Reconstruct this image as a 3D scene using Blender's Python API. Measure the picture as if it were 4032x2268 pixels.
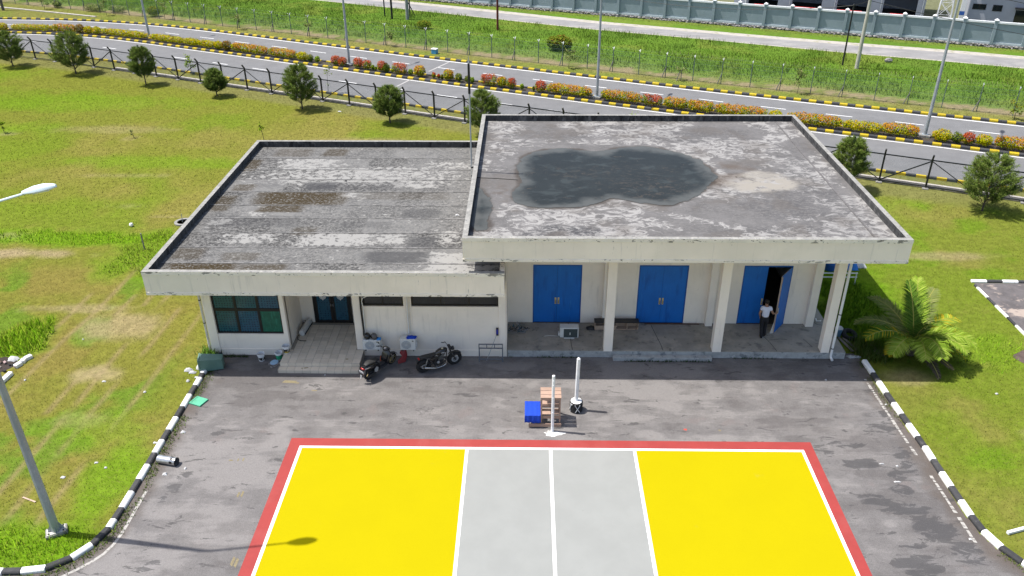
import bpy, bmesh, math, random
import numpy as np
from mathutils import Vector, Matrix
R = math.radians
random.seed(7); rng = np.random.default_rng(7)
for o in list(bpy.data.objects): bpy.data.objects.remove(o)
S = bpy.context.scene
COL = S.collection

# ------------------------------------------------------------------ camera, sky, sun, exposure
cam_d = bpy.data.cameras.new('camera'); cam = bpy.data.objects.new('camera', cam_d); COL.objects.link(cam)
def cam_axes(yaw, pitch, roll):
    cy, sy, cp, sp = math.cos(yaw), math.sin(yaw), math.cos(pitch), math.sin(pitch)
    f = Vector((sy*cp, cy*cp, -sp)); r = Vector((cy, -sy, 0)); u = r.cross(f)
    return math.cos(roll)*r+math.sin(roll)*u, -math.sin(roll)*r+math.cos(roll)*u, f
_r, _u, _f = cam_axes(-0.01888170, 0.50898328, -0.00396595)
cam.matrix_world = Matrix(((_r.x, _u.x, -_f.x, -0.93186), (_r.y, _u.y, -_f.y, -22.66763), (_r.z, _u.z, -_f.z, 19.26941), (0, 0, 0, 1)))
cam_d.sensor_width = 36; cam_d.lens = 36*0.79340; cam_d.clip_start = 0.5; cam_d.clip_end = 3000
S.camera = cam
SUNV = Vector((0.468, -0.065, -1.0))           # direction the light travels
ELEV = math.atan2(1.0, math.hypot(SUNV.x, SUNV.y))
world = bpy.data.worlds.new('World'); S.world = world; world.use_nodes = True
wn = world.node_tree.nodes; wl = world.node_tree.links
sky = wn.new('ShaderNodeTexSky'); sky.sky_type = 'NISHITA'; sky.sun_disc = False
sky.air_density = 1.0; sky.dust_density = 2.2; sky.ozone_density = 0.6; sky.sun_elevation = ELEV; sky.sun_rotation = math.atan2(-SUNV.x, -SUNV.y)
wl.new(sky.outputs[0], wn['Background'].inputs[0]); wn['Background'].inputs[1].default_value = 0.12
sun_d = bpy.data.lights.new('sun', 'SUN'); sun_d.energy = 4.0; sun_d.angle = R(0.53); sun_d.color = (1.0, 0.96, 0.90)
sun = bpy.data.objects.new('sun', sun_d); COL.objects.link(sun)
sun.rotation_euler = SUNV.to_track_quat('-Z', 'Y').to_euler()
S.view_settings.view_transform = 'Standard'; S.view_settings.look = 'None'
S.view_settings.exposure = 0.82; S.view_settings.gamma = 1.0; S.view_settings.use_curve_mapping = False

# ------------------------------------------------------------------ materials
def M(name, base, rough=.75, var=.12, scale=6., layers=(), bump=0., bscale=60., metal=0., attr=None, world=True, rnd=0., spec=.4, trans=0., stretch=(1, 1, 1), extra=None, upn=0.):
    m = bpy.data.materials.new(name); m.use_nodes = True
    nt = m.node_tree; N = nt.nodes; L = nt.links; bs = N['Principled BSDF']
    bs.inputs['Roughness'].default_value = rough; bs.inputs['Metallic'].default_value = metal
    bs.inputs['Specular IOR Level'].default_value = spec
    if world: co = N.new('ShaderNodeNewGeometry').outputs['Position']
    else: co = N.new('ShaderNodeTexCoord').outputs['Object']
    def noise(sc, st=(1, 1, 1), det=5., off=0., dist=0., rough_=.6):
        mp = N.new('ShaderNodeMapping'); mp.inputs['Scale'].default_value = st; mp.inputs['Location'].default_value = (off, off*.7, off*.3)
        L.new(co, mp.inputs[0]); n = N.new('ShaderNodeTexNoise'); n.inputs['Scale'].default_value = sc; n.inputs['Detail'].default_value = det
        n.inputs['Roughness'].default_value = rough_; n.inputs['Distortion'].default_value = dist
        L.new(mp.outputs[0], n.inputs['Vector']); return n.outputs['Fac']
    def mix(fac, a, b, mode='MIX'):
        x = N.new('ShaderNodeMix'); x.data_type = 'RGBA'; x.blend_type = mode; x.clamp_factor = True
        for s, v in ((x.inputs[0], fac), (x.inputs[6], a), (x.inputs[7], b)):
            if hasattr(v, 'is_output'): L.new(v, s)
            else: s.default_value = v if isinstance(v, (int, float)) else (*v[:3], 1)
        return x.outputs[2]
    def remap(v, lo, hi, a=0., b=1.):
        r = N.new('ShaderNodeMapRange'); r.inputs[1].default_value = lo; r.inputs[2].default_value = hi
        r.inputs[3].default_value = a; r.inputs[4].default_value = b; r.interpolation_type = 'SMOOTHSTEP'
        L.new(v, r.inputs[0]); return r.outputs[0]
    def mul(a, b):
        x = N.new('ShaderNodeMath'); x.operation = 'MULTIPLY'
        for s, v in ((x.inputs[0], a), (x.inputs[1], b)):
            if hasattr(v, 'is_output'): L.new(v, s)
            else: s.default_value = v
        return x.outputs[0]
    def attrib(nm, fac=True):
        a = N.new('ShaderNodeAttribute'); a.attribute_name = nm; return a.outputs['Fac' if fac else 'Color']
    if attr: c = attrib(attr, False)
    else: c = tuple(base)
    if var:
        v = remap(noise(scale, stretch), .3, .7, 1-var, 1+var)
        cb = N.new('ShaderNodeCombineColor')
        for i in range(3): L.new(v, cb.inputs[i])
        c = mix(1.0, c, cb.outputs[0], 'MULTIPLY')
    for i, ly in enumerate(layers):
        f = remap(noise(ly['s'], ly.get('st', (1, 1, 1)), ly.get('d', 6.), 13.7*(i+1), ly.get('dist', 0.), ly.get('r', .62)), ly['lo'], ly['hi'])
        f = mul(f, ly.get('k', 1.))
        if 'attr' in ly: f = mul(f, attrib(ly['attr']))
        c = mix(f, c, ly['c'])
    if rnd:
        oi = N.new('ShaderNodeObjectInfo'); v = remap(oi.outputs['Random'], 0, 1, 1-rnd, 1+rnd)
        cb = N.new('ShaderNodeCombineColor')
        for i in range(3): L.new(v, cb.inputs[i])
        c = mix(1.0, c, cb.outputs[0], 'MULTIPLY')
    H = dict(N=N, L=L, mix=mix, noise=noise, remap=remap, mul=mul, attrib=attrib, bs=bs, co=co)
    if extra: c = extra(H, c)
    if hasattr(c, 'is_output'): L.new(c, bs.inputs['Base Color'])
    else: bs.inputs['Base Color'].default_value = (*c, 1)
    if trans:
        bs.inputs['Subsurface Weight'].default_value = 0
        tr = N.new('ShaderNodeBsdfTranslucent'); ms = N.new('ShaderNodeMixShader'); ms.inputs[0].default_value = trans
        if hasattr(c, 'is_output'): L.new(c, tr.inputs[0])
        else: tr.inputs[0].default_value = (*c, 1)
        L.new(bs.outputs[0], ms.inputs[1]); L.new(tr.outputs[0], ms.inputs[2]); L.new(ms.outputs[0], N['Material Output'].inputs[0])
    if upn:      # thin blades and leaves shade like the surface they cover
        g_ = N.new('ShaderNodeNewGeometry'); vm = N.new('ShaderNodeVectorMath'); vm.operation = 'SCALE'; vm.inputs['Scale'].default_value = 1-upn; L.new(g_.outputs['Normal'], vm.inputs[0])
        va = N.new('ShaderNodeVectorMath'); va.operation = 'ADD'; va.inputs[1].default_value = (0, 0, upn); L.new(vm.outputs[0], va.inputs[0])
        vn_ = N.new('ShaderNodeVectorMath'); vn_.operation = 'NORMALIZE'; L.new(va.outputs[0], vn_.inputs[0]); L.new(vn_.outputs[0], bs.inputs['Normal'])
    if bump:
        b = N.new('ShaderNodeBump'); b.inputs['Strength'].default_value = bump; b.inputs['Distance'].default_value = .02
        L.new(noise(bscale, (1, 1, 1), 4.), b.inputs['Height']); L.new(b.outputs[0], bs.inputs['Normal'])
    return m

# ------------------------------------------------------------------ object helpers
def link(o, parent=None):
    COL.objects.link(o)
    if parent is not None: o.parent = parent
    return o
def tag(o, label=None, cat=None, group=None, kind=None):
    if label: o['label'] = label
    if cat: o['category'] = cat
    if group: o['group'] = group
    if kind: o['kind'] = kind
    return o
def thing(name, label, cat, loc=(0, 0, 0), rz=0., group=None, kind=None):
    o = bpy.data.objects.new(name, None); o.location = loc; o.rotation_euler = (0, 0, rz); o.empty_display_size = .2
    COL.objects.link(o); return tag(o, label, cat, group, kind)
def setting(name, parent=None):
    o = bpy.data.objects.new(name, None); COL.objects.link(o); o['kind'] = 'structure'; return o
def inst(name, mesh, parent, mat4=None):
    o = bpy.data.objects.new(name, mesh); COL.objects.link(o)
    if parent is not None: o.parent = parent
    if mat4 is not None: o.matrix_local = mat4
    return o
def dup(root, loc, rz=0., scale=None):
    def cp(o, par):
        c = o.copy(); COL.objects.link(c)
        if par is not None: c.parent = par
        for ch in [x for x in bpy.data.objects if x.parent == o]: cp(ch, c)
        return c
    c = cp(root, None); c.location = loc; c.rotation_euler = (0, 0, rz)
    if scale is not None: c.scale = scale if hasattr(scale, '__len__') else (scale,)*3
    return c
def TR(x=0, y=0, z=0, rx=0, ry=0, rz=0, s=(1, 1, 1)):
    return Matrix.Translation((x, y, z)) @ Matrix.Rotation(rz, 4, 'Z') @ Matrix.Rotation(ry, 4, 'Y') @ Matrix.Rotation(rx, 4, 'X') @ Matrix.Diagonal((*s, 1))

class MB:
    """collects shapes, then links them as ONE mesh object"""
    def __init__(s): s.v = []; s.f = []; s.mi = []; s.cur = 0
    def add(s, vs, fs, T=None):
        b = len(s.v)
        for v in vs:
            v = Vector(v); s.v.append(tuple(T @ v) if T is not None else tuple(v))
        for f in fs: s.f.append(tuple(i+b for i in f)); s.mi.append(s.cur)
        return s
    def m(s, i): s.cur = i; return s
    def box(s, a, b, T=None):
        (x0, y0, z0), (x1, y1, z1) = a, b
        return s.add([(x0, y0, z0), (x1, y0, z0), (x1, y1, z0), (x0, y1, z0), (x0, y0, z1), (x1, y0, z1), (x1, y1, z1), (x0, y1, z1)],
                     [(0, 3, 2, 1), (4, 5, 6, 7), (0, 1, 5, 4), (1, 2, 6, 5), (2, 3, 7, 6), (3, 0, 4, 7)], T)
    def cbox(s, c, d, T=None):
        return s.box((c[0]-d[0]/2, c[1]-d[1]/2, c[2]-d[2]/2), (c[0]+d[0]/2, c[1]+d[1]/2, c[2]+d[2]/2), T)
    def bar(s, p, q, w, h=None, up=(0, 0, 1)):
        p, q = Vector(p), Vector(q); d = (q-p); n = d.length
        if n < 1e-6: return s
        d /= n; u = Vector(up)
        if abs(d.dot(u)) > .98: u = Vector((0, 1, 0))
        x = d.cross(u).normalized(); z = x.cross(d); h = h or w
        vs = [p+x*a*w/2+z*b*h/2+d*c for c in (0, n) for a, b in ((-1, -1), (1, -1), (1, 1), (-1, 1))]
        return s.add(vs, [(0, 1, 2, 3), (7, 6, 5, 4), (0, 4, 5, 1), (1, 5, 6, 2), (2, 6, 7, 3), (3, 7, 4, 0)])
    def tube(s, path, r, n=8, cap=True, T=None):
        P = [Vector(p) for p in path]; rs = r if hasattr(r, '__len__') else [r]*len(P)
        vs = []; fs = []; prev = None
        for i, p in enumerate(P):
            d = (P[min(i+1, len(P)-1)]-P[max(i-1, 0)]).normalized()
            u = prev if prev is not None else (Vector((0, 0, 1)) if abs(d.z) < .9 else Vector((1, 0, 0)))
            x = (u - d*u.dot(d)).normalized(); prev = x; y = d.cross(x)
            for k in range(n):
                a = 2*math.pi*k/n; vs.append(p+(x*math.cos(a)+y*math.sin(a))*rs[i])
        for i in range(len(P)-1):
            for k in range(n):
                fs.append((i*n+k, i*n+(k+1) % n, (i+1)*n+(k+1) % n, (i+1)*n+k))
        if cap: fs += [tuple(range(n))[::-1], tuple(range((len(P)-1)*n, len(P)*n))]
        return s.add(vs, fs, T)
    def lathe(s, prof, n=16, T=None, closed=False):
        vs = [(r*math.cos(2*math.pi*k/n), r*math.sin(2*math.pi*k/n), z) for r, z in prof for k in range(n)]
        m = len(prof); fs = [(i*n+k, i*n+(k+1) % n, ((i+1) % m)*n+(k+1) % n, ((i+1) % m)*n+k) for i in range(m if closed else m-1) for k in range(n)]
        if not closed:
            if prof[0][0] > 1e-5: fs.append(tuple(range(n))[::-1])
            if prof[-1][0] > 1e-5: fs.append(tuple(range((m-1)*n, m*n)))
        return s.add(vs, fs, T)
    def torus(s, R_, r, n=24, k=8, T=None, sq=1.):
        return s.lathe([(R_+r*math.cos(2*math.pi*i/k), sq*r*math.sin(2*math.pi*i/k)) for i in range(k)], n, T, True)
    def prism(s, poly, z0, z1, T=None):
        n = len(poly); vs = [(x, y, z0) for x, y in poly]+[(x, y, z1) for x, y in poly]
        return s.add(vs, [tuple(range(n))[::-1], tuple(range(n, 2*n))]+[(i, (i+1) % n, n+(i+1) % n, n+i) for i in range(n)], T)
    def mesh(s, name, mats, bevel=0., smooth=False, seg=1):
        me = bpy.data.meshes.new(name); me.from_pydata(s.v, [], s.f)
        mats = mats if isinstance(mats, (list, tuple)) else [mats]
        for m in mats: me.materials.append(m)
        me.polygons.foreach_set('material_index', s.mi); 
        bm = bmesh.new(); bm.from_mesh(me); bmesh.ops.recalc_face_normals(bm, faces=bm.faces)
        if bevel: bmesh.ops.bevel(bm, geom=[e for e in bm.edges if e.is_manifold and e.calc_face_angle(0) > .5], offset=bevel, segments=seg, affect='EDGES', clamp_overlap=True)
        bm.to_mesh(me); bm.free()
        if smooth:
            me.polygons.foreach_set('use_smooth', [True]*len(me.polygons))
            me.set_sharp_from_angle(angle=R(40))
        me.update(); return me
    def build(s, name, mats, parent=None, bevel=0., smooth=False, seg=1, T=None):
        return inst(name, s.mesh(name, mats, bevel, smooth, seg), parent, T)

def facemesh(name, V, mat, cols=None, parent=None):
    """V: (n,k,3) separate faces of k corners, cols (n,3) one colour per face"""
    V = np.asarray(V, dtype=np.float32); n, k, _ = V.shape
    me = bpy.data.meshes.new(name); me.vertices.add(n*k); me.vertices.foreach_set('co', V.reshape(-1))
    me.loops.add(n*k); me.loops.foreach_set('vertex_index', np.arange(n*k, dtype=np.int32))
    me.polygons.add(n); me.polygons.foreach_set('loop_start', np.arange(0, n*k, k, dtype=np.int32))
    me.materials.append(mat)
    if cols is not None:
        c = np.ones((n, k, 4), dtype=np.float32); c[..., :3] = np.asarray(cols)[:, None, :]
        a = me.color_attributes.new('Col', 'FLOAT_COLOR', 'POINT'); a.data.foreach_set('color', c.reshape(-1))
    me.update(calc_edges=True); me.validate()
    return inst(name, me, parent) if parent is not False else me
def grid_sheet(name, x0, x1, y0, y1, st, z, mat, fields=None, inside=None):
    nx, ny = int(round((x1-x0)/st)), int(round((y1-y0)/st))
    xs, ys = np.linspace(x0, x1, nx+1), np.linspace(y0, y1, ny+1); X, Y = np.meshgrid(xs, ys)
    V = np.stack([X, Y, np.full_like(X, z)], -1).reshape(-1, 3)
    i, j = np.meshgrid(np.arange(nx), np.arange(ny)); a = (j*(nx+1)+i).ravel()
    F = np.stack([a, a+1, a+nx+2, a+nx+1], 1)
    if inside is not None:
        cx, cy = (X[:-1, :-1]+X[1:, 1:]).ravel()/2, (Y[:-1, :-1]+Y[1:, 1:]).ravel()/2; F = F[inside(cx, cy)]
    me = bpy.data.meshes.new(name); me.from_pydata(V.tolist(), [], F.tolist()); me.materials.append(mat)
    for k, fn in (fields or {}).items():
        val = fn(V[:, 0], V[:, 1])
        if val.ndim == 2:
            at = me.color_attributes.new(k, 'FLOAT_COLOR', 'POINT'); at.data.foreach_set('color', np.concatenate([val, np.ones((len(val), 1))], 1).astype(np.float32).ravel())
        else:
            at = me.attributes.new(k, 'FLOAT', 'POINT'); at.data.foreach_set('value', val.astype(np.float32))
    o = inst(name, me, None); o['kind'] = 'structure'; return o
# value noise for painting fields in the world
_tab = rng.random((256, 256))
def vnoise(x, y, sc, sx=1., sy=1., off=0.):
    x = np.asarray(x, float)*sc*sx+off; y = np.asarray(y, float)*sc*sy+off*1.7
    xi, yi = np.floor(x).astype(int), np.floor(y).astype(int); fx, fy = x-xi, y-yi; fx = fx*fx*(3-2*fx); fy = fy*fy*(3-2*fy)
    g = lambda a, b: _tab[a % 256, b % 256]
    return (g(xi, yi)*(1-fx)+g(xi+1, yi)*fx)*(1-fy)+(g(xi, yi+1)*(1-fx)+g(xi+1, yi+1)*fx)*fy
def fbm(x, y, sc, o=4, **k):
    t = 0; a = 1.; n = 0
    for i in range(o): t = t+a*vnoise(x, y, sc*2**i, off=k.get('off', 0)+i*17.3, sx=k.get('sx', 1.), sy=k.get('sy', 1.)); n += a; a *= .55
    return t/n
def sstep(a, b, x): t = np.clip((x-a)/(b-a), 0, 1); return t*t*(3-2*t)
def blob(x, y, cx, cy, rx, ry, ang=0., soft=.5):
    c, s = math.cos(ang), math.sin(ang); u = ((x-cx)*c+(y-cy)*s)/rx; v = (-(x-cx)*s+(y-cy)*c)/ry
    d = np.sqrt(u*u+v*v)+(fbm(x, y, 1.1, 3, off=cx)-.5)*1.1
    return 1-sstep(1-soft, 1+soft, d)
def poly_mask(x, y, P):
    ins = np.zeros(len(x), bool); n = len(P)
    for i in range(n):
        (x1, y1), (x2, y2) = P[i], P[(i+1) % n]
        c = ((y1 > y) != (y2 > y)) & (x < (x2-x1)*(y-y1)/((y2-y1) or 1e-9)+x1); ins ^= c
    return ins
def seg_dist(x, y, P, closed=True):
    d = np.full(len(x), 1e9); n = len(P)
    for i in range(n if closed else n-1):
        a, b = np.array(P[i]), np.array(P[(i+1) % n]); ab = b-a
        t = np.clip(((x-a[0])*ab[0]+(y-a[1])*ab[1])/(ab@ab), 0, 1)
        d = np.minimum(d, np.hypot(x-a[0]-t*ab[0], y-a[1]-t*ab[1]))
    return d
# polylines
class PL:
    def __init__(s, pts):
        s.p = np.array(pts, float); d = np.diff(s.p, axis=0); s.l = np.hypot(d[:, 0], d[:, 1]); s.L = np.r_[0, np.cumsum(s.l)]; s.d = d/s.l[:, None]; s.len = s.L[-1]
    def at(s, u, off=0.):
        i = int(np.clip(np.searchsorted(s.L, u, side='right')-1, 0, len(s.d)-1))
        t = s.tan(u); q = s.p[i]+s.d[i]*(u-s.L[i]); return q[0]-t[1]*off, q[1]+t[0]*off
    def tan(s, u):
        e = .8; i = lambda v: int(np.clip(np.searchsorted(s.L, v, side='right')-1, 0, len(s.d)-1))
        t = s.d[i(u-e)]+s.d[i(u+e)]; return t/np.hypot(*t)
    def ang(s, u): t = s.tan(u); return math.atan2(t[1], t[0])
def smooth_pl(pts, it=2):
    P = np.array(pts, float)
    for _ in range(it):
        Q = [P[0]]
        for a, b in zip(P[:-1], P[1:]): Q += [a*.75+b*.25, a*.25+b*.75]
        P = np.array(Q+[P[-1]])
    return PL(P)
def ribbon(name, pl, o0, o1, z, mat, u0=0., u1=None, step=1.5, parent=None, kind='structure', th=0.):
    u1 = pl.len if u1 is None else u1; n = max(2, int((u1-u0)/step)+1); mb = MB(); vs = []; fs = []
    for i in range(n+1):
        u = u0+(u1-u0)*i/n; a = pl.at(u, o0); b = pl.at(u, o1); vs += [(*a, z), (*b, z)]
    fs = [(2*i, 2*i+2, 2*i+3, 2*i+1) for i in range(n)]
    mb.add(vs, fs); o = mb.build(name, mat, parent)
    if parent is None: o['kind'] = kind
    return o
def between(name, A, B, z, mat, n=70):
    vs = []
    for i in range(n+1): a = A.at(A.len*i/n); b = B.at(B.len*i/n); vs += [(*a, z), (*b, z)]
    mb = MB(); mb.add(vs, [(2*i, 2*i+2, 2*i+3, 2*i+1) for i in range(n)]); o = mb.build(name, mat); o['kind'] = 'structure'; return o
def blades(name, X, Y, z, h, w, cols, mat, lean=.5, parent=None):
    n = len(X); a = rng.random(n)*2*math.pi; b = rng.random(n)*2*math.pi; h = h*(.55+.9*rng.random(n)); w = w*(.7+.6*rng.random(n))
    dx, dy = np.cos(a)*w/2, np.sin(a)*w/2; ln = lean*h*rng.random(n)
    V = np.zeros((n, 3, 3)); V[:, 0] = np.stack([X-dx, Y-dy, z+0*X], 1); V[:, 1] = np.stack([X+dx, Y+dy, z+0*X], 1)
    V[:, 2] = np.stack([X+np.cos(b)*ln, Y+np.sin(b)*ln, z+h], 1)
    o = facemesh(name, V, mat, cols, parent); o['kind'] = 'stuff'; return o
# ------------------------------------------------------------------ the road layout (metres, x right, y away)
MEDN = smooth_pl([(-110, 70.6), (-75, 70.5), (-59.47, 69.9), (-54.2, 69.3), (-47.84, 67.75), (-41.0, 64.75), (-34.56, 61.6), (-27.8, 58.45), (-16.86, 53.0), (-7.24, 48.4), (2.0, 44.22), (9.78, 40.72), (19.26, 36.42), (25.7, 33.75), (33.0, 30.5), (45, 25.1), (75, 11.5)])
FARK = smooth_pl([(-110, 78.3), (-75, 78.2), (-64.5, 77.8), (-58.6, 77.4), (-52.5, 76.5), (-45.1, 74.5), (-38.2, 71.75), (-30.5, 68.0), (-18.6, 62.2), (-7.9, 57.0), (3.2, 51.9), (13.3, 47.2), (23.6, 42.8), (36.6, 37.35), (50, 31.6), (80, 18.5)])
NEARK = smooth_pl([(-110, 63.6), (-75, 63.5), (-62, 63.0), (-52.7, 61.2), (-44, 58.2), (-35.4, 54.2), (-25.1, 49.3), (-14.2, 44.2), (-5.4, 39.95), (8, 34.0), (21.5, 28.05), (26.2, 26.05), (29.5, 24.6), (45, 17.8), (75, 4.6)])
MEDW = 1.75
MEDF = PL([MEDN.at(u, MEDW) for u in np.linspace(0, MEDN.len, 90)])
YARD = [(-34, -14), (-34, -6.15), (-16.1, -5.94), (-15.24, -5.78), (-14.65, -5.37), (-14.25, -4.8), (-14.04, -4.17), (-13.99, -3.22), (-14.0, 0.8), (-14.0, 6.2),
        (-14.0, 6.3), (13.0, 6.3), (13.1, 5.68), (13.15, 3.4), (13.21, 2.06), (13.29, .2), (13.31, -1.84), (13.35, -3.2), (13.43, -3.84), (13.66, -4.53), (13.99, -5.11), (14.6, -5.75), (15.6, -6.3), (17, -6.6), (42, -6.8), (42, -14)]
LK = PL([(-34, -6.15), (-16.1, -5.94), (-15.24, -5.78), (-14.65, -5.37), (-14.25, -4.8), (-14.04, -4.17), (-13.99, -3.22), (-14.0, 0.8), (-14.0, 5.75)])
RK = PL([(13.1, 5.68), (13.15, 3.4), (13.21, 2.06), (13.29, .2), (13.31, -1.84), (13.35, -3.2), (13.43, -3.84), (13.66, -4.53), (13.99, -5.11), (14.6, -5.75), (15.6, -6.3), (17, -6.6), (42, -6.8)])
FWALL = PL([(-60, 110.1), (-0.42, 84.0), (46.71, 63.36), (95, 42.2)])
GFEN = PL([(-86.0, 95.6), (-65.65, 86.95), (-51.9, 81.2), (-28.3, 70.1), (-5.8, 59.2), (16.2, 48.9), (36.15, 40.2), (62, 28.6)])
BFEN = PL([(-66, 62.5), (-57.6, 60.2), (-50.09, 58.05), (-47.77, 57.2), (-32.75, 50.35), (-17.6, 43.35), (-5.6, 37.75), (20.6, 26.25), (25.54, 24.05), (48, 13.9)])

# ------------------------------------------------------------------ ground: one sheet to the horizon, colour of the turf painted as fields
def lawn_cols(x, y):
    x = np.asarray(x, float); y = np.asarray(y, float)
    C = lambda *c: np.array(c)[None, :]
    def mx(c, m, col): m = np.clip(m, 0, 1)[:, None]; return c*(1-m)+C(*col)*m
    olive, straw, green, lush, bare = (.132, .144, .022), (.168, .148, .038), (.110, .158, .014), (.100, .192, .008), (.25, .20, .11)
    c = np.repeat(C(*olive), len(x), 0)
    n1 = fbm(x, y, .10, 4); n2 = fbm(x, y, .33, 4, off=40); n3 = fbm(x, y, .9, 4, off=90)
    c = mx(c, sstep(.46, .66, n1*.6+n2*.4)*.75, straw)
    c = mx(c, sstep(.52, .68, fbm(x, y, .16, 4, off=7))*.8, green)
    right = sstep(10, 16, x)*(1-sstep(24, 34, y)); c = mx(c, right*.65, (.112, .148, .018))
    c = mx(c, right*sstep(.52, .66, n2)*.8, (.150, .142, .034))
    c = mx(c, right*sstep(.55, .68, fbm(x, y, .5, 4, off=23))*.6, (.085, .162, .008))
    # worn, straw coloured turf left of the yard, with wheel tracks running along the building
    wl_ = (1-sstep(-16.5, -14.5, x))*(1-sstep(12, 16, y))*sstep(-8, -4, y)*sstep(-32, -26, x)
    c = mx(c, wl_*(.35+.55*sstep(.40, .62, n2)), (.160, .135, .034))
    c = mx(c, wl_*sstep(.55, .7, fbm(x, y, .45, 4, off=61))*.85, (.09, .155, .016))
    trk = np.zeros_like(x)
    for k, tx in enumerate((-16.2, -17.3, -18.35, -19.2, -20.1, -21.2, -22.3)):
        xx = tx+(y-4)*.05+.25*(vnoise(x*0, y, .25, off=k*9)-.5); trk = np.maximum(trk, np.exp(-((x-xx)/.13)**2)*sstep(.36, .52, vnoise(x, y, .5, sx=.3, off=k*5)))
    c = mx(c, trk*wl_*.75, (.205, .16, .075))
    for cx, cy, rx, ry, k in ((-18.6, 4.4, .9, .55, .8), (-19.2, 8.2, 1.5, 1.1, .75), (-17.6, 1.4, .9, .5, .5), (-23.6, -1.2, .8, .6, .6), (-29.5, 17.3, 3.2, .45, 1.), (-29.2, 15.3, 3.8, .5, 1.), (-21.8, 9.7, 2.3, .35, .6), (-18.3, 12.5, .7, .3, .5),
                              (-25, 21.5, 1.6, .13, .6), (-22, 20.9, 2.2, .12, .7), (-21.3, 20.1, 1.2, .1, .7), (-27, 26.5, 2.5, .15, .4), (14.6, 4.6, .9, .5, .6), (17.9, 1.2, .35, .25, 1.), (17.6, .6, .3, .2, .8), (20.5, 15.5, 2.6, .5, .6), (-39.7, 35.0, .9, .35, .7), (-29.6, 34.0, .7, .3, .9), (-8.5, 31.5, 4.5, .8, .5), (-13, 33.5, 3, .6, .5), (-32, 36, 4, .8, .35)):
        c = mx(c, blob(x, y, cx, cy, rx, ry)*k, bare)
    for cx, cy, rx, ry, k in ((-25.5, 17.2, 5.5, 1.0, .95), (-21.2, 15.4, 1.8, 2.6, .8), (-19, 13.2, 1.3, 1.2, .6), (-22.9, 6.8, 1.1, 1.6, 1.), (-16.3, -4.9, 2.2, 1., .95), (-15.2, -1.5, .8, 2.2, .75), (-17, 1.0, 1.6, 1.1, .5), (-38, 43, 9, 2.2, .45), (-55, 52, 8, 3, .5), (-45, 36, 8, 1.6, .45), (-26, 29, 7, 1.2, .5), (18.5, 6.6, 2.2, 1.3, .5), (14.6, 12.2, 2., 4.2, .85), (14.2, 8.6, 1.4, 1.6, .9), (17.5, 22, 4, 1.2, .5)):
        c = mx(c, blob(x, y, cx, cy, rx, ry)*k, lush)
    # verge beyond the road, earth under the green fence, long grass, far side
    def side(pl, x, y):   # signed distance north of a nearly straight polyline
        return (y-np.interp(x, pl.p[:, 0], pl.p[:, 1]))*.905
    df = side(FARK, x, y); dg = side(GFEN, x, y); dw = side(FWALL, x, y); dn = side(NEARK, x, y)
    v = sstep(-.5, .2, df)*(1-sstep(-.3, .3, dg)); c = mx(c, v, (.150, .150, .042)); c = mx(c, v*sstep(.5, .66, n2)*.7, (.115, .152, .025))
    vn = (1-sstep(-.2, .3, dn))*sstep(-4.6, -3.9, dn)*sstep(20, 24, y); c = mx(c, vn*.8, (.14, .135, .05))
    e = sstep(-.5, .3, dg)*(1-sstep(1.2, 2.4, dg+(n3-.5)*2.5)); c = mx(c, e, (.205, .165, .10)); c = mx(c, e*sstep(.5, .62, n3), (.12, .13, .04))
    lg = sstep(1.3, 2.6, dg+(n3-.5)*2.5); c = mx(c, lg, (.088, .158, .020)); c = mx(c, lg*sstep(.5, .68, n2)*.7, (.130, .170, .030)); c = mx(c, lg*(1-sstep(1.5, 6.5, dg+(n2-.5)*5))*.55, (.135, .165, .060)); c = mx(c, lg*sstep(.56, .66, fbm(x, y, .22, 4, off=55))*.6, (.065, .125, .018)); c = mx(c, lg*sstep(.6, .72, n3)*.4, (.07, .15, .015))
    fv = sstep(-1.6, -1.2, dw); c = mx(c, fv, (.118, .160, .030)); c = mx(c, sstep(.3, 1.2, dw), (.13, .135, .08))
    return c*(0.93+.14*rng.random(len(x)))[:, None]
xs = np.r_[-1500, -700, -300, -160, np.arange(-90, -32, .55), np.arange(-32, -13.2, .12), np.arange(-13.2, 75.01, .55), 110, 200, 400, 800, 1500]; ys = np.r_[-400, -120, -40, np.arange(-16, -8, .55), np.arange(-8, 20, .22), np.arange(20, 104.01, .55), 130, 200, 400, 900, 2000]
X, Y = np.meshgrid(xs, ys); nx, ny = len(xs)-1, len(ys)-1
i, j = np.meshgrid(np.arange(nx), np.arange(ny)); a = (j*(nx+1)+i).ravel(); F = np.stack([a, a+1, a+nx+2, a+nx+1], 1)
me = bpy.data.meshes.new('ground'); me.from_pydata(np.stack([X, Y, X*0], -1).reshape(-1, 3).tolist(), [], F.tolist())
at_ = me.color_attributes.new('Col', 'FLOAT_COLOR', 'POINT'); lc = lawn_cols(X.ravel(), Y.ravel())
at_.data.foreach_set('color', np.concatenate([lc, np.ones((len(lc), 1))], 1).astype(np.float32).ravel())
m_turf = M('turf', (1, 1, 1), .95, .16, 3.2, attr='Col', bump=.9, bscale=22., spec=0., layers=[
    dict(s=9., lo=.52, hi=.72, c=(.165, .14, .05), k=.5), dict(s=16., lo=.54, hi=.7, c=(.05, .08, .015), k=.55)])
me.materials.append(m_turf); inst('ground', me, None)['kind'] = 'structure'
m_blade = M('grass_blade', (1, 1, 1), .8, 0, attr='Col', spec=0., trans=.18, upn=.85)
def in_yard(x, y): return poly_mask(x, y, YARD)
def in_house(x, y): return ((x > -14.3) & (x < 12.6) & (y > 5.7) & (y < 18.6))
def scatter(x0, x1, y0, y1, dens, keep):
    n = int((x1-x0)*(y1-y0)*dens); x = x0+(x1-x0)*rng.random(n); y = y0+(y1-y0)*rng.random(n); k = keep(x, y); return x[k], y[k]
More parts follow.
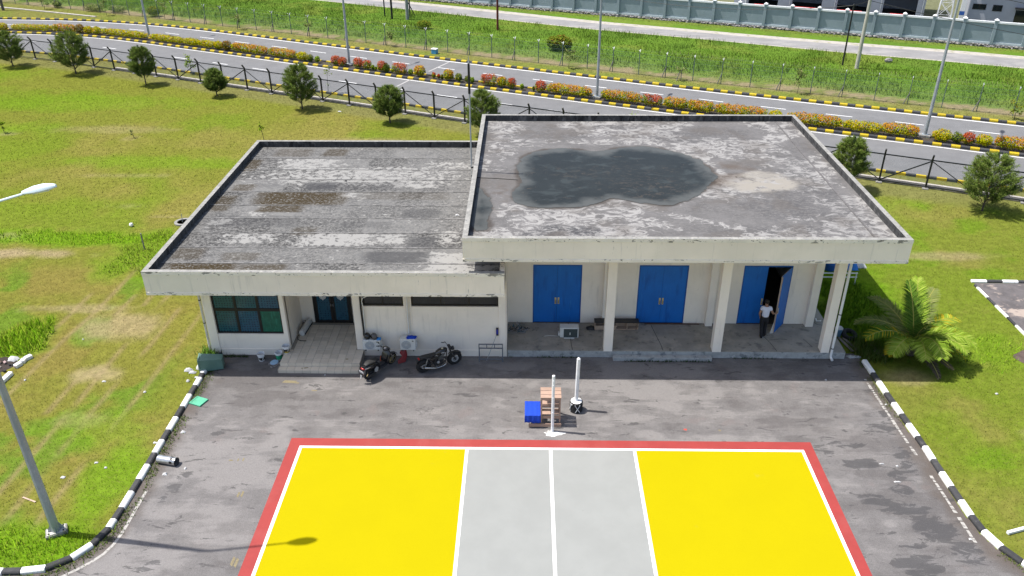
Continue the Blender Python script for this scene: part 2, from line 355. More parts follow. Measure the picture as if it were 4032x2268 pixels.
dy = lambda pl, x, y: (y-np.interp(x, pl.p[:, 0], pl.p[:, 1]))*.905
def lawn_patch(name, x0, x1, y0, y1, dens, h, w, keep, lift=1.12):
    x, y = scatter(x0, x1, y0, y1, dens, keep); c = lawn_cols(x, y); c = c*(lift*(.72+.56*rng.random(len(x))))[:, None]
    dry = (rng.random(len(x)) < .13)[:, None]; c = np.where(dry, c*.4+np.array([.20, .165, .06])*.7, c)
    return blades(name, x, y, 0., h, w, c, m_blade, 1.1)
lawnk = lambda x, y: ~in_yard(x, y) & ~in_house(x, y) & ~((np.abs(x+22.8) < .7) & (np.abs(y-4.9) < .75)) & ~((x > 20.9) & (y < 12.8) & (y > 3)) & (blob(x, y, -18.6, 4.4, .9, .5) < .6) & (blob(x, y, 20.4, 5.9, .8, .75) < .5)
lawn_patch('mown_grass', -31, -14.1, -7, 20, 190, .05, .016, lawnk)
lawn_patch('mown_grass', 13.2, 27, -7, 20, 170, .055, .017, lawnk)
lawn_patch('mown_grass', -60, 34, 20, 60, 45, .075, .030, lambda x, y: lawnk(x, y) & (dy(BFEN, x, y) < -.2))
lawn_patch('verge_grass', -75, 45, 36, 92, 28, .09, .035, lambda x, y: (dy(FARK, x, y) > .4) & (dy(GFEN, x, y) < .1))
lawn_patch('verge_grass', -60, 40, 18, 62, 28, .09, .03, lambda x, y: (dy(NEARK, x, y) < -.25) & (dy(BFEN, x, y) > 1.0))
def tuft_patch(name, cx, cy, rx, ry, dens, h, w, cols, ang=0., thr=.45):
    x, y = scatter(cx-rx*1.5, cx+rx*1.5, cy-ry*1.5, cy+ry*1.5, dens, lambda x, y: (blob(x, y, cx, cy, rx, ry, ang) > thr) & lawnk(x, y))
    cols = np.array(cols); c = cols[rng.integers(0, len(cols), len(x))]*(.75+.5*rng.random(len(x)))[:, None]
    o = blades(name, x, y, 0., h, w, c, m_blade, .9); return o
LG = [(.17, .34, .012), (.24, .40, .018), (.13, .28, .012), (.30, .40, .04)]
tuft_patch('long_grass', -22.9, 7.0, 1.1, 1.5, 260, .30, .035, LG)
tuft_patch('long_grass', -16.4, -4.95, 2.3, .95, 230, .18, .022, LG)
tuft_patch('long_grass', -25.5, 17.2, 5.3, .8, 110, .17, .03, LG)
tuft_patch('long_grass', -21.0, 15.2, 1.6, 2.4, 150, .15, .03, [(.22, .30, .03), (.28, .33, .06), (.16, .25, .02)])
tuft_patch('long_grass', 14.3, 9.4, 1.5, 3.0, 220, .24, .026, [(.085, .20, .014), (.115, .235, .02), (.065, .15, .012)])
tuft_patch('long_grass', 13.6, 6.35, .7, .8, 260, .45, .028, [(.10, .17, .03), (.16, .19, .06), (.07, .13, .02)])
tuft_patch('long_grass', 18.6, 6.4, 2.0, 1.2, 90, .13, .024, LG)
x, y = scatter(-85, 62, 30, 100, 34, lambda x, y: (dy(GFEN, x, y) > 1.9) & (y < np.interp(x, [-60, -28.72, -9.8, 7.5, 24.3, 45.8, 80], [104.5, 90.8, 81.1, 71.85, 64.2, 54.8, 39.5])-.6))
c = lawn_cols(x, y)*(.85+.55*rng.random(len(x)))[:, None]; hh = .14+.24*sstep(.4, .7, fbm(x, y, .35, 3, off=70))
o = blades('field_grass', x, y, 0., hh, .055, c, m_blade, 1.0)
x, y = scatter(-40, 70, 40, 95, 26, lambda x, y: (dy(FWALL, x, y) > -1.7) & (dy(FWALL, x, y) < -.35))
blades('verge_grass', x, y, 0., .15, .04, lawn_cols(x, y)*(.85+.5*rng.random(len(x)))[:, None], m_blade, 1.)

# ------------------------------------------------------------------ yard: weathered asphalt, wet stains on the right
def yard_wet(x, y):
    w = np.zeros(len(x))
    for cx, cy, rx, ry, k in ((10.9, -.7, .6, .32, 1.), (11.7, -1.9, .5, .3, .9), (10.7, -2.4, .55, .3, .9), (11.4, -2.8, .7, .25, 1.), (12.2, -3.7, .7, .45, 1.), (11.9, -1.2, .45, .25, .7), (11.0, -5.2, .6, .4, 1.), (12.7, -4.6, .6, .5, .9), (10.2, .4, 1.2, .22, .7), (9.7, .0, .5, .2, .6), (11.2, -4.4, .45, .1, .9), (12.3, 1.6, .6, 1.0, .6), (12.5, -.2, .35, .9, .7)):
        w = np.maximum(w, k*blob(x, y, cx, cy, rx, ry, 0., .35))
    for cx, cy, rx, ry in ((-12.7, -1.6, .35, .18), (-12.8, -2.1, .3, .3), (-12.95, -2.7, .15, .2), (-12.2, -5.5, .35, .2), (-12.3, .7, .25, .15)): w = np.maximum(w, .8*blob(x, y, cx, cy, rx, ry, .3, .4))
    return w
def yard_tone(x, y):
    t = fbm(x, y, .35, 5, off=3)*.55+fbm(x, y, 1.1, 4, off=33, sy=1.4)*.45
    return t+.06*sstep(0, 2, y)*sstep(-12, -9, x)-.14*sstep(8.6, 11.2, x+.25*y)-.03*(1-sstep(-12, -9.5, x))
def yard_mud(x, y):
    d = np.minimum(seg_dist(x, y, [tuple(p) for p in LK.p[1:]], False), seg_dist(x, y, [tuple(p) for p in RK.p[:-1]], False))
    return (1-sstep(.1, .75, d+(fbm(x, y, 1.6, 4, off=8)-.5)*.9))
def ex_yard(H, c):
    N, L, mix, remap, noise, attrib = H['N'], H['L'], H['mix'], H['remap'], H['noise'], H['attrib']
    t = attrib('tone')
    st = noise(.9, (.30, 1.5, 1), 8., 41., .4, .66); ta = N.new('ShaderNodeMath'); ta.operation = 'MULTIPLY_ADD'; L.new(st, ta.inputs[0]); ta.inputs[1].default_value = .9; L.new(t, ta.inputs[2])
    c = mix(H['mul'](remap(ta.outputs[0], .96, 1.10), .75), c, (.195, .183, .176)); c = mix(H['mul'](remap(ta.outputs[0], .90, .76), .6), c, (.084, .077, .075))
    gr = remap(noise(34., (1, 1, 1), 3., 51.), .3, .7, .86, 1.14); cb = N.new('ShaderNodeCombineColor')
    for i_ in range(3): L.new(gr, cb.inputs[i_])
    c = mix(1.0, c, cb.outputs[0], 'MULTIPLY')
    c = mix(H['mul'](attrib('mud'), .75), c, (.085, .068, .056))
    wa = N.new('ShaderNodeMath'); wa.operation = 'MULTIPLY_ADD'; L.new(noise(1.9, (.6, 1.7, 1), 10., 21., .7, .70), wa.inputs[0]); wa.inputs[1].default_value = 5.5; L.new(attrib('wet'), wa.inputs[2])
    c = mix(H['mul'](remap(wa.outputs[0], 3.30, 3.42), .7), c, (.048, .046, .046))
    c = mix(remap(noise(95., (1, 1, 1), 2.), .66, .74), c, (.26, .25, .24)); c = mix(remap(noise(70., (1, 1, 1), 2., 5.), .64, .72), c, (.05, .05, .05))
    L.new(remap(attrib('wet'), 0, 1, .88, .5), H['bs'].inputs['Roughness']); return c
m_asph = M('yard_asphalt', (.132, .124, .121), .9, .10, 2.2, extra=ex_yard, bump=.25, bscale=110., spec=.25, layers=[
    dict(s=.55, lo=.52, hi=.62, c=(.155, .144, .138), k=.5, st=(.35, 1.3, 1)), dict(s=1.7, lo=.55, hi=.66, c=(.112, .103, .102), k=.35, st=(.5, 1.5, 1)), dict(s=.8, lo=.60, hi=.66, c=(.145, .125, .120), k=.6)])
def inyardpad(x, y): return poly_mask(x, y, YARD)
grid_sheet('yard', -34, 42, -14, 6.3, .1, .006, m_asph, dict(wet=yard_wet, tone=yard_tone, mud=yard_mud), inyardpad)
m_wline = M('worn_white_paint', (.34, .325, .30), .85, .1, 9., layers=[dict(s=9., lo=.50, hi=.60, c=(.17, .16, .15))])
pl = PL([(-24, -6.95), (-17, -6.75), (-15.5, -6.45), (-14.66, -5.92), (-14.22, -5.54), (-13.88, -5.15), (-13.68, -4.58), (-13.65, -3.96), (-13.66, -3.12), (-13.66, -2.3)])
o = ribbon('yard_edge_line', pl, -.05, .05, .010, m_wline, step=.4)
mb = MB(); y = 4.7
while y > -4.2:
    ln = random.choice((.10, .16, .22, .3)); xx = np.interp(y, [-4.2, -1.6, 1.3, 4.7], [13.10, 13.03, 12.90, 12.80])
    if random.random() < .8:
        w = .035+.025*random.random(); mb.add([(xx-w, y, .010), (xx+w, y-.01, .010), (xx+w*.9+.01, y-ln, .010), (xx-w*1.1, y-ln+.02, .010)], [(3, 2, 1, 0)])
    y -= ln+.02+.03*random.random()
mb.build('yard_edge_line', m_wline)['kind'] = 'structure'
m_ymark = M('faded_yellow_paint', (.185, .155, .09), .9, .2, 12.)
mb = MB()
for cx, cy, w, h in ((-10.43, 3.98, .30, .10), (-10.1, 3.9, .08, .05), (-10.87, -.71, .03, .1), (-11.3, -.75, .08, .04), (-11.05, -.72, .03, .08), (-10.5, -2.45, .04, .14), (-10.38, -2.42, .04, .16), (-9.78, -5.3, .05, .2), (-9.66, -5.35, .05, .2), (6.28, 1.12, .05, .05), (-9.3, 3.4, .12, .04)):
    mb.add([(cx-w, cy-h*.6, .011), (cx+w*.8, cy-h, .011), (cx+w, cy+h*.6, .011), (cx-w*.7, cy+h, .011)], [(0, 1, 2, 3)])
mb.build('paint_mark', m_ymark)['kind'] = 'structure'
mb = MB(); mb.add([(4.95, 1.13, .011), (5.06, 1.1, .011), (5.08, 1.19, .011), (4.97, 1.2, .011)], [(0, 1, 2, 3)]); mb.build('paint_mark', M('red_paint_spill', (.45, .06, .04), .8, 0))['kind'] = 'structure'

# ------------------------------------------------------------------ volleyball court painted on the yard
court = setting('volleyball_court')
m_red = M('court_red', (.265, .033, .029), .8, .06, 1.6, bump=.1, bscale=90., layers=[dict(s=.45, lo=.52, hi=.68, c=(.285, .055, .048), k=.6), dict(s=60., lo=.66, hi=.72, c=(.4, .2, .18), k=.4)])
m_yel = M('court_yellow', (.355, .298, .001), .9, .015, .5, bump=.12, bscale=100., spec=.06, layers=[dict(s=38., lo=.52, hi=.72, c=(.315, .255, .002), k=.55), dict(s=60., lo=.68, hi=.74, c=(.17, .13, .01), k=.7), dict(s=.9, lo=.66, hi=.76, c=(.33, .28, .05), k=.35)])
m_gry = M('court_grey', (.232, .238, .226), .8, .04, .8, bump=.08, bscale=90., layers=[dict(s=.9, lo=.55, hi=.72, c=(.222, .229, .216), k=.5), dict(s=6., lo=.66, hi=.76, c=(.20, .205, .195), k=.6), dict(s=18., lo=.72, hi=.76, c=(.13, .13, .125), k=.7)])
m_lin = M('court_white', (.76, .76, .74), .7, .03, 5.)
def sheet(name, x0, x1, y0, y1, z, m):
    mb = MB(); n = 6
    for k in range(n):
        a, b = y0+(y1-y0)*k/n, y0+(y1-y0)*(k+1)/n; mb.add([(x0, a, z), (x1, a, z), (x1, b, z), (x0, b, z)], [(0, 1, 2, 3)])
    return mb.build(name, m, court)
CY = -9.05
sheet('border_paint', -9.46, 9.42, CY-.45, .49, .010, m_red)
sheet('end_zone_paint', -9, -3, CY, 0, .014, m_yel); sheet('end_zone_paint', 3, 9, CY, 0, .014, m_yel); sheet('net_zone_paint', -3, 3, CY, 0, .014, m_gry)
lw = .055
for x in (-9, -3, 0, 3, 9): sheet('court_line', x-lw if x else -lw, x+lw, CY, -lw, .018, m_lin)
sheet('court_line', -9-lw, 9+lw, -lw, lw, .018, m_lin); sheet('court_line', -9-lw, 9+lw, CY-lw, CY, .018, m_lin)
mb = MB(); vs = []; n = 22
for k in range(n):
    a = 2*math.pi*k/n; r = 1+.22*math.sin(3*a+1)+.12*math.sin(7*a); vs.append((.14+.36*r*math.cos(a), .86+.15*r*math.sin(a), .012))
mb.add(vs, [tuple(range(n))]); mb.build('spilled_paint', M('spilled_white_paint', (.62, .62, .60), .8, .1, 7., layers=[dict(s=8., lo=.52, hi=.62, c=(.22, .21, .2))]))['kind'] = 'structure'

# ------------------------------------------------------------------ kerbs of single painted stones
m_kw = M('kerb_white', (.74, .74, .72), .75, .06, 9., bump=.3, bscale=40., rnd=.06, layers=[dict(s=5., lo=.60, hi=.70, c=(.36, .35, .33), k=.7), dict(s=22., lo=.66, hi=.72, c=(.25, .24, .22), k=.7)])
m_kb = M('kerb_black', (.036, .036, .038), .8, .15, 9., bump=.3, bscale=40., rnd=.2, layers=[dict(s=6., lo=.58, hi=.70, c=(.11, .105, .10), k=.7)])
m_ky = M('kerb_yellow', (.42, .31, .006), .75, .06, 9., bump=.2, bscale=40., rnd=.07, layers=[dict(s=6., lo=.62, hi=.72, c=(.30, .25, .08), k=.6)])
m_kd = M('kerb_dark', (.040, .041, .044), .8, .15, 9., bump=.2, bscale=40., rnd=.15, layers=[dict(s=6., lo=.58, hi=.70, c=(.13, .125, .12), k=.6)])
_ks = {}
def kerb_mesh(m, w, h):
    k = (m.name, w, h)
    if k not in _ks:
        mb = MB(); mb.prism([(-w/2, -.08), (w/2, -.08), (w/2, h), (-w/2+.045, h), (-w/2, h-.05)], -.5, .5)
        mb.v = [(v[2], v[0], v[1]) for v in mb.v]; _ks[k] = mb.mesh('kerb_stone', m, .012)
    return _ks[k]
def kerb(name, pl, off, w, h, mats, bounds=None, step=.6, start=0, flip=False):
    root = setting(name); root['label'] = None; del root['label']
    us = bounds if bounds is not None else list(np.arange(0, pl.len, step))
    for k in range(len(us)-1):
        a, b = us[k], us[k+1]; m = mats[(k+start) % 2]; u = (a+b)/2; x, y = pl.at(u, off); th = pl.ang(u)+(math.pi if flip else 0)
        pa, pb = pl.at(a, off), pl.at(b, off); L_ = math.hypot(pb[0]-pa[0], pb[1]-pa[1]); th = math.atan2(pb[1]-pa[1], pb[0]-pa[0])+(math.pi if flip else 0)
        inst('kerb_stone', kerb_mesh(m, w, h), root, TR((pa[0]+pb[0])/2, (pa[1]+pb[1])/2, random.uniform(-.008, .004), rz=th+random.uniform(-.012, .012), s=(L_-.012, 1, 1)))
    return root
def ub(pl, pts):    # arclengths of the painted boundaries
    uu = np.linspace(0, pl.len, 4000); P = np.array([pl.at(u) for u in uu]); return [float(uu[np.argmin((P[:, 0]-x)**2+(P[:, 1]-y)**2)]) for x, y in pts]
lb = ub(LK, [(-19.3, -6), (-18.2, -6), (-17.3, -5.97), (-16.5, -5.95), (-15.95, -5.92), (-15.24, -5.78), (-14.65, -5.37), (-14.25, -4.8), (-14.04, -4.1), (-14, -3.72), (-14, -3.2), (-14, -2.44), (-14, -1.86), (-14, -1.11), (-14, -.51), (-14, .22), (-14, .78), (-14, 1.54), (-14, 2.18), (-14, 2.97), (-14, 3.56), (-14, 4.1), (-14, 4.4), (-14, 5.3), (-14, 5.75)])
kerb('yard_kerb', LK, .10, .20, .14, (m_kw, m_kb), lb, start=0)
rb = ub(RK, [(13.1, 5.68), (13.12, 4.75), (13.14, 4.16), (13.15, 3.4), (13.19, 2.77), (13.2, 2.06), (13.22, 1.5), (13.26, .76), (13.3, .21), (13.28, -.5), (13.29, -1.13), (13.33, -1.84), (13.33, -2.49), (13.34, -3.2), (13.42, -3.84), (13.66, -4.53), (13.99, -5.11), (14.5, -5.65), (15.2, -6.1), (16, -6.4)])
kerb('yard_kerb', RK, .10, .20, .14, (m_kw, m_kb), rb, start=0)
def urange(pl, xa, xb, step=.6):
    uu = np.linspace(0, pl.len, 3000); xs_ = np.array([pl.at(u)[0] for u in uu]); return list(np.arange(np.interp(xa, xs_, uu), np.interp(xb, xs_, uu), step))
kerb('road_kerb', FARK, .12, .25, .2, (m_ky, m_kd), urange(FARK, -69, 43), flip=False)
kerb('median_kerb', MEDN, .12, .25, .2, (m_ky, m_kd), urange(MEDN, -64, 40))
kerb('median_kerb', MEDF, -.12, .25, .2, (m_ky, m_kd), urange(MEDF, -64, 40), flip=True)
kerb('road_kerb', NEARK, -.12, .25, .17, (m_ky, m_kd), urange(NEARK, -62, 36), flip=True)

# ------------------------------------------------------------------ dual carriageway
m_road = M('road_asphalt', (.140, .140, .142), .88, .07, .8, bump=.15, bscale=60., spec=.25, layers=[dict(s=.35, lo=.5, hi=.7, c=(.16, .16, .16), k=.6, st=(.5, 1.4, 1)), dict(s=2.5, lo=.60, hi=.72, c=(.118, .118, .12), k=.6), dict(s=30., lo=.62, hi=.70, c=(.10, .10, .10), k=.35)])
m_mark = M('road_white', (.66, .66, .65), .8, .07, 3., layers=[dict(s=3., lo=.58, hi=.68, c=(.30, .30, .30), k=.6)])
between('road', NEARK, MEDN, .006, m_road); between('road', MEDF, FARK, .006, m_road)
ribbon('median_bed', MEDN, .18, MEDW-.18, .09, M('median_soil', (.045, .034, .024), .95, .25, 4., bump=.6, bscale=30., layers=[dict(s=3., lo=.55, hi=.65, c=(.06, .085, .02), k=.6)]))
ribbon('road_edge_line', MEDN, -.30, -.18, .010, m_mark); ribbon('road_edge_line', FARK, -.34, -.18, .010, m_mark); ribbon('road_edge_line', MEDF, .18, .30, .010, m_mark); ribbon('road_edge_line', NEARK, .18, .30, .010, m_mark)
def dashes(pl, off, u0, ln, gap, w=.11):
    mb = MB(); u = u0
    while u < pl.len-ln:
        vs = []
        for k in range(3): a = pl.at(u+ln*k/2, off-w/2); b = pl.at(u+ln*k/2, off+w/2); vs += [(*a, .010), (*b, .010)]
        mb.add(vs, [(0, 2, 3, 1), (2, 4, 5, 3)]); u += ln+gap
    mb.build('lane_line', m_mark)['kind'] = 'structure'
u_ = urange(MEDF, -20.8, -19, .5)[0]; dashes(MEDF, 3.0, (u_+1.05) % 5.05, 2.0, 3.05)
u_ = urange(MEDN, -24.3, -23, .5)[0]; dashes(MEDN, -3.25, (u_-1.35) % 5.1, 1.95, 3.15)
m_joint = M('road_joint', (.30, .29, .28), .85, .1, 3.)
mb = MB()
for A_, B_ in (((-8.48, 56.7), (-10.05, 53.2)), ((-11.45, 50.2), (-12.9, 46.6))):
    d = Vector((B_[0]-A_[0], B_[1]-A_[1])).normalized()*.09; mb.add([(A_[0]-d.y, A_[1]+d.x, .011), (A_[0]+d.y, A_[1]-d.x, .011), (B_[0]+d.y, B_[1]-d.x, .011), (B_[0]-d.y, B_[1]+d.x, .011)], [(0, 1, 2, 3)])
mb.build('road_joint', m_joint)['kind'] = 'structure'
FRN = PL([(-75, 111.5), (-28.72, 90.8), (-19.18, 86.0), (-9.81, 81.1), (-2.7, 77.2), (7.5, 71.85), (16.84, 67.85), (24.29, 64.3), (32.18, 60.6), (39.79, 57.5), (45.78, 54.8), (95, 33)])
FRF = PL([(-75, 115.5), (-19.23, 90.9), (-10.23, 86.2), (-2.78, 82.2), (7.83, 76.3), (17.55, 72.0), (25.34, 68.5), (33.82, 65.0), (41.84, 62.0), (47.94, 59.2), (95, 38)])
m_fard = M('service_road', (.21, .205, .203), .9, .08, .5, spec=.2, layers=[dict(s=.5, lo=.48, hi=.62, c=(.27, .26, .25), k=.8, st=(.45, 1.3, 1)), dict(s=.3, lo=.55, hi=.65, c=(.18, .178, .178), k=.8)])
m_sand = M('road_sand', (.34, .315, .28), .95, .1, 2., layers=[dict(s=1.2, lo=.52, hi=.66, c=(.20, .20, .09), k=.7)])
between('sandy_shoulder', PL([FRN.at(u, -.35) for u in np.linspace(0, FRN.len, 60)]), PL([FRF.at(u, .1) for u in np.linspace(0, FRF.len, 60)]), .005, m_sand)
between('service_road', FRN, PL([FRF.at(u, -1.25) for u in np.linspace(0, FRF.len, 60)]), .010, m_fard)
# paved patch with a kerb at the right edge of the lawn, bare soil patch, rubble pit at the left edge
m_patch = M('old_tarmac', (.10, .09, .09), .92, .2, 1.2, bump=.3, layers=[dict(s=.7, lo=.54, hi=.60, c=(.33, .27, .23), k=.9, st=(1, 1.6, 1)), dict(s=3., lo=.55, hi=.68, c=(.16, .13, .12))])
mb = MB(); mb.add([(21.05, 12.6, .008), (21.1, 8.8, .008), (21.1, 3.5, .008), (34, 3.5, .008), (34, 12.4, .008)], [(0, 1, 2, 3, 4)]); mb.build('side_yard', m_patch)['kind'] = 'structure'
kerb('side_yard_kerb', PL([(20.95, 12.72), (40, 12.3)]), 0., .17, .11, (m_kw, m_kb), list(np.arange(0, 12, .75)))
kerb('side_yard_kerb', PL([(20.98, 12.35), (21.05, 3.5)]), 0., .15, .08, (m_kb, m_kw), [0, .25, 1.25, 2.0, 3.05, 3.75, 4.8, 5.5, 6.5, 7.2], flip=True)
mb = MB(); vs = [(20.5+.85*math.cos(a)*(1+.15*math.sin(3*a)), 5.9+.75*math.sin(a)*(1+.12*math.cos(4*a)), .007) for a in np.linspace(0, 2*math.pi, 20, False)]; mb.add(vs, [tuple(range(20))])
mb.build('bare_soil', M('dark_soil', (.085, .06, .05), .95, .25, 3., bump=.6, bscale=25.))['kind'] = 'structure'
mb = MB(); vs = [(-22.95+.75*math.cos(a)*(1+.15*math.sin(3*a)), 4.95+.62*math.sin(a)*(1+.12*math.cos(4*a)), .007) for a in np.linspace(0, 2*math.pi, 20, False)]; mb.add(vs, [tuple(range(20))])
mb.build('bare_soil', M('wet_soil', (.028, .020, .016), .9, .3, 3., bump=.6, bscale=25.))['kind'] = 'structure'
# ------------------------------------------------------------------ the building
bld = thing('service_building', 'flat roofed cream building in two blocks, with blue double doors under the higher roof', 'building')
m_cream = M('cream_paint', (.86, .775, .66), .8, .05, .6, spec=.25, layers=[
    dict(s=2.2, lo=.57, hi=.75, c=(.60, .55, .48), k=.6, st=(3.0, 3.0, .25)), dict(s=3.4, lo=.665, hi=.70, c=(.30, .28, .25), k=.6, st=(2.2, 2.2, .5)), dict(s=.5, lo=.5, hi=.7, c=(.76, .70, .58), k=.5)])
m_wallp = M('wall_paint', (.84, .765, .67), .85, .04, .9, spec=.2, layers=[dict(s=1.6, lo=.54, hi=.74, c=(.66, .60, .53), k=.7, st=(2.5, 2.5, .35)), dict(s=7., lo=.66, hi=.74, c=(.5, .47, .43), k=.4)])
m_trim = M('trim_paint', (.82, .755, .65), .8, .05, 2., spec=.25, layers=[dict(s=4., lo=.585, hi=.62, c=(.16, .15, .13), k=.85, st=(.5, 1, 1.4)), dict(s=13., lo=.61, hi=.65, c=(.07, .066, .06), k=.9, st=(.5, 1, 1)), dict(s=1.2, lo=.5, hi=.7, c=(.66, .63, .56), k=.6)])
m_cap = M('parapet_top', (.225, .22, .205), .92, .15, 3., bump=.2, layers=[dict(s=4., lo=.52, hi=.64, c=(.31, .30, .275), k=.8), dict(s=9., lo=.58, hi=.66, c=(.07, .07, .066), k=.8)])
m_mould_shade = M('mouldy_shaded_concrete', (.048, .048, .048), .95, .25, 3., bump=.3, layers=[dict(s=3., lo=.54, hi=.66, c=(.14, .135, .13), k=.7, st=(1.4, 1.4, .5)), dict(s=2.2, lo=.52, hi=.62, c=(.012, .012, .013), k=.9, st=(1.5, 1.5, .4))])  # inner parapet faces: mould streaks, plus the shade there darkened into the colour
m_conc = M('platform_concrete', (.27, .25, .215), .9, .15, 1.4, bump=.2, layers=[dict(s=.9, lo=.50, hi=.64, c=(.36, .32, .265), k=.8), dict(s=1.6, lo=.55, hi=.68, c=(.14, .13, .12), k=.8), dict(s=5., lo=.60, hi=.68, c=(.08, .07, .065), k=.6)])
m_conc2 = M('step_concrete', (.33, .34, .335), .9, .15, 3., bump=.2, layers=[dict(s=3., lo=.54, hi=.64, c=(.14, .155, .165), k=.8), dict(s=7., lo=.60, hi=.66, c=(.45, .45, .44), k=.7)])
m_blue = M('blue_door_paint', (.004, .135, .50), .5, .06, 1.2, spec=.4, layers=[dict(s=2., lo=.52, hi=.70, c=(.003, .09, .36), k=.8, st=(2, 2, .3)), dict(s=5., lo=.60, hi=.72, c=(.03, .22, .58), k=.5, st=(3, 3, .2)), dict(s=30., lo=.69, hi=.73, c=(.2, .3, .5), k=.6)])
m_frame = M('dark_aluminium', (.012, .011, .011), .45, .1, 8.)
m_brass = M('brass_plate', (.62, .52, .26), .4, .05, 8., metal=.2)
def film(name, a, b, sc):
    def ex(H, c):
        v = H['N'].new('ShaderNodeTexVoronoi'); v.inputs['Scale'].default_value = sc; v.inputs['Randomness'].default_value = .25; H['L'].new(H['co'], v.inputs['Vector'])
        w = H['N'].new('ShaderNodeTexVoronoi'); w.inputs['Scale'].default_value = sc*2; w.inputs['Randomness'].default_value = .25; H['L'].new(H['co'], w.inputs['Vector'])
        c = H['mix'](H['remap'](v.outputs['Distance'], .28, .36), b, a); return H['mix'](H['mul'](H['remap'](w.outputs['Distance'], .30, .20), .45), c, tuple(x*1.7 for x in a))
    return M(name, a, .22, .25, 1.5, extra=ex, spec=.5)
m_filmt = film('patterned_film', (.016, .085, .105), (.003, .022, .042), 9.)
m_filmb = film('patterned_film_blue', (.018, .085, .135), (.003, .022, .05), 9.)
m_filmg = M('green_curtain_glass', (.010, .105, .065), .25, .2, 3., layers=[dict(s=7., lo=.52, hi=.64, c=(.02, .17, .11), k=.7, st=(2.5, 1, .3))])
m_tint = M('tinted_glass', (.010, .014, .014), .08, .2, 2., spec=.6)

def part(name, mb, m, bevel=0., smooth=False, parent=None, label=None):
    o = mb.build(name, m, parent or bld, bevel, smooth)
    if label: o['label'] = label
    return o
LX0, LX1, LY0, LY1, LZB, LZT, LZD = -15.70, -1.735, 4.61, 20.0, 3.64, 4.67, 4.36
UX0, UX1, UY0, UY1, UZB, UZT, UZD = -3.31, 13.44, 4.69, 20.1, 5.13, 6.12, 5.80
def roof(x0, x1, y0, y1, zb, zt, zd, right=True):
    mb = MB(); mb.box((x0+.2, y0+.2, zb+.04), (x1-(.2 if right else 0), y1-.2, zd-.03)); part('roof_slab', mb, m_wallp)
    t = .19; caph, both = .15, .115
    # outer walls of the parapet: main face 25 mm behind the cap band and the drip band
    def side(a, b, ax, nm):   # a,b corner points of the outer face, inner offset direction
        (ax0, ay0), (ax1, ay1) = a, b
        d = Vector((ax1-ax0, ay1-ay0)).normalized(); n = Vector((-d.y, d.x))   # inward
        def q(u, off, z): return (ax0+d.x*u+n.x*off, ay0+d.y*u+n.y*off, z)
        L_ = math.hypot(ax1-ax0, ay1-ay0)
        def slab(u0, u1, o0, o1, z0, z1, mb, i0, itop=None, iin=None):
            vs = [q(u0, o0, z0), q(u1, o0, z0), q(u1, o1, z0), q(u0, o1, z0), q(u0, o0, z1), q(u1, o0, z1), q(u1, o1, z1), q(u0, o1, z1)]
            mb.m(i0).add(vs, [(0, 3, 2, 1), (0, 1, 5, 4), (1, 2, 6, 5), (3, 0, 4, 7)])
            b_ = len(mb.v)-8
            mb.f.append(tuple(b_+k for k in (4, 5, 6, 7))); mb.mi.append(i0 if itop is None else itop)
            mb.f.append(tuple(b_+k for k in (2, 3, 7, 6))); mb.mi.append(i0 if iin is None else iin)
        return slab, L_
    # front/back run full width, left/right butt between them
    sides = [((x0, y0), (x1, y0), 0, 0), ((x1, y1), (x0, y1), 0, 0), ((x0, y1), (x0, y0), t, t)]
    if right: sides.append(((x1, y0), (x1, y1), t, t))
    for k, (a, b, c0, c1) in enumerate(sides):
        slab, L_ = side(a, b, 0, '')
        mb = MB(); slab(c0, L_-c1, .025, t, zb+both, zt-caph, mb, 0, None, 1); o = mb.build('fascia', [m_cream, m_mould_shade], bld)
        mb = MB(); slab(c0, L_-c1, .0, t+.012, zt-caph, zt, mb, 0, 1, 2); o = mb.build('coping', [m_trim, m_cap, m_mould_shade], bld)
        mb = MB(); slab(c0, L_-c1, .0, t, zb, zb+both, mb, 0); o = mb.build('drip_band', m_trim, bld)
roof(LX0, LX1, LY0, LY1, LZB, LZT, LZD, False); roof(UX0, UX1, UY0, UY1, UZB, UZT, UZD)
mb = MB(); mb.box((LX1-.18, LY0+.2, LZB+.002), (LX1, 5.89, LZT-.15)); part('fascia', mb, m_cream); mb = MB(); mb.box((LX1-.19, LY0+.203, LZT-.15), (LX1+.002, 5.89, LZT-.002)); part('coping', mb, m_trim)

def deck(name, x0, x1, y0, y1, st, zf, mat, fields):
    o = grid_sheet(name, x0, x1, y0, y1, st, 0, mat, fields); del o['kind']; o.parent = bld
    me = o.data; n = len(me.vertices); co = np.empty(n*3, np.float32); me.vertices.foreach_get('co', co); co = co.reshape(-1, 3); co[:, 2] = zf(co[:, 0], co[:, 1]); me.vertices.foreach_set('co', co.ravel()); me.update(); return o
def rectmask(x, y, cx, cy, rx, ry, s=.25):
    j = (fbm(x, y, 1.3, 4, off=cx*3)-.5)*1.3
    return (1-sstep(1-s, 1+s, np.abs(x-cx)/rx+j*.4))*(1-sstep(1-s*.4, 1+s*.4, np.abs(y-cy)/ry+j*.12))
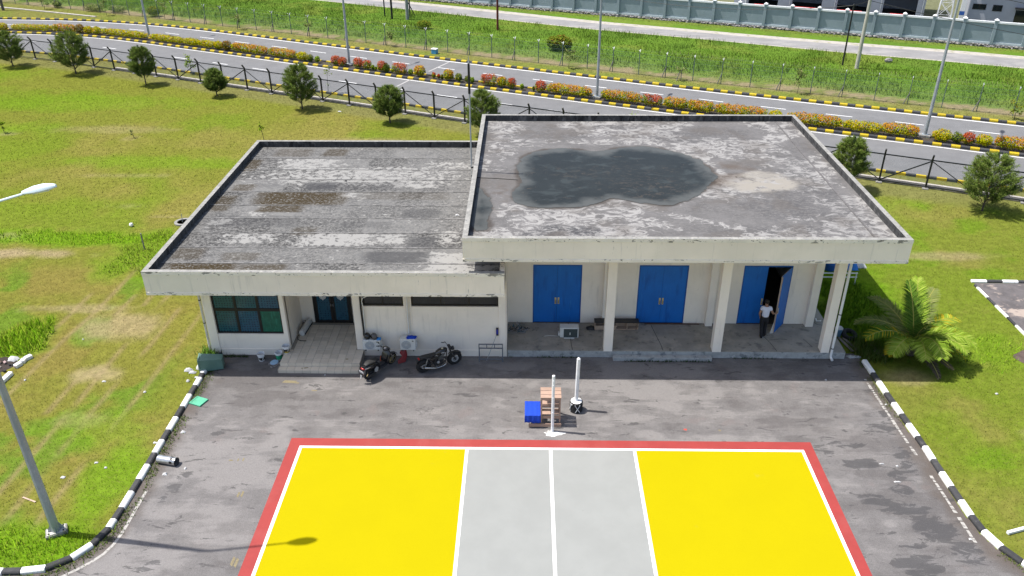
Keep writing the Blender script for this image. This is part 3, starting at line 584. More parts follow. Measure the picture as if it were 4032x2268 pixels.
# lower roof: ten lapped strips of weathered membrane
def low_brown(x, y):
    w = np.zeros(len(x))
    for cx, cy, rx, ry, k in ((-11.7, 12.6, 1.9, .78, 1.), (-12.2, 11.5, 1.0, .5, .9), (-9.9, 12.4, .6, .5, .7), (-14.6, 13.9, .5, .4, .7), (-15.1, 12.0, .5, .9, .7), (-13.8, 5.45, 1.5, .55, 1.), (-11.3, 5.4, .9, .5, .8), (-13.5, 18.9, 1.0, .6, .5), (-11.2, 18.9, .6, .55, .7), (-15.2, 17.0, .4, .8, .8), (-12.5, 6.6, .7, .35, .5), (-10.5, 9.0, .5, .4, .5), (-14.7, 6.8, .6, .5, .6), (-6.5, 13.0, 2.2, .5, .35)):
        w = np.maximum(w, k*rectmask(x, y, cx, cy, rx, ry))
    return w
def low_white(x, y):
    w = np.zeros(len(x))
    for cx, cy, rx, ry, k in ((-8.9, 8.2, 1.6, .6, 1.), (-6.6, 8.3, .6, .5, .8), (-4.3, 8.5, .5, .6, .7), (-3.9, 6.2, 1.0, .8, 1.), (-2.8, 5.3, .8, .6, .9), (-9.5, 15.5, 4.5, 1.2, .75), (-12.2, 17.3, 1.6, .7, .8), (-6.2, 14.4, 1.2, .45, .8), (-14.5, 10.0, .5, .4, .9), (-9.3, 13.0, .8, .4, .6), (-4.6, 17.0, 1.4, .5, .6), (-12.7, 8.3, 1.2, .5, .7), (-13.1, 10.8, .6, .3, .6)):
        w = np.maximum(w, 1.25*k*rectmask(x, y, cx, cy, rx, ry, .5))
    return w
def low_dark(x, y):
    w = np.zeros(len(x))
    for cx, cy, rx, ry, k in ((-10.9, 14.2, .7, .5, 1.), (-6.2, 6.6, 1.2, .5, .9), (-5.2, 7.9, .6, .6, .7), (-5.7, 10.9, .8, .5, .6), (-8.5, 14.2, 1.6, .5, .4), (-13.0, 10.0, 2.2, .6, .45), (-13.5, 14.4, .5, .4, .4), (-8.0, 9.7, 1.0, .3, .4)):
        w = np.maximum(w, k*rectmask(x, y, cx, cy, rx, ry))
    return w
def ex_low(H, c):
    m, r, n, a = H['mix'], H['remap'], H['noise'], H['attrib']
    fl = n(2.9, (1, 1.1, 1), 12., 5., .5, .76); fl2 = n(9., (1, 1.0, 1), 9., 9., .4, .74)
    cb = H['N'].new('ShaderNodeCombineColor'); tn = a('tone')
    for i_ in range(3): H['L'].new(tn, cb.inputs[i_])
    c = m(1.0, c, cb.outputs[0], 'MULTIPLY')
    c = m(H['mul'](r(fl2, .47, .54), .8), c, (.158, .154, .146))
    add = H['N'].new('ShaderNodeMath'); add.operation = 'MULTIPLY_ADD'; H['L'].new(a('white'), add.inputs[0]); add.inputs[1].default_value = .13; H['L'].new(fl, add.inputs[2])
    c = m(H['mul'](r(add.outputs[0], .585, .615), .92), c, (.245, .24, .228))
    c = m(H['mul'](a('dark'), .8), c, (.040, .040, .042))
    c = m(H['mul'](a('brown'), r(fl2, .64, .50)), c, (.034, .024, .010))
    c = m(H['mul'](r(n(30., (1, 1, 1), 3.), .70, .74), .5), c, (.5, .5, .48)); return c
m_low = M('roof_membrane', (.080, .079, .077), .92, .22, 1.1, extra=ex_low, bump=.35, bscale=18., spec=.2)
m_lap = M('lap_joint', (.17, .165, .16), .9, .2, 3., layers=[dict(s=2.5, lo=.46, hi=.56, c=(.085, .084, .082), k=.95)])
yb = [4.80, 6.01, 7.42, 8.84, 10.36, 11.81, 13.43, 15.0, 16.37, 18.05, 19.81]
def strip_tone(k):
    rr = random.Random(40+k); bs_ = [-16.]
    while bs_[-1] < 0: bs_.append(bs_[-1]+rr.uniform(1.2, 3.6))
    vals = [rr.uniform(.55, 1.5) for _ in bs_]
    def f(x, y):
        xx = x+.25*(fbm(x, y, 1.4, 3, off=k)-.5); v = np.full(len(x), vals[0])
        for q, t_ in zip(bs_[1:], vals[1:]): v = v+(t_-v)*sstep(q-.07, q+.07, xx)
        return v
    return f
for k in range(10):
    a, b = yb[k], yb[k+1]
    o = deck('roof_sheet', LX0+.19, LX1, a, b, .14, (lambda a, b: lambda x, y: LZD-.02+.012*(b-y)/(b-a)+.006*(fbm(x, y, .9, 2)-.5))(a, b), m_low, dict(brown=low_brown, white=low_white, dark=low_dark, tone=strip_tone(k)))
    mb = MB(); jx = [LX0+.19+(LX1-LX0-.19)*i/60 for i in range(61)]; vs = []
    for x in jx: w = .025+.02*random.random(); vs += [(x, b-w, LZD-.005), (x, b+w, LZD-.005)]
    if k < 9:
        mb.add(vs, [(2*i, 2*i+2, 2*i+3, 2*i+1) for i in range(60)]); mb.build('lap_joint', m_lap, bld)
# upper roof: screed with tide marks round the standing water
PUD = [(-1.13, 14.23), (-0.71, 14.84), (0.04, 15.39), (0.92, 15.51), (1.78, 15.37), (2.31, 15.01), (2.88, 15.23), (3.67, 15.68), (4.81, 15.83), (5.64, 15.54), (6.51, 14.82), (7.18, 14.12), (7.48, 13.18), (7.56, 12.3), (7.75, 11.89), (7.21, 10.91), (6.8, 10.23), (6.29, 9.52), (5.78, 9.02), (5.18, 8.61), (4.54, 8.55), (3.94, 8.82), (3.34, 9.08), (2.77, 9.27), (2.38, 9.07), (1.92, 8.66), (1.38, 8.39), (0.64, 8.31), (-0.2, 8.17), (-0.73, 8.24), (-1.25, 8.64), (-1.59, 9.31), (-1.49, 10.16), (-1.17, 10.75), (-1.23, 11.51), (-1.35, 12.13), (-1.3, 13.11)]
PU2 = [(-3.10, 10.5), (-2.76, 10.15), (-2.44, 9.17), (-2.35, 8.23), (-2.42, 7.33), (-2.42, 6.12), (-3.10, 6.0)]
def sdist(x, y, P): d = seg_dist(x, y, P); return np.where(poly_mask(x, y, P), -d, d)
def up_rim(x, y):
    n = (fbm(x, y, 1.2, 4, off=11)-.5); d = np.minimum(sdist(x, y, PUD), sdist(x, y, PU2)); return (1-sstep(.0, .20, d+n*.5))
def up_rust(x, y):
    n = fbm(x, y, .8, 4, off=31); d = sdist(x, y, PUD)
    w = blob(x, y, 8.3, 12.6, 1.0, 1.1)*.8; w = np.maximum(w, blob(x, y, -1.9, 9.6, .5, 1.0)*.9); w = np.maximum(w, blob(x, y, 7.6, 11.2, .7, .6)*.9); w = np.maximum(w, blob(x, y, -1.0, 8.0, 1.0, .25)*.6)
    return np.clip(w*sstep(.35, .6, n), 0, 1)
def up_white(x, y):
    w = sstep(.50, .64, fbm(x, y, .32, 5, off=77, sy=1.2))*.85
    w = np.maximum(w, blob(x, y, 9.6, 11.1, 1.5, .95, .1, .3)); w = np.maximum(w, blob(x, y, 9.6, 11.9, .9, .5, .1, .3)*.8); w = np.maximum(w, .8*blob(x, y, 3.2, 16.6, 3.4, .45, .0, .4)); w = np.maximum(w, .9*blob(x, y, 2.2, 7.2, 2.8, .6, -.2)); w = np.maximum(w, .9*blob(x, y, -1.6, 5.7, 2.6, .5)); w = np.maximum(w, .8*blob(x, y, 6.3, 7.0, 2.2, .3, -.5)); w = np.maximum(w, .8*blob(x, y, 8, 5.6, 1.5, .4)); w = np.maximum(w, .7*blob(x, y, -2.0, 16.0, .9, 2.2)); w = np.maximum(w, .7*blob(x, y, 11.6, 15, .25, 4.5))
    return np.clip(w, 0, 1)
def up_dark(x, y):
    w = np.zeros(len(x))
    for cx, cy, rx, ry, k in ((1.0, 6.0, 1.3, .5, 1.), (-.3, 5.7, .7, .4, .8), (9.8, 8.4, 1.8, 1.6, .45), (11.8, 8.3, .9, 3.0, .4), (7.5, 17.5, 3, 1.0, .4), (11.5, 12.5, .8, 3., .3), (.6, 17.6, 2.2, .5, .35), (4.0, 4.95, 1.6, .13, 1.), (6.2, 4.93, .8, .10, .9), (-1.7, 4.95, .8, .1, .9), (3.4, 18.9, 1.8, .35, .5), (9.5, 6.2, 2., .5, .35)):
        w = np.maximum(w, k*blob(x, y, cx, cy, rx, ry, 0., .35))
    return w
def ex_up(H, c):
    m, r, n, a = H['mix'], H['remap'], H['noise'], H['attrib']
    f1 = n(1.7, (1, 1.4, 1), 12., 5., 1.4, .73); f2 = n(7., (.8, 1.6, 1), 9., 8., .6, .74)
    c = m(H['mul'](r(f2, .48, .58), .6), c, (.150, .143, .138))
    ad = H['N'].new('ShaderNodeMath'); ad.operation = 'MULTIPLY_ADD'; H['L'].new(a('white'), ad.inputs[0]); ad.inputs[1].default_value = .17; H['L'].new(f1, ad.inputs[2])
    c = m(H['mul'](r(ad.outputs[0], .60, .69), .9), c, (.27, .262, .252))
    c = m(H['mul'](a('dark'), r(f2, .62, .42)), c, (.052, .052, .055))
    c = m(H['mul'](r(n(.45, (1, 1, 1), 5., 71.), .50, .62), .5), c, (.088, .078, .070))
    c = m(H['mul'](a('rust'), .8), c, (.072, .052, .038))
    c = m(H['mul'](a('beige'), r(n(1.6, (1, 1.3, 1), 9., 91., .8, .7), .36, .50)), c, (.235, .218, .19))
    c = m(H['mul'](a('rim'), .75), c, (.042, .034, .028)); return c
m_up = M('roof_screed', (.108, .104, .103), .92, .16, .9, extra=ex_up, bump=.25, bscale=22., spec=.2)
deck('roof_deck', UX0+.19, UX1-.19, UY0+.19, UY1-.19, .1, lambda x, y: UZD+.012*(fbm(x, y, .4, 2)-.5), m_up, dict(beige=lambda x, y: np.maximum(blob(x, y, 9.5, 11.0, 1.5, .9, .1, .35), .8*blob(x, y, 9.6, 12.0, .9, .45, .1, .4)), rim=up_rim, rust=up_rust, white=up_white, dark=up_dark))
mb = MB(); mb.tube([(-3.12, 11.6, UZD+.02), (-2.2, 11.5, UZD+.02), (-1.3, 11.34, UZD+.02)], .018, 6); part('roof_cable', mb, m_frame)
for x in (12.35,):
    mb = MB(); mb.box((x, UY0+.3, UZD-.01), (x+.07, UY1-.3, UZD+.022)); part('roof_kerb', mb, m_up)
def pud_mat():
    def ex(H, c):
        m, r, n = H['mix'], H['remap'], H['noise']
        c = m(H['mul'](r(n(1.1, (1, 1.4, 1), 7., 3., .6), .50, .66), .7), c, (.040, .047, .047))
        c = m(H['mul'](r(n(2.4, (1, 1.4, 1), 9., 33., .8, .7), .60, .66), .75), c, (.060, .050, .040))
        c = m(H['mul'](r(n(5., (.7, 1.6, 1), 8., 63., .5, .72), .665, .70), .9), c, (.17, .13, .10))
        c = m(H['mul'](H['attrib']('silt'), r(n(3.2, (1, 1.5, 1), 9., 83., .6, .7), .50, .64)), c, (.050, .045, .038))
        c = m(H['mul'](H['attrib']('shore'), .8), c, (.085, .088, .084)); return c
    return M('standing_water', (.021, .024, .024), .22, .1, .6, extra=ex, spec=.04)
m_pud = pud_mat()
def puddle(P, nm, z):
    Q = smooth_pl(P+[P[0]], 2).p; P2 = [tuple(q) for q in Q[:-1]]; xs = [p[0] for p in P2]; ys = [p[1] for p in P2]
    wob = lambda x, y: (fbm(x, y, 1.9, 5, off=5)-.5)*.42
    o = grid_sheet(nm, min(xs)-.2, max(xs)+.2, min(ys)-.2, max(ys)+.2, .045, z, m_pud, dict(shore=lambda x, y: 1-sstep(0., .75, -sdist(x, y, P2)+(fbm(x, y, 1.3, 4, off=2)-.5)*.9), silt=lambda x, y: np.maximum(blob(x, y, 4.6, 10.4, 2.2, 1.2, -.1, .5), .8*blob(x, y, 3.0, 12.4, 2.6, .8, .1, .5))), lambda x, y: sdist(x, y, P2)+wob(x, y) < 0)
    return o
puddle(PUD, 'rain_puddle', UZD+.012); puddle(PU2, 'rain_puddle', UZD+.012)

# walls of the low block (front plane y = 5.9)
FY = 5.90
mb = MB()
for x0, x1, z0, z1, y0 in ((-13.83, -11.02, .28, 1.03, .04), (-7.70, -5.92, .30, 2.41, .04), (-5.60, -2.03, .30, 2.41, .04), (-13.83, -11.02, 2.98, LZB, .04), (-7.7, -2.03, 2.96, LZB, .04)):
    mb = MB(); mb.box((x0, FY+y0, z0), (x1, FY+.2, z1)); part('front_wall', mb, m_wallp)
mb = MB(); mb.box((-14.2, 6.1, 0), (-14.02, 18.5, LZB)); mb.box((-14.2, 18.32, 0), (-1.9, 18.5, LZB)); part('outer_wall', mb, m_wallp)
mb = MB(); mb.box((-10.98, 6.1, 0), (-10.84, 8.08, LZB)); part('porch_wall', mb, m_wallp, label='shaded side wall of the entrance porch')
mb = MB(); mb.box((-10.84, 8.05, .33), (-10.26, 8.2, LZB)); mb.box((-8.58, 8.05, .33), (-7.7, 8.2, LZB)); mb.box((-10.26, 8.05, 3.0), (-8.58, 8.2, LZB)); part('porch_wall', mb, m_wallp)
mb = MB(); mb.box((-10.84, 8.04, .33), (-10.30, 8.05, .42)); part('skirting', mb, m_trim)
for x0, x1, y0, z1 in ((-14.2, -13.83, 0, LZB), (-11.02, -10.84, 0, LZB), (-8.01, -7.70, 0, LZB), (-5.92, -5.60, .02, LZB), (-2.03, -1.735, 0, LZB)):
    mb = MB(); mb.box((x0, FY+y0, 0), (x1, FY+.32, z1)); part('column', mb, m_wallp, .008)
for x0, x1 in ((-13.83, -11.02), (-7.70, -5.92), (-5.6, -2.03)):
    mb = MB(); mb.box((x0, FY+.012, -.02), (x1, FY+.2, .30)); part('plinth', mb, m_wallp)
def window(x0, x1, z0, z1, cols, rows, mats, y=FY+.10, fw=.07, mull=.11):
    f = MB(); f.box((x0, y, z0), (x0+fw, y+.07, z1)); f.box((x1-fw, y, z0), (x1, y+.07, z1)); f.box((x0+fw, y, z0), (x1-fw, y+.07, z0+fw)); f.box((x0+fw, y, z1-fw), (x1-fw, y+.07, z1))
    w = (x1-x0-2*fw-mull*(cols-1))/cols; xs = [(x0+fw+k*(w+mull), x0+fw+k*(w+mull)+w) for k in range(cols)]
    zs = rows
    for k in range(cols-1): f.box((xs[k][1], y+.002, z0+fw), (xs[k+1][0], y+.066, z1-fw))
    for r in range(len(zs)-1):
        for a, b in xs: f.box((a, y+.004, zs[r][1]), (b, y+.064, zs[r+1][0]))
    o = part('window', f, m_frame)
    n = 0
    for r, (za, zb_) in enumerate(zs):
        for c, (a, b) in enumerate(xs):
            g = MB(); g.box((a, y+.025, za), (b, y+.04, zb_)); g.build('pane', mats[r][c], o); n += 1
    return o
window(-13.83, -11.02, 1.03, 2.98, 3, [(1.10, 2.10), (2.24, 2.91)], [[m_filmt, m_filmb, m_filmg], [m_filmt, m_filmt, m_filmb]])
window(-7.62, -5.92, 2.41, 2.96, 2, [(2.48, 2.89)], [[m_tint, m_tint]], mull=.04)
window(-5.60, -2.03, 2.41, 2.96, 3, [(2.48, 2.89)], [[m_tint, m_tint, m_tint]], mull=.04)
# glazed porch door
mb = MB(); mb.box((-10.26, 8.0, .33), (-10.19, 8.1, 3.0)); mb.box((-8.65, 8.0, .33), (-8.58, 8.1, 3.0)); mb.box((-10.19, 8.0, 2.93), (-8.65, 8.1, 3.0)); part('door_frame', mb, m_frame)
m_embl = M('white_emblem', (.72, .74, .74), .6, .05, 6.); m_embg = M('grey_emblem_ink', (.16, .19, .20), .6, .1, 20.)
for x0, x1 in ((-10.185, -9.425), (-9.415, -8.655)):
    f = MB(); y = 8.02
    f.box((x0, y, .34), (x0+.1, y+.05, 2.92)); f.box((x1-.1, y, .34), (x1, y+.05, 2.92)); f.box((x0+.1, y, .34), (x1-.1, y+.05, .46)); f.box((x0+.1, y, 2.82), (x1-.1, y+.05, 2.92))
    o = part('door_leaf', f, m_frame)
    g = MB(); g.box((x0+.1, y+.02, .46), (x1-.1, y+.035, 2.82)); g.build('pane', m_filmb, o)
    xc = (x0+x1)/2; e = MB()
    e.m(0).add([(xc+.15*math.cos(a), y+.014, 1.66+.15*math.sin(a)) for a in np.linspace(0, 2*math.pi, 28, False)], [tuple(range(28))])
    e.add([(xc-.03, y+.014, 1.515), (xc+.03, y+.014, 1.515), (xc, y+.014, 1.45)], [(0, 1, 2)])
    for k in range(28):
        a0, a1 = 2*math.pi*k/28, 2*math.pi*(k+1)/28
        e.m(1).add([(xc+r*math.cos(a), y+.0125, 1.66+r*math.sin(a)) for r, a in ((.105, a0), (.122, a0), (.122, a1), (.105, a1))], [(0, 1, 2, 3)])
    for dx, dz, s in ((0, .02, .035), (-.05, -.03, .02), (.05, -.03, .02), (0, -.06, .018)): e.m(1).add([(xc+dx-s, y+.0125, 1.66+dz), (xc+dx, y+.0125, 1.66+dz-s), (xc+dx+s, y+.0125, 1.66+dz), (xc+dx, y+.0125, 1.66+dz+s)], [(0, 1, 2, 3)])
    e.build('emblem', [m_embl, m_embg], o)
m_hnd = M('handle_metal', (.4, .4, .4), .3, 0, metal=.8)
for x in (-9.48, -9.385): mb = MB(); mb.box((x, 7.96, 1.2), (x+.025, 8.02, 1.32)); part('door_handle', mb, m_hnd)
# tiled porch
m_tile = M('porch_tile', (.60, .53, .43), .55, .05, 3., rnd=.07, layers=[dict(s=5., lo=.60, hi=.72, c=(.44, .39, .32), k=.6)])
m_grout = M('tile_grout', (.30, .27, .23), .9, .1, 9.)
ph = MB(); ph.box((-11.02, 4.84, 0), (-7.72, 5.89, .318)); ph.box((-10.84, 5.89, 0), (-8.01, 8.03, .318)); ph.box((-11.07, 4.58, 0), (-7.72, 4.84, .158)); porch = part('porch_floor', ph, m_grout)
tile_me = {}
def tile(x0, x1, y0, y1, z0, z1):
    k = (round(x1-x0, 3), round(y1-y0, 3), round(z1-z0, 3))
    if k not in tile_me: mb = MB(); mb.cbox((0, 0, 0), k); tile_me[k] = mb.mesh('tile', m_tile, .004)
    inst('tile', tile_me[k], porch, TR((x0+x1)/2, (y0+y1)/2, (z0+z1)/2+random.uniform(-.001, .001)))
tx = .329; g = .006
for i in range(10):
    xa = -11.02+i*.33
    for j in range(10):
        ya = 4.86+j*.33
        if ya+.32 > 8.05: continue
        if ya+.3 > 5.88 and (xa < -10.86 or xa+.33 > -8.0): 
            if ya < 5.7 : pass
            else: continue
        tile(xa+g, xa+.33-g, ya+g, min(ya+.33-g, 8.02), .316, .330)
    tile(xa+g, xa+.33-g, 4.835, 4.85, .175, .32)
    tile(xa+g-.02, xa+.33-g-.02, 4.575, 4.835, .156, .170); tile(xa+g-.02, xa+.33-g-.02, 4.566, 4.58, .01, .158)
m_mud = M('mud_smear', (.20, .155, .07), .9, .2, 9.); mb = MB()
for cx, cy, r in ((-9.95, 4.72, .05), (-10.08, 4.70, .035), (-9.88, 4.74, .04), (-8.3, 5.15, .05)): mb.add([(cx+r*1.3*math.cos(a), cy+r*.7*math.sin(a), .1735 if cy < 4.84 else .3335) for a in np.linspace(0, 2*math.pi, 9, False)], [tuple(range(9))])
mb.build('mud_smear', m_mud, porch)

# high block: platform, columns, door wall, blue doors
mb = MB(); mb.box((-1.70, 5.92, -.02), (12.47, 8.14, .33)); mb.box((11.72, 8.14, -.02), (12.40, 18.6, .33)); part('platform', mb, m_conc, .012)
mb = MB(); mb.box((-1.66, 5.90, 0), (12.46, 5.925, .30)); part('platform_edge', mb, m_conc2)
mb = MB(); mb.box((2.75, 5.63, -.02), (6.88, 5.89, .17)); part('step', mb, m_conc2, .015)
m_crk = M('concrete_crack', (.03, .028, .026), .95, 0)
mb = MB()
for P in ([(.98, 8.1), (1.02, 7.2), (1.03, 6.4), (1.06, 5.95)], [(4.62, 8.0), (4.72, 7.2), (4.83, 6.4), (4.86, 5.95)], [(9.35, 7.1), (9.5, 6.6), (9.62, 5.95)], [(9.5, 6.8), (10.0, 6.9), (10.3, 6.85)], [(11.0, 6.9), (11.2, 6.3)], [(11.75, 8.6), (11.95, 8.1), (12.4, 8.0)]):
    for (xa, ya), (xb, yb_) in zip(P[:-1], P[1:]): d = Vector((xb-xa, yb_-ya)).normalized()*.011; mb.add([(xa-d.y, ya+d.x, .333), (xa+d.y, ya-d.x, .333), (xb+d.y, yb_-d.x, .333), (xb-d.y, yb_+d.x, .333)], [(0, 1, 2, 3)])
part('crack', mb, m_crk)
for x0, x1 in ((2.36, 2.73), (6.90, 7.27), (11.42, 11.77)):
    mb = MB(); mb.box((x0, 5.905, 0), (x1, 6.28, UZB+.1)); part('column', mb, m_wallp, .008)
DY = 8.16
mb = MB()
ops = [(-.60, 1.50), (3.95, 6.05), (8.41, 10.47)]; xs_ = [-1.70]+[v for o in ops for v in o]+[11.70]
for k in range(0, len(xs_), 2): mb.box((xs_[k], DY, .32), (xs_[k+1], DY+.15, UZB+.1))
for a, b in ops: mb.box((a, DY, 3.21), (b, DY+.15, UZB+.1))
part('door_wall', mb, m_wallp)
mb = MB(); mb.box((-1.90, 5.94, LZD-.02), (-1.70, 18.5, UZB+.1)); mb.box((-1.73, 5.90, .0), (-1.70, 5.94, UZB+.1)); mb.box((-1.90, 5.94, 0), (-1.70, 18.5, LZD-.02)); part('end_wall', mb, m_wallp)
mb = MB(); mb.box((11.55, DY+.15, .3), (11.70, 18.5, UZB+.1)); mb.box((-1.7, 18.35, .3), (11.55, 18.5, UZB+.1)); part('outer_wall', mb, m_wallp)
mb = MB(); mb.box((-1.7, DY+.01, .2), (11.55, 18.35, .326)); part('inner_floor', mb, M('inner_floor', (.06, .055, .05), .9, .2, 2.))
for x0, x1 in ((2.44, 2.69), (6.98, 7.28), (11.36, 11.70)):
    mb = MB(); mb.box((x0, 7.90, .33), (x1, DY, UZB+.1)); part('pilaster', mb, m_wallp, .006)
m_edge = M('door_edge_wood', (.42, .30, .22), .8, .15, 6.); m_rot = M('peeling_board', (.55, .50, .44), .85, .2, 5.)
for k, (a, b) in enumerate(ops):
    mb = MB(); mb.box((a, DY-.006, 3.15), (b, DY+.1, 3.215)); mb.box((a-.004, DY-.005, .33), (a+.045, DY+.1, 3.15)); mb.box((b-.045, DY-.005, .33), (b+.004, DY+.1, 3.15)); part('door_frame', mb, M('blue_frame_paint', (.005, .085, .32), .5, .1, 3.) if k == 0 else bpy.data.materials['blue_frame_paint'])
    w = (b-a-.09)/2
    for s in (0, 1):
        x0 = a+.045 if s == 0 else b-.045-w
        opened = (k == 2 and s == 1)
        f = MB()
        if not opened: f.box((x0+.003, DY+.012, .345), (x0+w-.003, DY+.052, 3.145)); o = part('door_leaf', f, m_blue, .003); hp = (x0+w-.10 if s == 0 else x0+.03)
        else:
            # swung outward about its right hand hinge
            f.m(0).box((-w, -.02, .35), (0, .02, 3.14)); f.m(1).box((-w-.012, -.021, .36), (-w, .021, 3.10)); f.m(2).box((-w+.01, .021, .36), (-.01, .045, 3.12)); f.m(2).add([(-w-.03, .03, .34), (-w-.14, .10, .34), (-w-.01, .04, .9), (-w-.01, .0, .34)], [(0, 1, 2), (1, 3, 2), (0, 2, 3)])
            o = f.build('door_leaf', [m_blue, m_edge, m_rot], bld, T=TR(b-.045, DY-.03, 0, rz=R(52))); o['label'] = 'blue door leaf swung open'
        h = MB()
        if not opened:
            h.box((hp, DY+.002, 1.28), (hp+.075, DY+.013, 1.60)); hn = h.build('handle_plate', m_brass, o, .002)
            h2 = MB(); h2.tube([(hp+.037, DY+.003, 1.47), (hp+.037, DY-.05, 1.47), (hp+.037, DY-.05, 1.34), (hp+.037, DY+.003, 1.34)], .010, 6); h2.build('pull_handle', m_frame, o)
        else:
            h.box((-w+.04, -.031, 1.28), (-w+.11, -.02, 1.58)); h.build('handle_plate', m_brass, o)
m_pvc = M('white_pvc', (.68, .68, .66), .45, .05, 3.); m_pvcd = M('old_pvc', (.60, .58, .53), .6, .08, 3.)
def pipe(path, r, m=m_pvc, nm='drain_pipe'): mb = MB(); mb.tube(path, r, 10); return part(nm, mb, m, smooth=True)
o = pipe([(11.86, 5.86, UZB), (11.86, 5.86, .16), (11.87, 5.80, .09), (11.88, 5.68, .07)], .055)
for z in (.55, 2.2, 4.9): c = MB(); c.lathe([(.058, z-.02), (.064, z-.02), (.064, z+.02), (.058, z+.02)], 10, TR(11.86, 5.86, 0), True); c.build('pipe_clip', m_frame, o)
o = pipe([(-14.34, 6.06, LZB), (-14.34, 6.06, .05)], .05, m_pvcd)
for z in (1.5, 2.6): c = MB(); c.lathe([(.052, z-.02), (.058, z-.02), (.058, z+.02), (.052, z+.02)], 10, TR(-14.34, 6.06, 0), True); c.build('pipe_clip', m_frame, o)
pipe([(-5.76, 5.86, 2.96), (-5.76, 5.86, 2.0), (-5.77, 5.86, 1.12)], .028); pipe([(-5.66, 5.87, 2.96), (-5.69, 5.87, 1.5), (-5.70, 5.87, 1.12)], .014, m_pvcd)
pipe([(-7.1, 5.80, 3.0), (-7.35, 5.8, 2.97), (-7.55, 5.82, 2.86), (-7.60, 5.84, 2.7), (-7.56, 5.85, 2.4), (-7.58, 5.86, 1.9), (-7.60, 5.86, 1.1)], .02, m_pvc, 'hose')
pipe([(-7.655, 5.87, 2.95), (-7.665, 5.86, 2.3), (-7.645, 5.85, 1.7), (-7.63, 5.85, 1.3), (-7.66, 5.86, 1.05)], .038, m_frame, 'cable_bundle')
pipe([(-2.32, 6.6, UZB), (-2.32, 6.6, 4.62)], .07)
# ------------------------------------------------------------------ black chain link fence on the lawn side of the road
m_blk = M('black_paint_steel', (.012, .013, .014), .5, .2, 5., layers=[dict(s=9., lo=.62, hi=.72, c=(.05, .05, .045), k=.6)])
m_wire = M('black_mesh_wire', (.07, .11, .115), .5, 0)
m_foot = M('footing_concrete', (.21, .205, .19), .92, .2, 4., layers=[dict(s=4., lo=.55, hi=.66, c=(.13, .125, .12), k=.8)])
bf = thing('chain_link_fence', 'black chain link fence with cranked posts along the edge of the lawn', 'fence')
u0 = urange(BFEN, -57.6, -57, .1)[0]; nb = 39; sp = 2.683; bp = [BFEN.at(u0+.35+k*sp) for k in range(nb)]
mb = MB(); mb.cbox((0, 0, .98), (.11, .11, 1.9)); post_me = mb.mesh('post', m_blk, .008)
mb = MB(); mb.bar((0, 0, 1.90), (-.10, -.24, 2.24), .10, .10); arm_me = mb.mesh('post_arm', m_blk, .006)
mb = MB(); mb.cbox((0, 0, .0), (.36, .34, .14)); foot_me = mb.mesh('footing', m_foot, .02)
for k, (x, y) in enumerate(bp):
    th = BFEN.ang(u0+.35+k*sp)
    p_ = inst('post', post_me, bf, TR(x, y, 0, rz=th)); inst('post_arm', arm_me, p_, TR(rz=-th)); inst('footing', foot_me, bf, TR(x-.03, y-.06, 0, rz=th+.05))
def span(a, b, za, zb, w, nm, root, m): mb = MB(); mb.bar((*a, za), (*b, zb), w, w); return mb.build(nm, m, root)
for k in range(nb-1):
    span(bp[k], bp[k+1], 1.84, 1.84, .065, 'top_rail', bf, m_blk); span(bp[k], bp[k+1], .14, .14, .05, 'bottom_rail', bf, m_blk)
    if k % 2: span(bp[k], bp[k+1], 1.78, .16, .045, 'brace', bf, m_blk)
    else: span(bp[k], bp[k+1], .16, 1.78, .065, 'brace', bf, m_blk)
def wire_mesh(P, z0, z1, pitch, r, kind):
    """diamond or square wire fabric as thin three sided wires"""
    V = []
    def wire(a, b):
        a, b = np.array(a), np.array(b); d = b-a; d = d/np.linalg.norm(d); u = np.cross(d, (.3, .9, .31)); u /= np.linalg.norm(u); w = np.cross(d, u)
        c = [u*math.cos(t)*r+w*math.sin(t)*r for t in (0, 2.094, 4.189)]
        for i in range(3): V.append([a+c[i], a+c[(i+1) % 3], b+c[(i+1) % 3], b+c[i]])
    for (xa, ya), (xb, yb_) in zip(P[:-1], P[1:]):
        L_ = math.hypot(xb-xa, yb_-ya); H_ = z1-z0; q = lambda u, z: (xa+(xb-xa)*u/L_, ya+(yb_-ya)*u/L_, z)
        if kind == 'diamond':
            u = -H_
            while u < L_:
                for s in (1, -1):
                    a_, b_ = (u, u+H_) if s > 0 else (u+H_, u); za, zb_ = z0, z1
                    lo, hi = max(min(a_, b_), 0), min(max(a_, b_), L_)
                    if hi-lo > .02:
                        f = lambda uu: z0+(uu-a_)/(b_-a_)*H_
                        wire(q(lo, f(lo)), q(hi, f(hi)))
                u += pitch
        else:
            for u in np.arange(0, L_, pitch): wire(q(u, z0), q(u, z1))
            for z in np.arange(z0, z1+.01, .15): wire(q(0, z), q(L_, z))
    return V
V = wire_mesh(bp, .15, 1.83, .085, .0022, 'diamond'); o = facemesh('wire_fabric', V, m_wire, None, bf); o['kind'] = 'stuff'
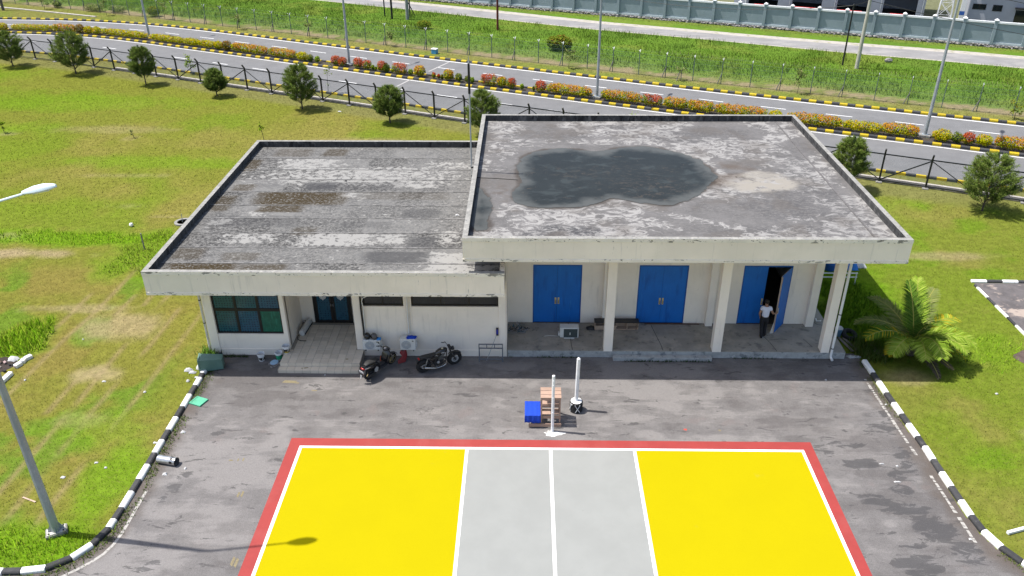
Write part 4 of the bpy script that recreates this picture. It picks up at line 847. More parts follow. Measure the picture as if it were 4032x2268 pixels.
# low concrete beam and open drain behind the fence
m_drain = M('drain_concrete', (.38, .35, .315), .92, .15, 3., bump=.2, layers=[dict(s=3., lo=.55, hi=.66, c=(.15, .14, .13), k=.7)]); m_dark = M('drain_shade', (.05, .047, .045), .95, .2, 4.)
ua, ub_ = urange(BFEN, -40.2, 40, .1)[0], urange(BFEN, 38, 40, .1)[0]
def longbox(nm, pl, o0, o1, z0, z1, m, ua, ub_, step=4.):
    mb = MB(); n = int((ub_-ua)/step)+1; vs = []; 
    for i in range(n+1):
        u = ua+(ub_-ua)*i/n
        for oo, z in ((o0, z0), (o1, z0), (o1, z1), (o0, z1)): vs.append((*pl.at(u, oo), z))
    fs = [(4*i+k, 4*i+(k+1) % 4, 4*i+4+(k+1) % 4, 4*i+4+k) for i in range(n) for k in range(4)]+[(0, 1, 2, 3), (4*n+3, 4*n+2, 4*n+1, 4*n)]
    mb.add(vs, fs); o = mb.build(nm, m); o['kind'] = 'structure'; return o
longbox('drain_wall', BFEN, .52, .74, -.1, .10, m_drain, ua, ub_); longbox('drain_wall', BFEN, .10, .24, -.1, .08, m_drain, ua, ub_); longbox('drain_floor', BFEN, .24, .52, -.1, .012, m_dark, ua, ub_)
longbox('drain_wall', PL([(-72, 86.7), (-60.1, 81.9), (-53.0, 78.9)]), -.15, .15, -.1, .10, m_drain, 0, 20)

# ------------------------------------------------------------------ green welded mesh fence beyond the road
m_gst = M('green_steel', (.10, .135, .125), .55, .15, 5.); m_gw = M('green_wire', (.07, .15, .11), .5, 0); m_gal = M('galvanised', (.36, .38, .39), .45, .1, 6., metal=.3)
gf = thing('security_fence', 'green wire security fence with forked post tops beyond the road', 'fence')
us = list(np.arange(urange(GFEN, -80, -79, .1)[0], GFEN.len-8, 2.52)); gp = [GFEN.at(u) for u in us]
mb = MB(); mb.cbox((0, 0, 1.0), (.06, .06, 2.0)); gpost = mb.mesh('post', m_gst, .005)
mb = MB(); mb.bar((0, 0, 1.98), (0, -.20, 2.24), .05, .06); mb.bar((0, 0, 1.98), (0, .20, 2.24), .05, .06); gy = mb.mesh('post_fork', m_gal, .004)
mb = MB(); mb.bar((0, 0, .95), (-.30, .02, 0), .07, .07); gs = mb.mesh('stay', m_foot, .004)
for k, (x, y) in enumerate(gp):
    th = GFEN.ang(us[k]); p_ = inst('post', gpost, gf, TR(x, y, 0, rz=th)); inst('post_fork', gy, p_)
    if k % 2 == 0: inst('stay', gs, gf, TR(x-.02, y-.05, 0, rz=th))
for z in (.55, 1.05, 1.55, 1.95):
    mb = MB(); mb.tube([(*q, z) for q in gp], .0045, 3); mb.build('line_wire', m_gst, gf)
V = wire_mesh(gp, .1, 1.95, .075, .0035, 'square'); o = facemesh('wire_panel', V, m_gw, None, gf); o['kind'] = 'stuff'
pts = []; ua = urange(GFEN, 10, 11, .1)[0]; ub_ = urange(GFEN, 44, 45, .1)[0]
for i in range(int((ub_-ua)/.36)*10):
    u = ua+.036*i; a = 2*math.pi*i/10; x, y = GFEN.at(u, .24*math.cos(a)); pts.append((x, y, 2.24+.24*math.sin(a)))
mb = MB(); mb.tube(pts, .005, 3); o = mb.build('razor_coil', M('rusty_wire', (.22, .15, .10), .6, .2, 3.), gf); o['kind'] = 'stuff'
for off in (-.18, .18):
    mb = MB(); mb.tube([(*GFEN.at(u, off), 2.22) for u in us], .0025, 3); mb.build('barbed_wire', m_gst, gf)

# ------------------------------------------------------------------ grey boundary wall, rubble plinth, fire station behind it
m_gwall = M('grey_wall_paint', (.215, .265, .295), .88, .07, .8, layers=[dict(s=1.5, lo=.55, hi=.7, c=(.25, .30, .325), k=.6, st=(1, 1, .4))]); m_gband = M('pale_grey_paint', (.42, .47, .50), .85, .06, 1.5); m_gcap = M('white_grey_paint', (.66, .67, .68), .8, .05, 2.)
m_rub = M('rubble_stone', (.25, .235, .225), .95, .3, 6., bump=.8, bscale=12., layers=[dict(s=5., lo=.52, hi=.6, c=(.09, .085, .08), k=.8), dict(s=3., lo=.6, hi=.7, c=(.36, .34, .33), k=.7)])
bw = thing('boundary_wall', 'long grey rendered wall with capped pillars along the service road', 'wall')
dW = Vector((.91601, -.40116, 0)); nW = Vector((.40116, .91601, 0)); W0 = Vector((-.42, 84.0, 0)); thW = math.atan2(-.40116, .91601)
def wl_(s, off, z=0.): p = W0+dW*s+nW*off; return (p.x, p.y, z)
TW = lambda s, off, z=0.: TR(*wl_(s, off, z), rz=thW)
SP = 2.862
mb = MB(); mb.cbox((0, .02, 1.43), (.30, .30, 2.36)); pil_me = mb.mesh('pillar', m_gwall, .01)
mb = MB(); mb.add([(-.21, -.19, 2.61), (.21, -.19, 2.61), (.21, .23, 2.61), (-.21, .23, 2.61), (-.21, -.19, 2.68), (.21, -.19, 2.68), (.21, .23, 2.68), (-.21, .23, 2.68), (0, .02, 2.84)], [(0, 1, 5, 4), (1, 2, 6, 5), (2, 3, 7, 6), (3, 0, 4, 7), (3, 2, 1, 0), (4, 5, 8), (5, 6, 8), (6, 7, 8), (7, 4, 8)]); cap_me = mb.mesh('pillar_cap', m_gcap)
mb = MB(); mb.box((.15, .06, .48), (SP-.15, .16, 2.34)); pan_me = mb.mesh('wall_panel', m_gwall)
mb = MB(); mb.box((.15, -.05, 2.34), (SP-.15, .20, 2.52)); cop_me = mb.mesh('coping', m_gcap)
mb = MB(); mb.box((.15, -.04, .30), (SP-.15, .18, .48)); bas_me = mb.mesh('base_band', m_gband)
rub = []
for v in range(3):
    mb = MB(); random.seed(50+v)
    for i in range(24):
        x = random.uniform(0, SP); z = random.uniform(.0, .24); r = random.uniform(.10, .2)
        mb.lathe([(0, -r*.6), (r*.8, -r*.3), (r, .05*r), (r*.6, r*.5), (0, r*.65)], 6, TR(x, -.10+random.uniform(-.06, .04), z, rx=random.random(), rz=random.random()*3, s=(1.3, .7, .8)))
    mb.box((0, -.06, -.1), (SP, .25, .30)); rub.append(mb.mesh('rubble_plinth', m_rub))
for k in range(-8, 26):
    s = k*SP
    p_ = inst('pillar', pil_me, bw, TW(s, 0)); inst('pillar_cap', cap_me, p_); inst('wall_panel', pan_me, bw, TW(s, 0)); inst('coping', cop_me, bw, TW(s, 0)); inst('base_band', bas_me, bw, TW(s, 0)); inst('rubble_plinth', rub[k % 3], bw, TW(s, 0))
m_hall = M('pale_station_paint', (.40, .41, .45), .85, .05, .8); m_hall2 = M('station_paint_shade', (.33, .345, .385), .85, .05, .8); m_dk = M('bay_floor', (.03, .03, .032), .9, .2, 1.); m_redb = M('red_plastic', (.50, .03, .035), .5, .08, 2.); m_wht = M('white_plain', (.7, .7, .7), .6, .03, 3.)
hall = thing('vehicle_hall', 'pale grey vehicle hall with dark open bays behind the boundary wall', 'building', wl_(0, 10), thW)
for a, b in ((23.3, 25.02), (28.58, 30.24), (33.67, 35.39), (39.11, 40.47), (44.06, 44.9)):
    mb = MB(); mb.box((a, 0, 0), (b, .5, 4.2)); mb.build('bay_pier', m_hall, hall)
    mb = MB(); mb.tube([(b-.25, -.06, 0), (b-.25, -.06, 4.2)], .05, 6); mb.build('drain_pipe', m_wht, hall)
mb = MB(); mb.box((23.3, 0, 4.2), (44.9, .5, 6.0)); mb.build('lintel', m_hall, hall)
mb = MB(); mb.box((23.1, -.8, 6.0), (45.1, 9.2, 6.25)); mb.build('roof', m_hall2, hall)
mb = MB(); mb.box((23.3, 8.5, 0), (44.9, 8.8, 6.0)); mb.box((23.3, .5, 0), (23.5, 8.5, 6.0)); mb.box((44.7, .5, 0), (44.9, 8.5, 6.0)); mb.build('outer_wall', m_hall2, hall)
mb = MB(); mb.box((23.5, .5, -.1), (44.7, 8.5, .03)); mb.build('bay_floor', m_dk, hall)
for i, (a, b) in enumerate(((25.9, 27.0), (30.5, 33.3), (35.5, 38.3), (41.35, 42.85))):
    t = thing('red_barrier', 'low red barrier with white patches, %s in the dark hall bays' % ('first from the left', 'second from left', 'third from left', 'rightmost')[i], 'barrier', wl_((a+b)/2, 9.3), thW, 'red barriers in the hall bays')
    w = b-a; mb = MB(); mb.prism([(-.25, 0), (.25, 0), (.14, .45), (.12, 1.02), (-.12, 1.02), (-.14, .45)], -w/2, w/2); mb.v = [(v[2], v[0], v[1]) for v in mb.v]; mb.build('barrier_body', m_redb, t, .015)
    mb = MB(); mb.box((-w*.35, -.262, .12), (-w*.12, -.24, .36)); mb.box((w*.1, -.262, .12), (w*.33, -.24, .36)); mb.box((-w*.3, -.131, .85), (-w*.1, -.118, .98)); mb.build('reflector', m_wht, t)
off_ = thing('office_block', 'grey office block with small dark windows behind the boundary wall', 'building', wl_(0, 10), thW)
mb = MB(); mb.box((49.3, 0, 0), (72, 9, 6.2)); mb.build('wall', m_hall2, off_)
mb = MB(); mb.box((48.9, -.9, 6.2), (72.3, 9.4, 6.45)); mb.build('roof', m_hall, off_)
for a, b, z0, z1 in ((49.75, 50.95, 2.05, 2.5), (51.75, 52.55, 1.98, 2.5)):
    f = MB(); f.box((a-.07, -.05, z0-.07), (b+.07, -.004, z0)); f.box((a-.07, -.05, z1), (b+.07, -.004, z1+.07)); f.box((a-.07, -.05, z0), (a, -.004, z1)); f.box((b, -.05, z0), (b+.07, -.004, z1)); f.box(((a+b)/2-.03, -.045, z0), ((a+b)/2+.03, -.006, z1))
    o = f.build('window', m_frame, off_); g = MB(); g.box((a, -.03, z0), (b, -.012, z1)); g.build('pane', m_tint, o)
mb = MB(); mb.box((54.0, -.02, 0), (56.2, .0, 2.15)); mb.build('door', m_tint, off_); mb = MB(); mb.box((53.85, -.7, 2.35), (56.6, 0, 2.45)); mb.build('door_canopy', m_frame, off_)
sp_ = thing('sign_post', 'white square post with a blue band beside the office block', 'post', wl_(48.75, 9.6), thW)
mb = MB(); mb.cbox((0, 0, 2.5), (.5, .3, 5.0)); mb.build('post', m_wht, sp_, .01); mb = MB(); mb.cbox((0, 0, 1.55), (.515, .315, .42)); mb.build('blue_band', M('blue_band_paint', (.03, .10, .35), .6, .03), sp_)
tw = thing('lattice_tower', 'white steel lattice water tower standing behind the boundary wall', 'tower', wl_(46.9, 7.2), thW)
cs = lambda z: .78-.055*z; cn = ((-1, -1), (1, -1), (1, 1), (-1, 1))
for sx, sy in cn: mb = MB(); mb.bar((sx*cs(0), sy*cs(0), 0), (sx*cs(6), sy*cs(6), 6), .09, .09); mb.build('leg', m_wht, tw)
zz = [0, 1.5, 3.0, 4.5, 6.0]
for i in range(4):
    for k in range(4):
        a, b = cn[k], cn[(k+1) % 4]; z0, z1 = zz[i], zz[i+1]
        for (p, za), (q, zb_) in (((a, z0), (b, z1)), ((b, z0), (a, z1)), ((a, z1), (b, z1))):
            mb = MB(); mb.bar((p[0]*cs(za), p[1]*cs(za), za), (q[0]*cs(zb_), q[1]*cs(zb_), zb_), .05, .05); mb.build('brace', m_wht, tw)
mb = MB(); mb.lathe([(0, 6.05), (.75, 6.05), (.8, 6.2), (.8, 7.6), (.5, 7.8), (0, 7.85)], 20); mb.build('tank', m_wht, tw, 0, True)
mb = MB(); mb.bar((.9, -.3, 0), (.55, -.2, 6), .03); mb.bar((.9, .2, 0), (.55, .25, 6), .03)
for i in range(20): z = .3*i; mb.bar((.9-.0583*z, -.3+.0166*z, z), (.9-.0583*z, .2+.008*z, z), .02)
mb.build('ladder', m_wht, tw)

# ------------------------------------------------------------------ poles, wires
def pole(nm, lab, x, y, h, r0, r1, m, cat='pole', lean=(0, 0), arm=False, group=None):
    t = thing(nm, lab, cat, (x, y, 0), 0, group); mb = MB(); mb.tube([(0, 0, -.2), (lean[0]*.5, lean[1]*.5, h/2), (lean[0], lean[1], h)], [r0, (r0+r1)/2, r1], 10); mb.build('shaft', m, t, 0, True)
    if arm: mb = MB(); mb.bar((-.9, .35, h-.35), (.9, -.35, h-.35), .1, .12); mb.build('cross_arm', m, t)
    mb = MB(); mb.lathe([(r1+.01, h-.22), (r1+.03, h-.2), (r1+.03, h-.1), (r1+.01, h-.08)], 10, TR(*lean, 0), True); mb.build('band', m_blk, t); return t
m_upole = M('concrete_pole', (.40, .38, .32), .85, .1, 2.); m_gpole = M('grey_pole', (.22, .225, .225), .8, .15, 2.); m_bpole = M('black_pole', (.014, .015, .014), .6, .1, 2.); m_rpole = M('red_oxide_pole', (.11, .02, .015), .7, .15, 2.)
pole('utility_pole', 'pale concrete utility pole with a cross arm in the long grass, thickest of the poles', 30.0, 54.43, 9.6, .19, .12, m_upole, arm=True)
pole('utility_pole', 'slim black pole just left of the pale concrete utility pole', 29.13, 55.74, 5.6, .085, .07, m_bpole)
pole('utility_pole', 'dark red pole standing alone in the long grass near the service road', -4.21, 71.5, 7.0, .13, .11, m_rpole)
pole('utility_pole', 'grey round pole, thickest of the cluster of poles by the service road', -15.19, 77.6, 8.5, .20, .15, m_gpole)
pole('utility_pole', 'thick black pole, second from the left in the cluster by the service road', -17.1, 78.0, 8.0, .13, .11, m_bpole)
pole('utility_pole', 'thin black pole, leftmost in the cluster by the service road', -18.24, 79.7, 7.5, .08, .07, m_bpole)
pole('utility_pole', 'thin black pole close behind the thick grey pole', -15.0, 78.6, 7.5, .08, .07, m_bpole)
t = thing('pole_stay', 'black slanting stay leaning towards the thick grey pole', 'pole', (-14.5, 79.84, 0)); mb = MB(); mb.tube([(0, 0, -.1), (-3.2, -.4, 6.5)], .055, 8); mb.build('shaft', m_bpole, t)
pole('tree_pole', 'dark round post in the grass at the far left corner', -67.4, 83.5, 5.0, .17, .13, M('dark_timber_pole', (.10, .085, .075), .9, .2, 3.))
def cable(a, b, sag, r=.016, lab=''):
    P = [(a[0]+(b[0]-a[0])*t, a[1]+(b[1]-a[1])*t, a[2]+(b[2]-a[2])*t-4*sag*t*(1-t)) for t in np.linspace(0, 1, 24)]
    mb = MB(); mb.tube(P, r, 4); tag(mb.build('overhead_cable', m_bpole), lab, 'cable')
cable((-4.2, 71.5, 6.9), (29.13, 55.74, 5.45), 1.9, .022, 'sagging black cable strung from the red pole to the slim black pole')
cable((29.13, 55.74, 5.45), (30.0, 54.43, 6.1), .02, .02, 'short cable joining the slim black pole to the concrete pole')
cable((30.0, 54.43, 6.1), (62, 39.5, 3.2), .9, .022, 'black cable running right from the concrete pole across the grey wall')
cable((30.0, 54.43, 8.9), (64, 38.5, 4.6), .9, .022, 'upper black cable running right from the concrete pole')

# ------------------------------------------------------------------ street lamps
m_lamp = M('galvanised_lamp', (.33, .36, .38), .5, .1, 2., metal=.35); m_head = M('lamp_head', (.60, .69, .74), .4, .04, 2.); m_lens = M('lamp_lens', (.75, .77, .78), .15, 0)
def lamp_head(parent, T):
    mb = MB(); prof = [(-.04, .06, .05), (.06, .10, .075), (.26, .155, .115), (.50, .165, .12), (.70, .115, .085), (.80, .05, .05)]; n = 12; vs = []
    for x, w, h in prof: vs += [(x, w*math.cos(2*math.pi*k/n), (h if math.sin(2*math.pi*k/n) > 0 else h*.55)*math.sin(2*math.pi*k/n)) for k in range(n)]
    fs = [(i*n+k, i*n+(k+1) % n, (i+1)*n+(k+1) % n, (i+1)*n+k) for i in range(len(prof)-1) for k in range(n)]+[tuple(range(n))[::-1], tuple(range((len(prof)-1)*n, len(prof)*n))]
    mb.add(vs, fs); h = mb.build('lamp_head', m_head, parent, 0, True, T=T)
    mb = MB(); mb.box((.22, -.10, -.055), (.62, .10, -.045)); mb.build('lens', m_lens, h)
    mb = MB(); mb.cbox((.75, 0, .035), (.06, .045, .012)); mb.build('catch', m_frame, h)
m_bolt = M('bolt', (.02, .02, .02), .6, 0)
t = thing('street_lamp', 'tall grey street lamp with a pale blue head leaning over the yard from the left', 'street lamp', (-15.72, -4.22, 0), R(6))
mb = MB(); mb.tube([(0, 0, .02), (0, 0, 3.5), (0, 0, 7), (0, 0, 10.4)], [.135, .115, .09, .065], 8); mb.build('shaft', m_lamp, t)
mb = MB(); mb.tube([(0, 0, 10.35), (.12, .01, 10.72), (.5, .05, 10.95), (1.2, .11, 11.16), (2.25, .20, 11.42)], [.05, .045, .04, .035, .03], 8); mb.build('arm', m_head, t, 0, True)
lamp_head(t, TR(2.16, .19, 11.42, ry=R(-9), rz=R(5), s=(1.0, .98, 1.05)))
mb = MB(); mb.cbox((0, 0, .06), (.62, .40, .10)); mb.build('plinth', m_foot, t, .01, T=TR(rz=R(22)))
mb = MB(); mb.cbox((0, 0, .125), (.54, .34, .025)); bp_ = mb.build('base_plate', M('base_plate', (.42, .41, .38), .7, .12, 6., layers=[dict(s=4., lo=.6, hi=.66, c=(.5, .35, .05), k=.7)]), t, T=TR(rz=R(22)))
for sx in (-.21, .21):
    for sy in (-.12, .12): mb = MB(); mb.lathe([(.025, .13), (.025, .17), (0, .175)], 6, TR(sx, sy, 0)); mb.build('bolt', m_bolt, bp_)
for k in range(4): mb = MB(); a = k*math.pi/2; mb.add([(.12*math.cos(a), .12*math.sin(a), .14), (.24*math.cos(a), .24*math.sin(a), .14), (.115*math.cos(a), .115*math.sin(a), .42), (.12*math.cos(a)+.012, .12*math.sin(a)+.012, .14), (.24*math.cos(a)+.01, .24*math.sin(a)+.01, .14), (.115*math.cos(a)+.012, .115*math.sin(a)+.012, .42)], [(0, 1, 2), (5, 4, 3), (0, 3, 4, 1), (1, 4, 5, 2)]); mb.build('gusset', m_lamp, bp_)
for i, (x, y) in enumerate(((-42.08, 67.39), (-17.85, 55.23), (4.93, 44.24), (27.88, 34.51))):
    th = R(-24.6) if i else R(-29)
    t = thing('street_lamp', 'twin armed grey street lamp on the road median, %s of the four' % ('leftmost', 'second from the left', 'third from the left', 'rightmost')[i], 'street lamp', (x, y, .08), th, 'street lamps on the median')
    mb = MB(); mb.tube([(0, 0, .02), (0, 0, 4), (0, 0, 8), (0, 0, 10.6)], [.125, .105, .085, .065], 8); mb.build('shaft', m_lamp, t)
    for s in (-1, 1):
        mb = MB(); mb.tube([(0, 0, 10.5), (0, s*.3, 10.95), (0, s*1.0, 11.15), (0, s*2.0, 11.3)], [.045, .04, .035, .03], 8); mb.build('arm', m_lamp, t, 0, True)
        lamp_head(t, TR(0, s*1.95, 11.29, ry=R(-7), rz=R(90*s)))
    mb = MB(); mb.cbox((0, 0, 0), (.75, .62, .34)); mb.build('plinth', m_foot, t, .02)
    mb = MB(); mb.cbox((0, 0, .18), (.42, .42, .03)); mb.build('base_plate', m_lamp, t)

# lightning rod on the roof edge
t = thing('lightning_rod', 'tall grey rod with a black tip clamped to the higher roof edge', 'lightning rod', (-3.42, 12.4, 5.25))
mb = MB(); mb.tube([(0, 0, -.6), (0, 0, 4.2)], .035, 8); mb.build('shaft', m_gal, t); mb = MB(); mb.tube([(0, 0, 4.15), (.0, 0, 5.45)], [.055, .05], 8); mb.build('black_sleeve', m_blk, t)
mb = MB(); mb.tube([(0, 0, 5.44), (0, 0, 5.8)], [.03, .006], 6); mb.bar((-.17, 0, 5.5), (.17, 0, 5.5), .014); mb.bar((0, -.17, 5.53), (0, .17, 5.53), .014); mb.build('tip', m_gal, t)
mb = MB(); mb.cbox((.04, 0, .35), (.14, .10, .05)); mb.build('clamp', m_blk, t); mb = MB(); mb.cbox((.04, 0, .75), (.14, .10, .05)); mb.build('clamp', m_blk, t)

# ------------------------------------------------------------------ vegetation
m_need = M('needles', (1, 1, 1), .8, 0, attr='Col', spec=0., trans=.25, upn=.55); m_leaf = M('leaves', (1, 1, 1), .6, 0, attr='Col', spec=0., trans=.28, upn=.6); m_bark = M('bark', (.075, .060, .048), .92, .25, 14., world=False); m_stem = M('green_stem', (.11, .10, .05), .85, .15, 9., world=False)
def conifer(seed, h, w, zc=.72, nb=250, npb=92):
    r = np.random.default_rng(seed); V = []; C = []; tw = MB()
    tw.tube([(0, 0, -.1), (.015, .0, .5), (.0, .02, h*.5), (0, 0, h*.86)], [.062, .05, .03, .008], 7)
    ss = lambda t: max(0., min(1., t))
    lob = r.uniform(0, 6.28, 3)
    for b in range(nb):
        t = r.random()**1.0; z = zc+(h-zc)*t; a = r.random()*6.283
        f = math.sqrt(max(0., 1-((t-.30)/(.72 if t > .30 else .50))**2))**1.05; rad = w/2*f*(.80+.30*r.random())*(1+.10*math.sin(3*a+lob[0]+4*t)+.07*math.sin(5*a+lob[1]))
        if t > .9: rad = max(rad, .12*r.random())
        e = np.array([math.cos(a)*rad, math.sin(a)*rad, z+.10*rad]); s = np.array([0, 0, max(.35, z-.55*rad-.05)]); d = e-s; L_ = np.linalg.norm(d); d /= L_
        if b % 4 == 0 and L_ > .3: tw.tube([tuple(s), tuple((s+e)/2+[0, 0, .03]), tuple(e)], [.014, .009, .003], 4, False)
        for k in range(npb):
            q = s+(e-s)*(.38+.66*r.random()**.6); v = d*.55+r.normal(0, .5, 3)+np.array([0, 0, .22]); v /= np.linalg.norm(v); ln = .11+.13*r.random()
            sd = np.cross(v, r.normal(0, 1, 3)); sd = sd/np.linalg.norm(sd)*(.0085+.006*r.random()); q = q+r.normal(0, .035, 3)
            V.append([q-sd, q+sd, q+v*ln]); g = r.random(); rr = np.hypot(q[0], q[1])/(w/2)
            base = np.array([.100, .160, .030])*(1-g)+np.array([.180, .240, .048])*g
            if r.random() < .10: base = np.array([.14, .13, .045])
            C.append(base*(.8+.4*r.random()))
    # wispy leader
    for k in range(260):
        z = h*(.86+.17*r.random()); q = np.array([r.normal(0, .035), r.normal(0, .035), z]); v = np.array([r.normal(0, .35), r.normal(0, .35), 1.]); v /= np.linalg.norm(v); sd = np.cross(v, r.normal(0, 1, 3)); sd = sd/np.linalg.norm(sd)*.007; V.append([q-sd, q+sd, q+v*.2]); C.append(np.array([.06, .10, .028])*(.7+.6*r.random()))
    return tw.mesh('trunk', m_bark), facemesh('crown', V, m_need, C, False)
CON = [conifer(1, 3.3, 2.7, .88), conifer(2, 3.3, 2.3, .9), conifer(3, 3.3, 2.05, .98), conifer(4, 2.4, 1.9, .72)]
for i, (x, y, v, s, rz, lab) in enumerate(((-50.2, 54.95, 0, .98, .3, 'dense round casuarina tree at the far left end of the black fence'), (-42.8, 52.3, 0, 1.12, 2.2, 'largest clipped casuarina tree on the left lawn, second from the left'), (-34.65, 48.45, 2, 1.0, 1., 'pointed narrow casuarina tree, third from the left along the fence'),
        (-27.12, 44.9, 3, .93, 4., 'smallest clipped casuarina tree in the row along the fence'), (-18.98, 41.25, 1, 1.06, .7, 'shaggy tall casuarina tree, fifth from the left along the fence'), (-11.37, 37.75, 3, 1.14, 2.9, 'bright green casuarina tree just left of the lightning rod'),
        (-4.1, 34.7, 1, 1.0, 5.2, 'casuarina tree half hidden behind the back corner of the higher roof'), (18.75, 24.5, 2, 1.0, 3.3, 'casuarina tree partly hidden behind the right edge of the roof'), (25.69, 21.4, 0, 1.02, 4.4, 'broad casuarina tree on the right lawn with a round shadow'))):
    t = thing('casuarina_tree', lab, 'tree', (x, y, 0), rz, 'clipped casuarina trees along the black fence'); t.scale = (s, s, s)
    inst('trunk', CON[v][0], t); inst('crown', CON[v][1], t)
PAL = dict(G=([(.38, .37, .005), (.29, .32, .005), (.44, .38, .006), (.19, .23, .007)], [(.48, .34, .007), (.48, .20, .010)], .22), O=([(.14, .12, .008), (.18, .13, .01), (.09, .09, .006)], [(.26, .10, .012), (.22, .12, .012)], .45),
           M=([(.29, .31, .006), (.21, .25, .006), (.36, .33, .008), (.13, .18, .009)], [(.46, .17, .016), (.48, .26, .018), (.40, .14, .014)], .55), R=([(.18, .22, .010), (.125, .18, .010), (.24, .25, .012)], [(.38, .055, .022), (.42, .11, .026), (.32, .055, .022)], .8),
           S=([(.10, .15, .015), (.07, .115, .012), (.15, .19, .02)], [(.16, .20, .02), (.24, .16, .03)], .3), L=([(.17, .26, .015), (.13, .21, .015), (.22, .30, .03)], [(.22, .30, .03)], .3), P=([(.13, .19, .04), (.18, .22, .06), (.09, .14, .03), (.24, .26, .10)], [(.26, .27, .12)], .3))
def bush(L_, W_, H_, pal, seed, dens=1., leaf=.055, z0=.10, box=True):
    r = np.random.default_rng(seed); n = int(dens*(520*L_+260)*max(.35, H_)/.8); green, tip, amt = PAL[pal]; V = []; C = []; k = 0; ph = r.uniform(0, 6.28, 4)
    while k < n:
        u = r.uniform(-1, 1, 3); e = 3.2 if L_ > 1.6*W_ else 2.3
        d = (abs(u[0])**(e*1.6 if L_ > 1.6*W_ else e)+abs(u[1])**e+abs(u[2])**e)**(1/e)
        if d > 1 or d < .62 and r.random() < .8: continue
        bump = 1+.10*math.sin(u[0]*L_*2.6+ph[0])*math.sin(u[1]*2+ph[1])+.07*math.sin(u[0]*L_*5.5+u[2]*3+ph[2])+.05*r.normal()
        q = np.array([u[0]*L_/2*(1+.02*r.normal()), u[1]*W_/2*bump, z0+(H_-z0)*(.5+.5*u[2]*bump)])
        nrm = np.array([u[0]/L_, u[1]/W_, u[2]/H_*1.2]); nrm = nrm/np.linalg.norm(nrm)+r.normal(0, .65, 3)+np.array([0, 0, .25]); nrm /= np.linalg.norm(nrm)
        a = np.cross(nrm, r.normal(0, 1, 3)); a /= np.linalg.norm(a); b = np.cross(nrm, a); s = leaf*(.6+.8*r.random())
        V.append([q-a*s, q-b*s*.45, q+a*s, q+b*s*.45])
        top = .5+.5*u[2]; cl = top-.60+.26*math.sin(u[0]*L_*1.9+ph[3])+.12*math.sin(u[0]*L_*4.7+u[1]*3+ph[0]); ptip = amt*(1.35 if cl > .05 else .75 if cl > -.08 else .10)
        c = np.array(tip[r.integers(len(tip))] if r.random() < ptip else green[r.integers(len(green))])
        C.append(c*(.85+.3*r.random())); k += 1
    return facemesh('foliage', V, m_leaf, C, False)
def shrub(nm, lab, cat, x, y, z, rz, L_, W_, H_, pal, seed, grp, dens=1., leaf=.055, z0=.1):
    t = thing(nm, lab, cat, (x, y, z), rz, grp); inst('foliage', bush(L_, W_, H_, pal, seed, dens, leaf, z0), t)
    mb = MB(); n = max(1, int(L_/.45)); rr = random.Random(seed)
    for i in range(n):
        px = -L_/2+(i+.5)*L_/n+rr.uniform(-.05, .05); mb.tube([(px, 0, -.05), (px+rr.uniform(-.04, .04), rr.uniform(-.05, .05), H_*.35), (px+rr.uniform(-.12, .12), rr.uniform(-.1, .1), H_*.7)], [.018, .014, .005], 5)
    mb.build('stem', m_bark, t); return t
HX = [(-60.62, -59.45, 'G'), (-59.07, -54.01, 'G'), (-54.0, -51.06, 'M'), (-51.01, -50.0, 'O'), (-49.96, -48.96, 'G'), (-48.96, -47.78, 'G'), (-47.75, -41.55, 'G'), (-41.2, -36.8, 'G'), (-36.75, -34.9, 'G'), (-34.85, -33.02, 'G'), (-33.02, -32.0, 'G'), (-32.0, -30.94, 'O'), (-30.94, -26.6, 'M'), (-26.5, -23.38, 'M'), (-23.3, -22.16, 'G'), (-22.12, -21.59, 'S'), (-21.31, -20.85, 'L'), (-19.5, -18.69, 'R'), (-18.72, -17.97, 'R'), (-17.17, -16.29, 'R'), (-16.2, -15.43, 'R'), (-15.38, -15.08, 'L'), (-15.05, -14.87, 'L'), (-14.75, -13.8, 'R'), (-14.21, -13.56, 'L'), (-13.39, -13.18, 'L'), (-13.18, -11.9, 'R'), (-11.69, -11.3, 'L'), (-11.12, -10.11, 'M'), (-9.43, -9.1, 'R'), (-8.93, -8.68, 'R'), (-8.62, -8.38, 'S'), (-8.32, -7.44, 'M'), (-7.23, -6.65, 'S'), (-6.36, -5.87, 'S'), (-5.87, -5.53, 'L'), (-4.86, -3.53, 'R'), (-3.49, -2.67, 'M'), (-2.62, -1.84, 'R'), (-1.47, -1.16, 'L'), (-0.43, -0.22, 'S'), (-0.17, 0.75, 'R'), (0.79, 4.5, 'M'), (5.21, 8.34, 'M'), (8.3, 9.93, 'R'), (10.04, 11.84, 'M'), (11.8, 13.75, 'M'), (13.75, 17.49, 'M'), (17.5, 18.5, 'G'), (18.73, 22.44, 'M'), (22.44, 24.94, 'G'), (24.85, 27.2, 'M'), (27.95, 29.15, 'G'), (29.12, 29.76, 'S'), (29.7, 30.48, 'R'), (30.48, 31.47, 'G'), (31.56, 33.9, 'M')]
ORD = 'first second third fourth fifth sixth seventh eighth ninth tenth'.split()
LK_ = dict(G='yellow green', O='brownish orange', M='orange tipped', R='red tipped', S='dark green', L='lime green')
refs = [(-60, 'from the far left end of the median'), (-42.1, 'right of the leftmost median lamp'), (-17.85, 'right of the second median lamp'), (4.93, 'right of the third median lamp'), (27.88, 'right of the rightmost median lamp')]
cnt = {}
cx_ = np.array([MEDN.at(u, .85) for u in np.linspace(0, MEDN.len, 3000)])
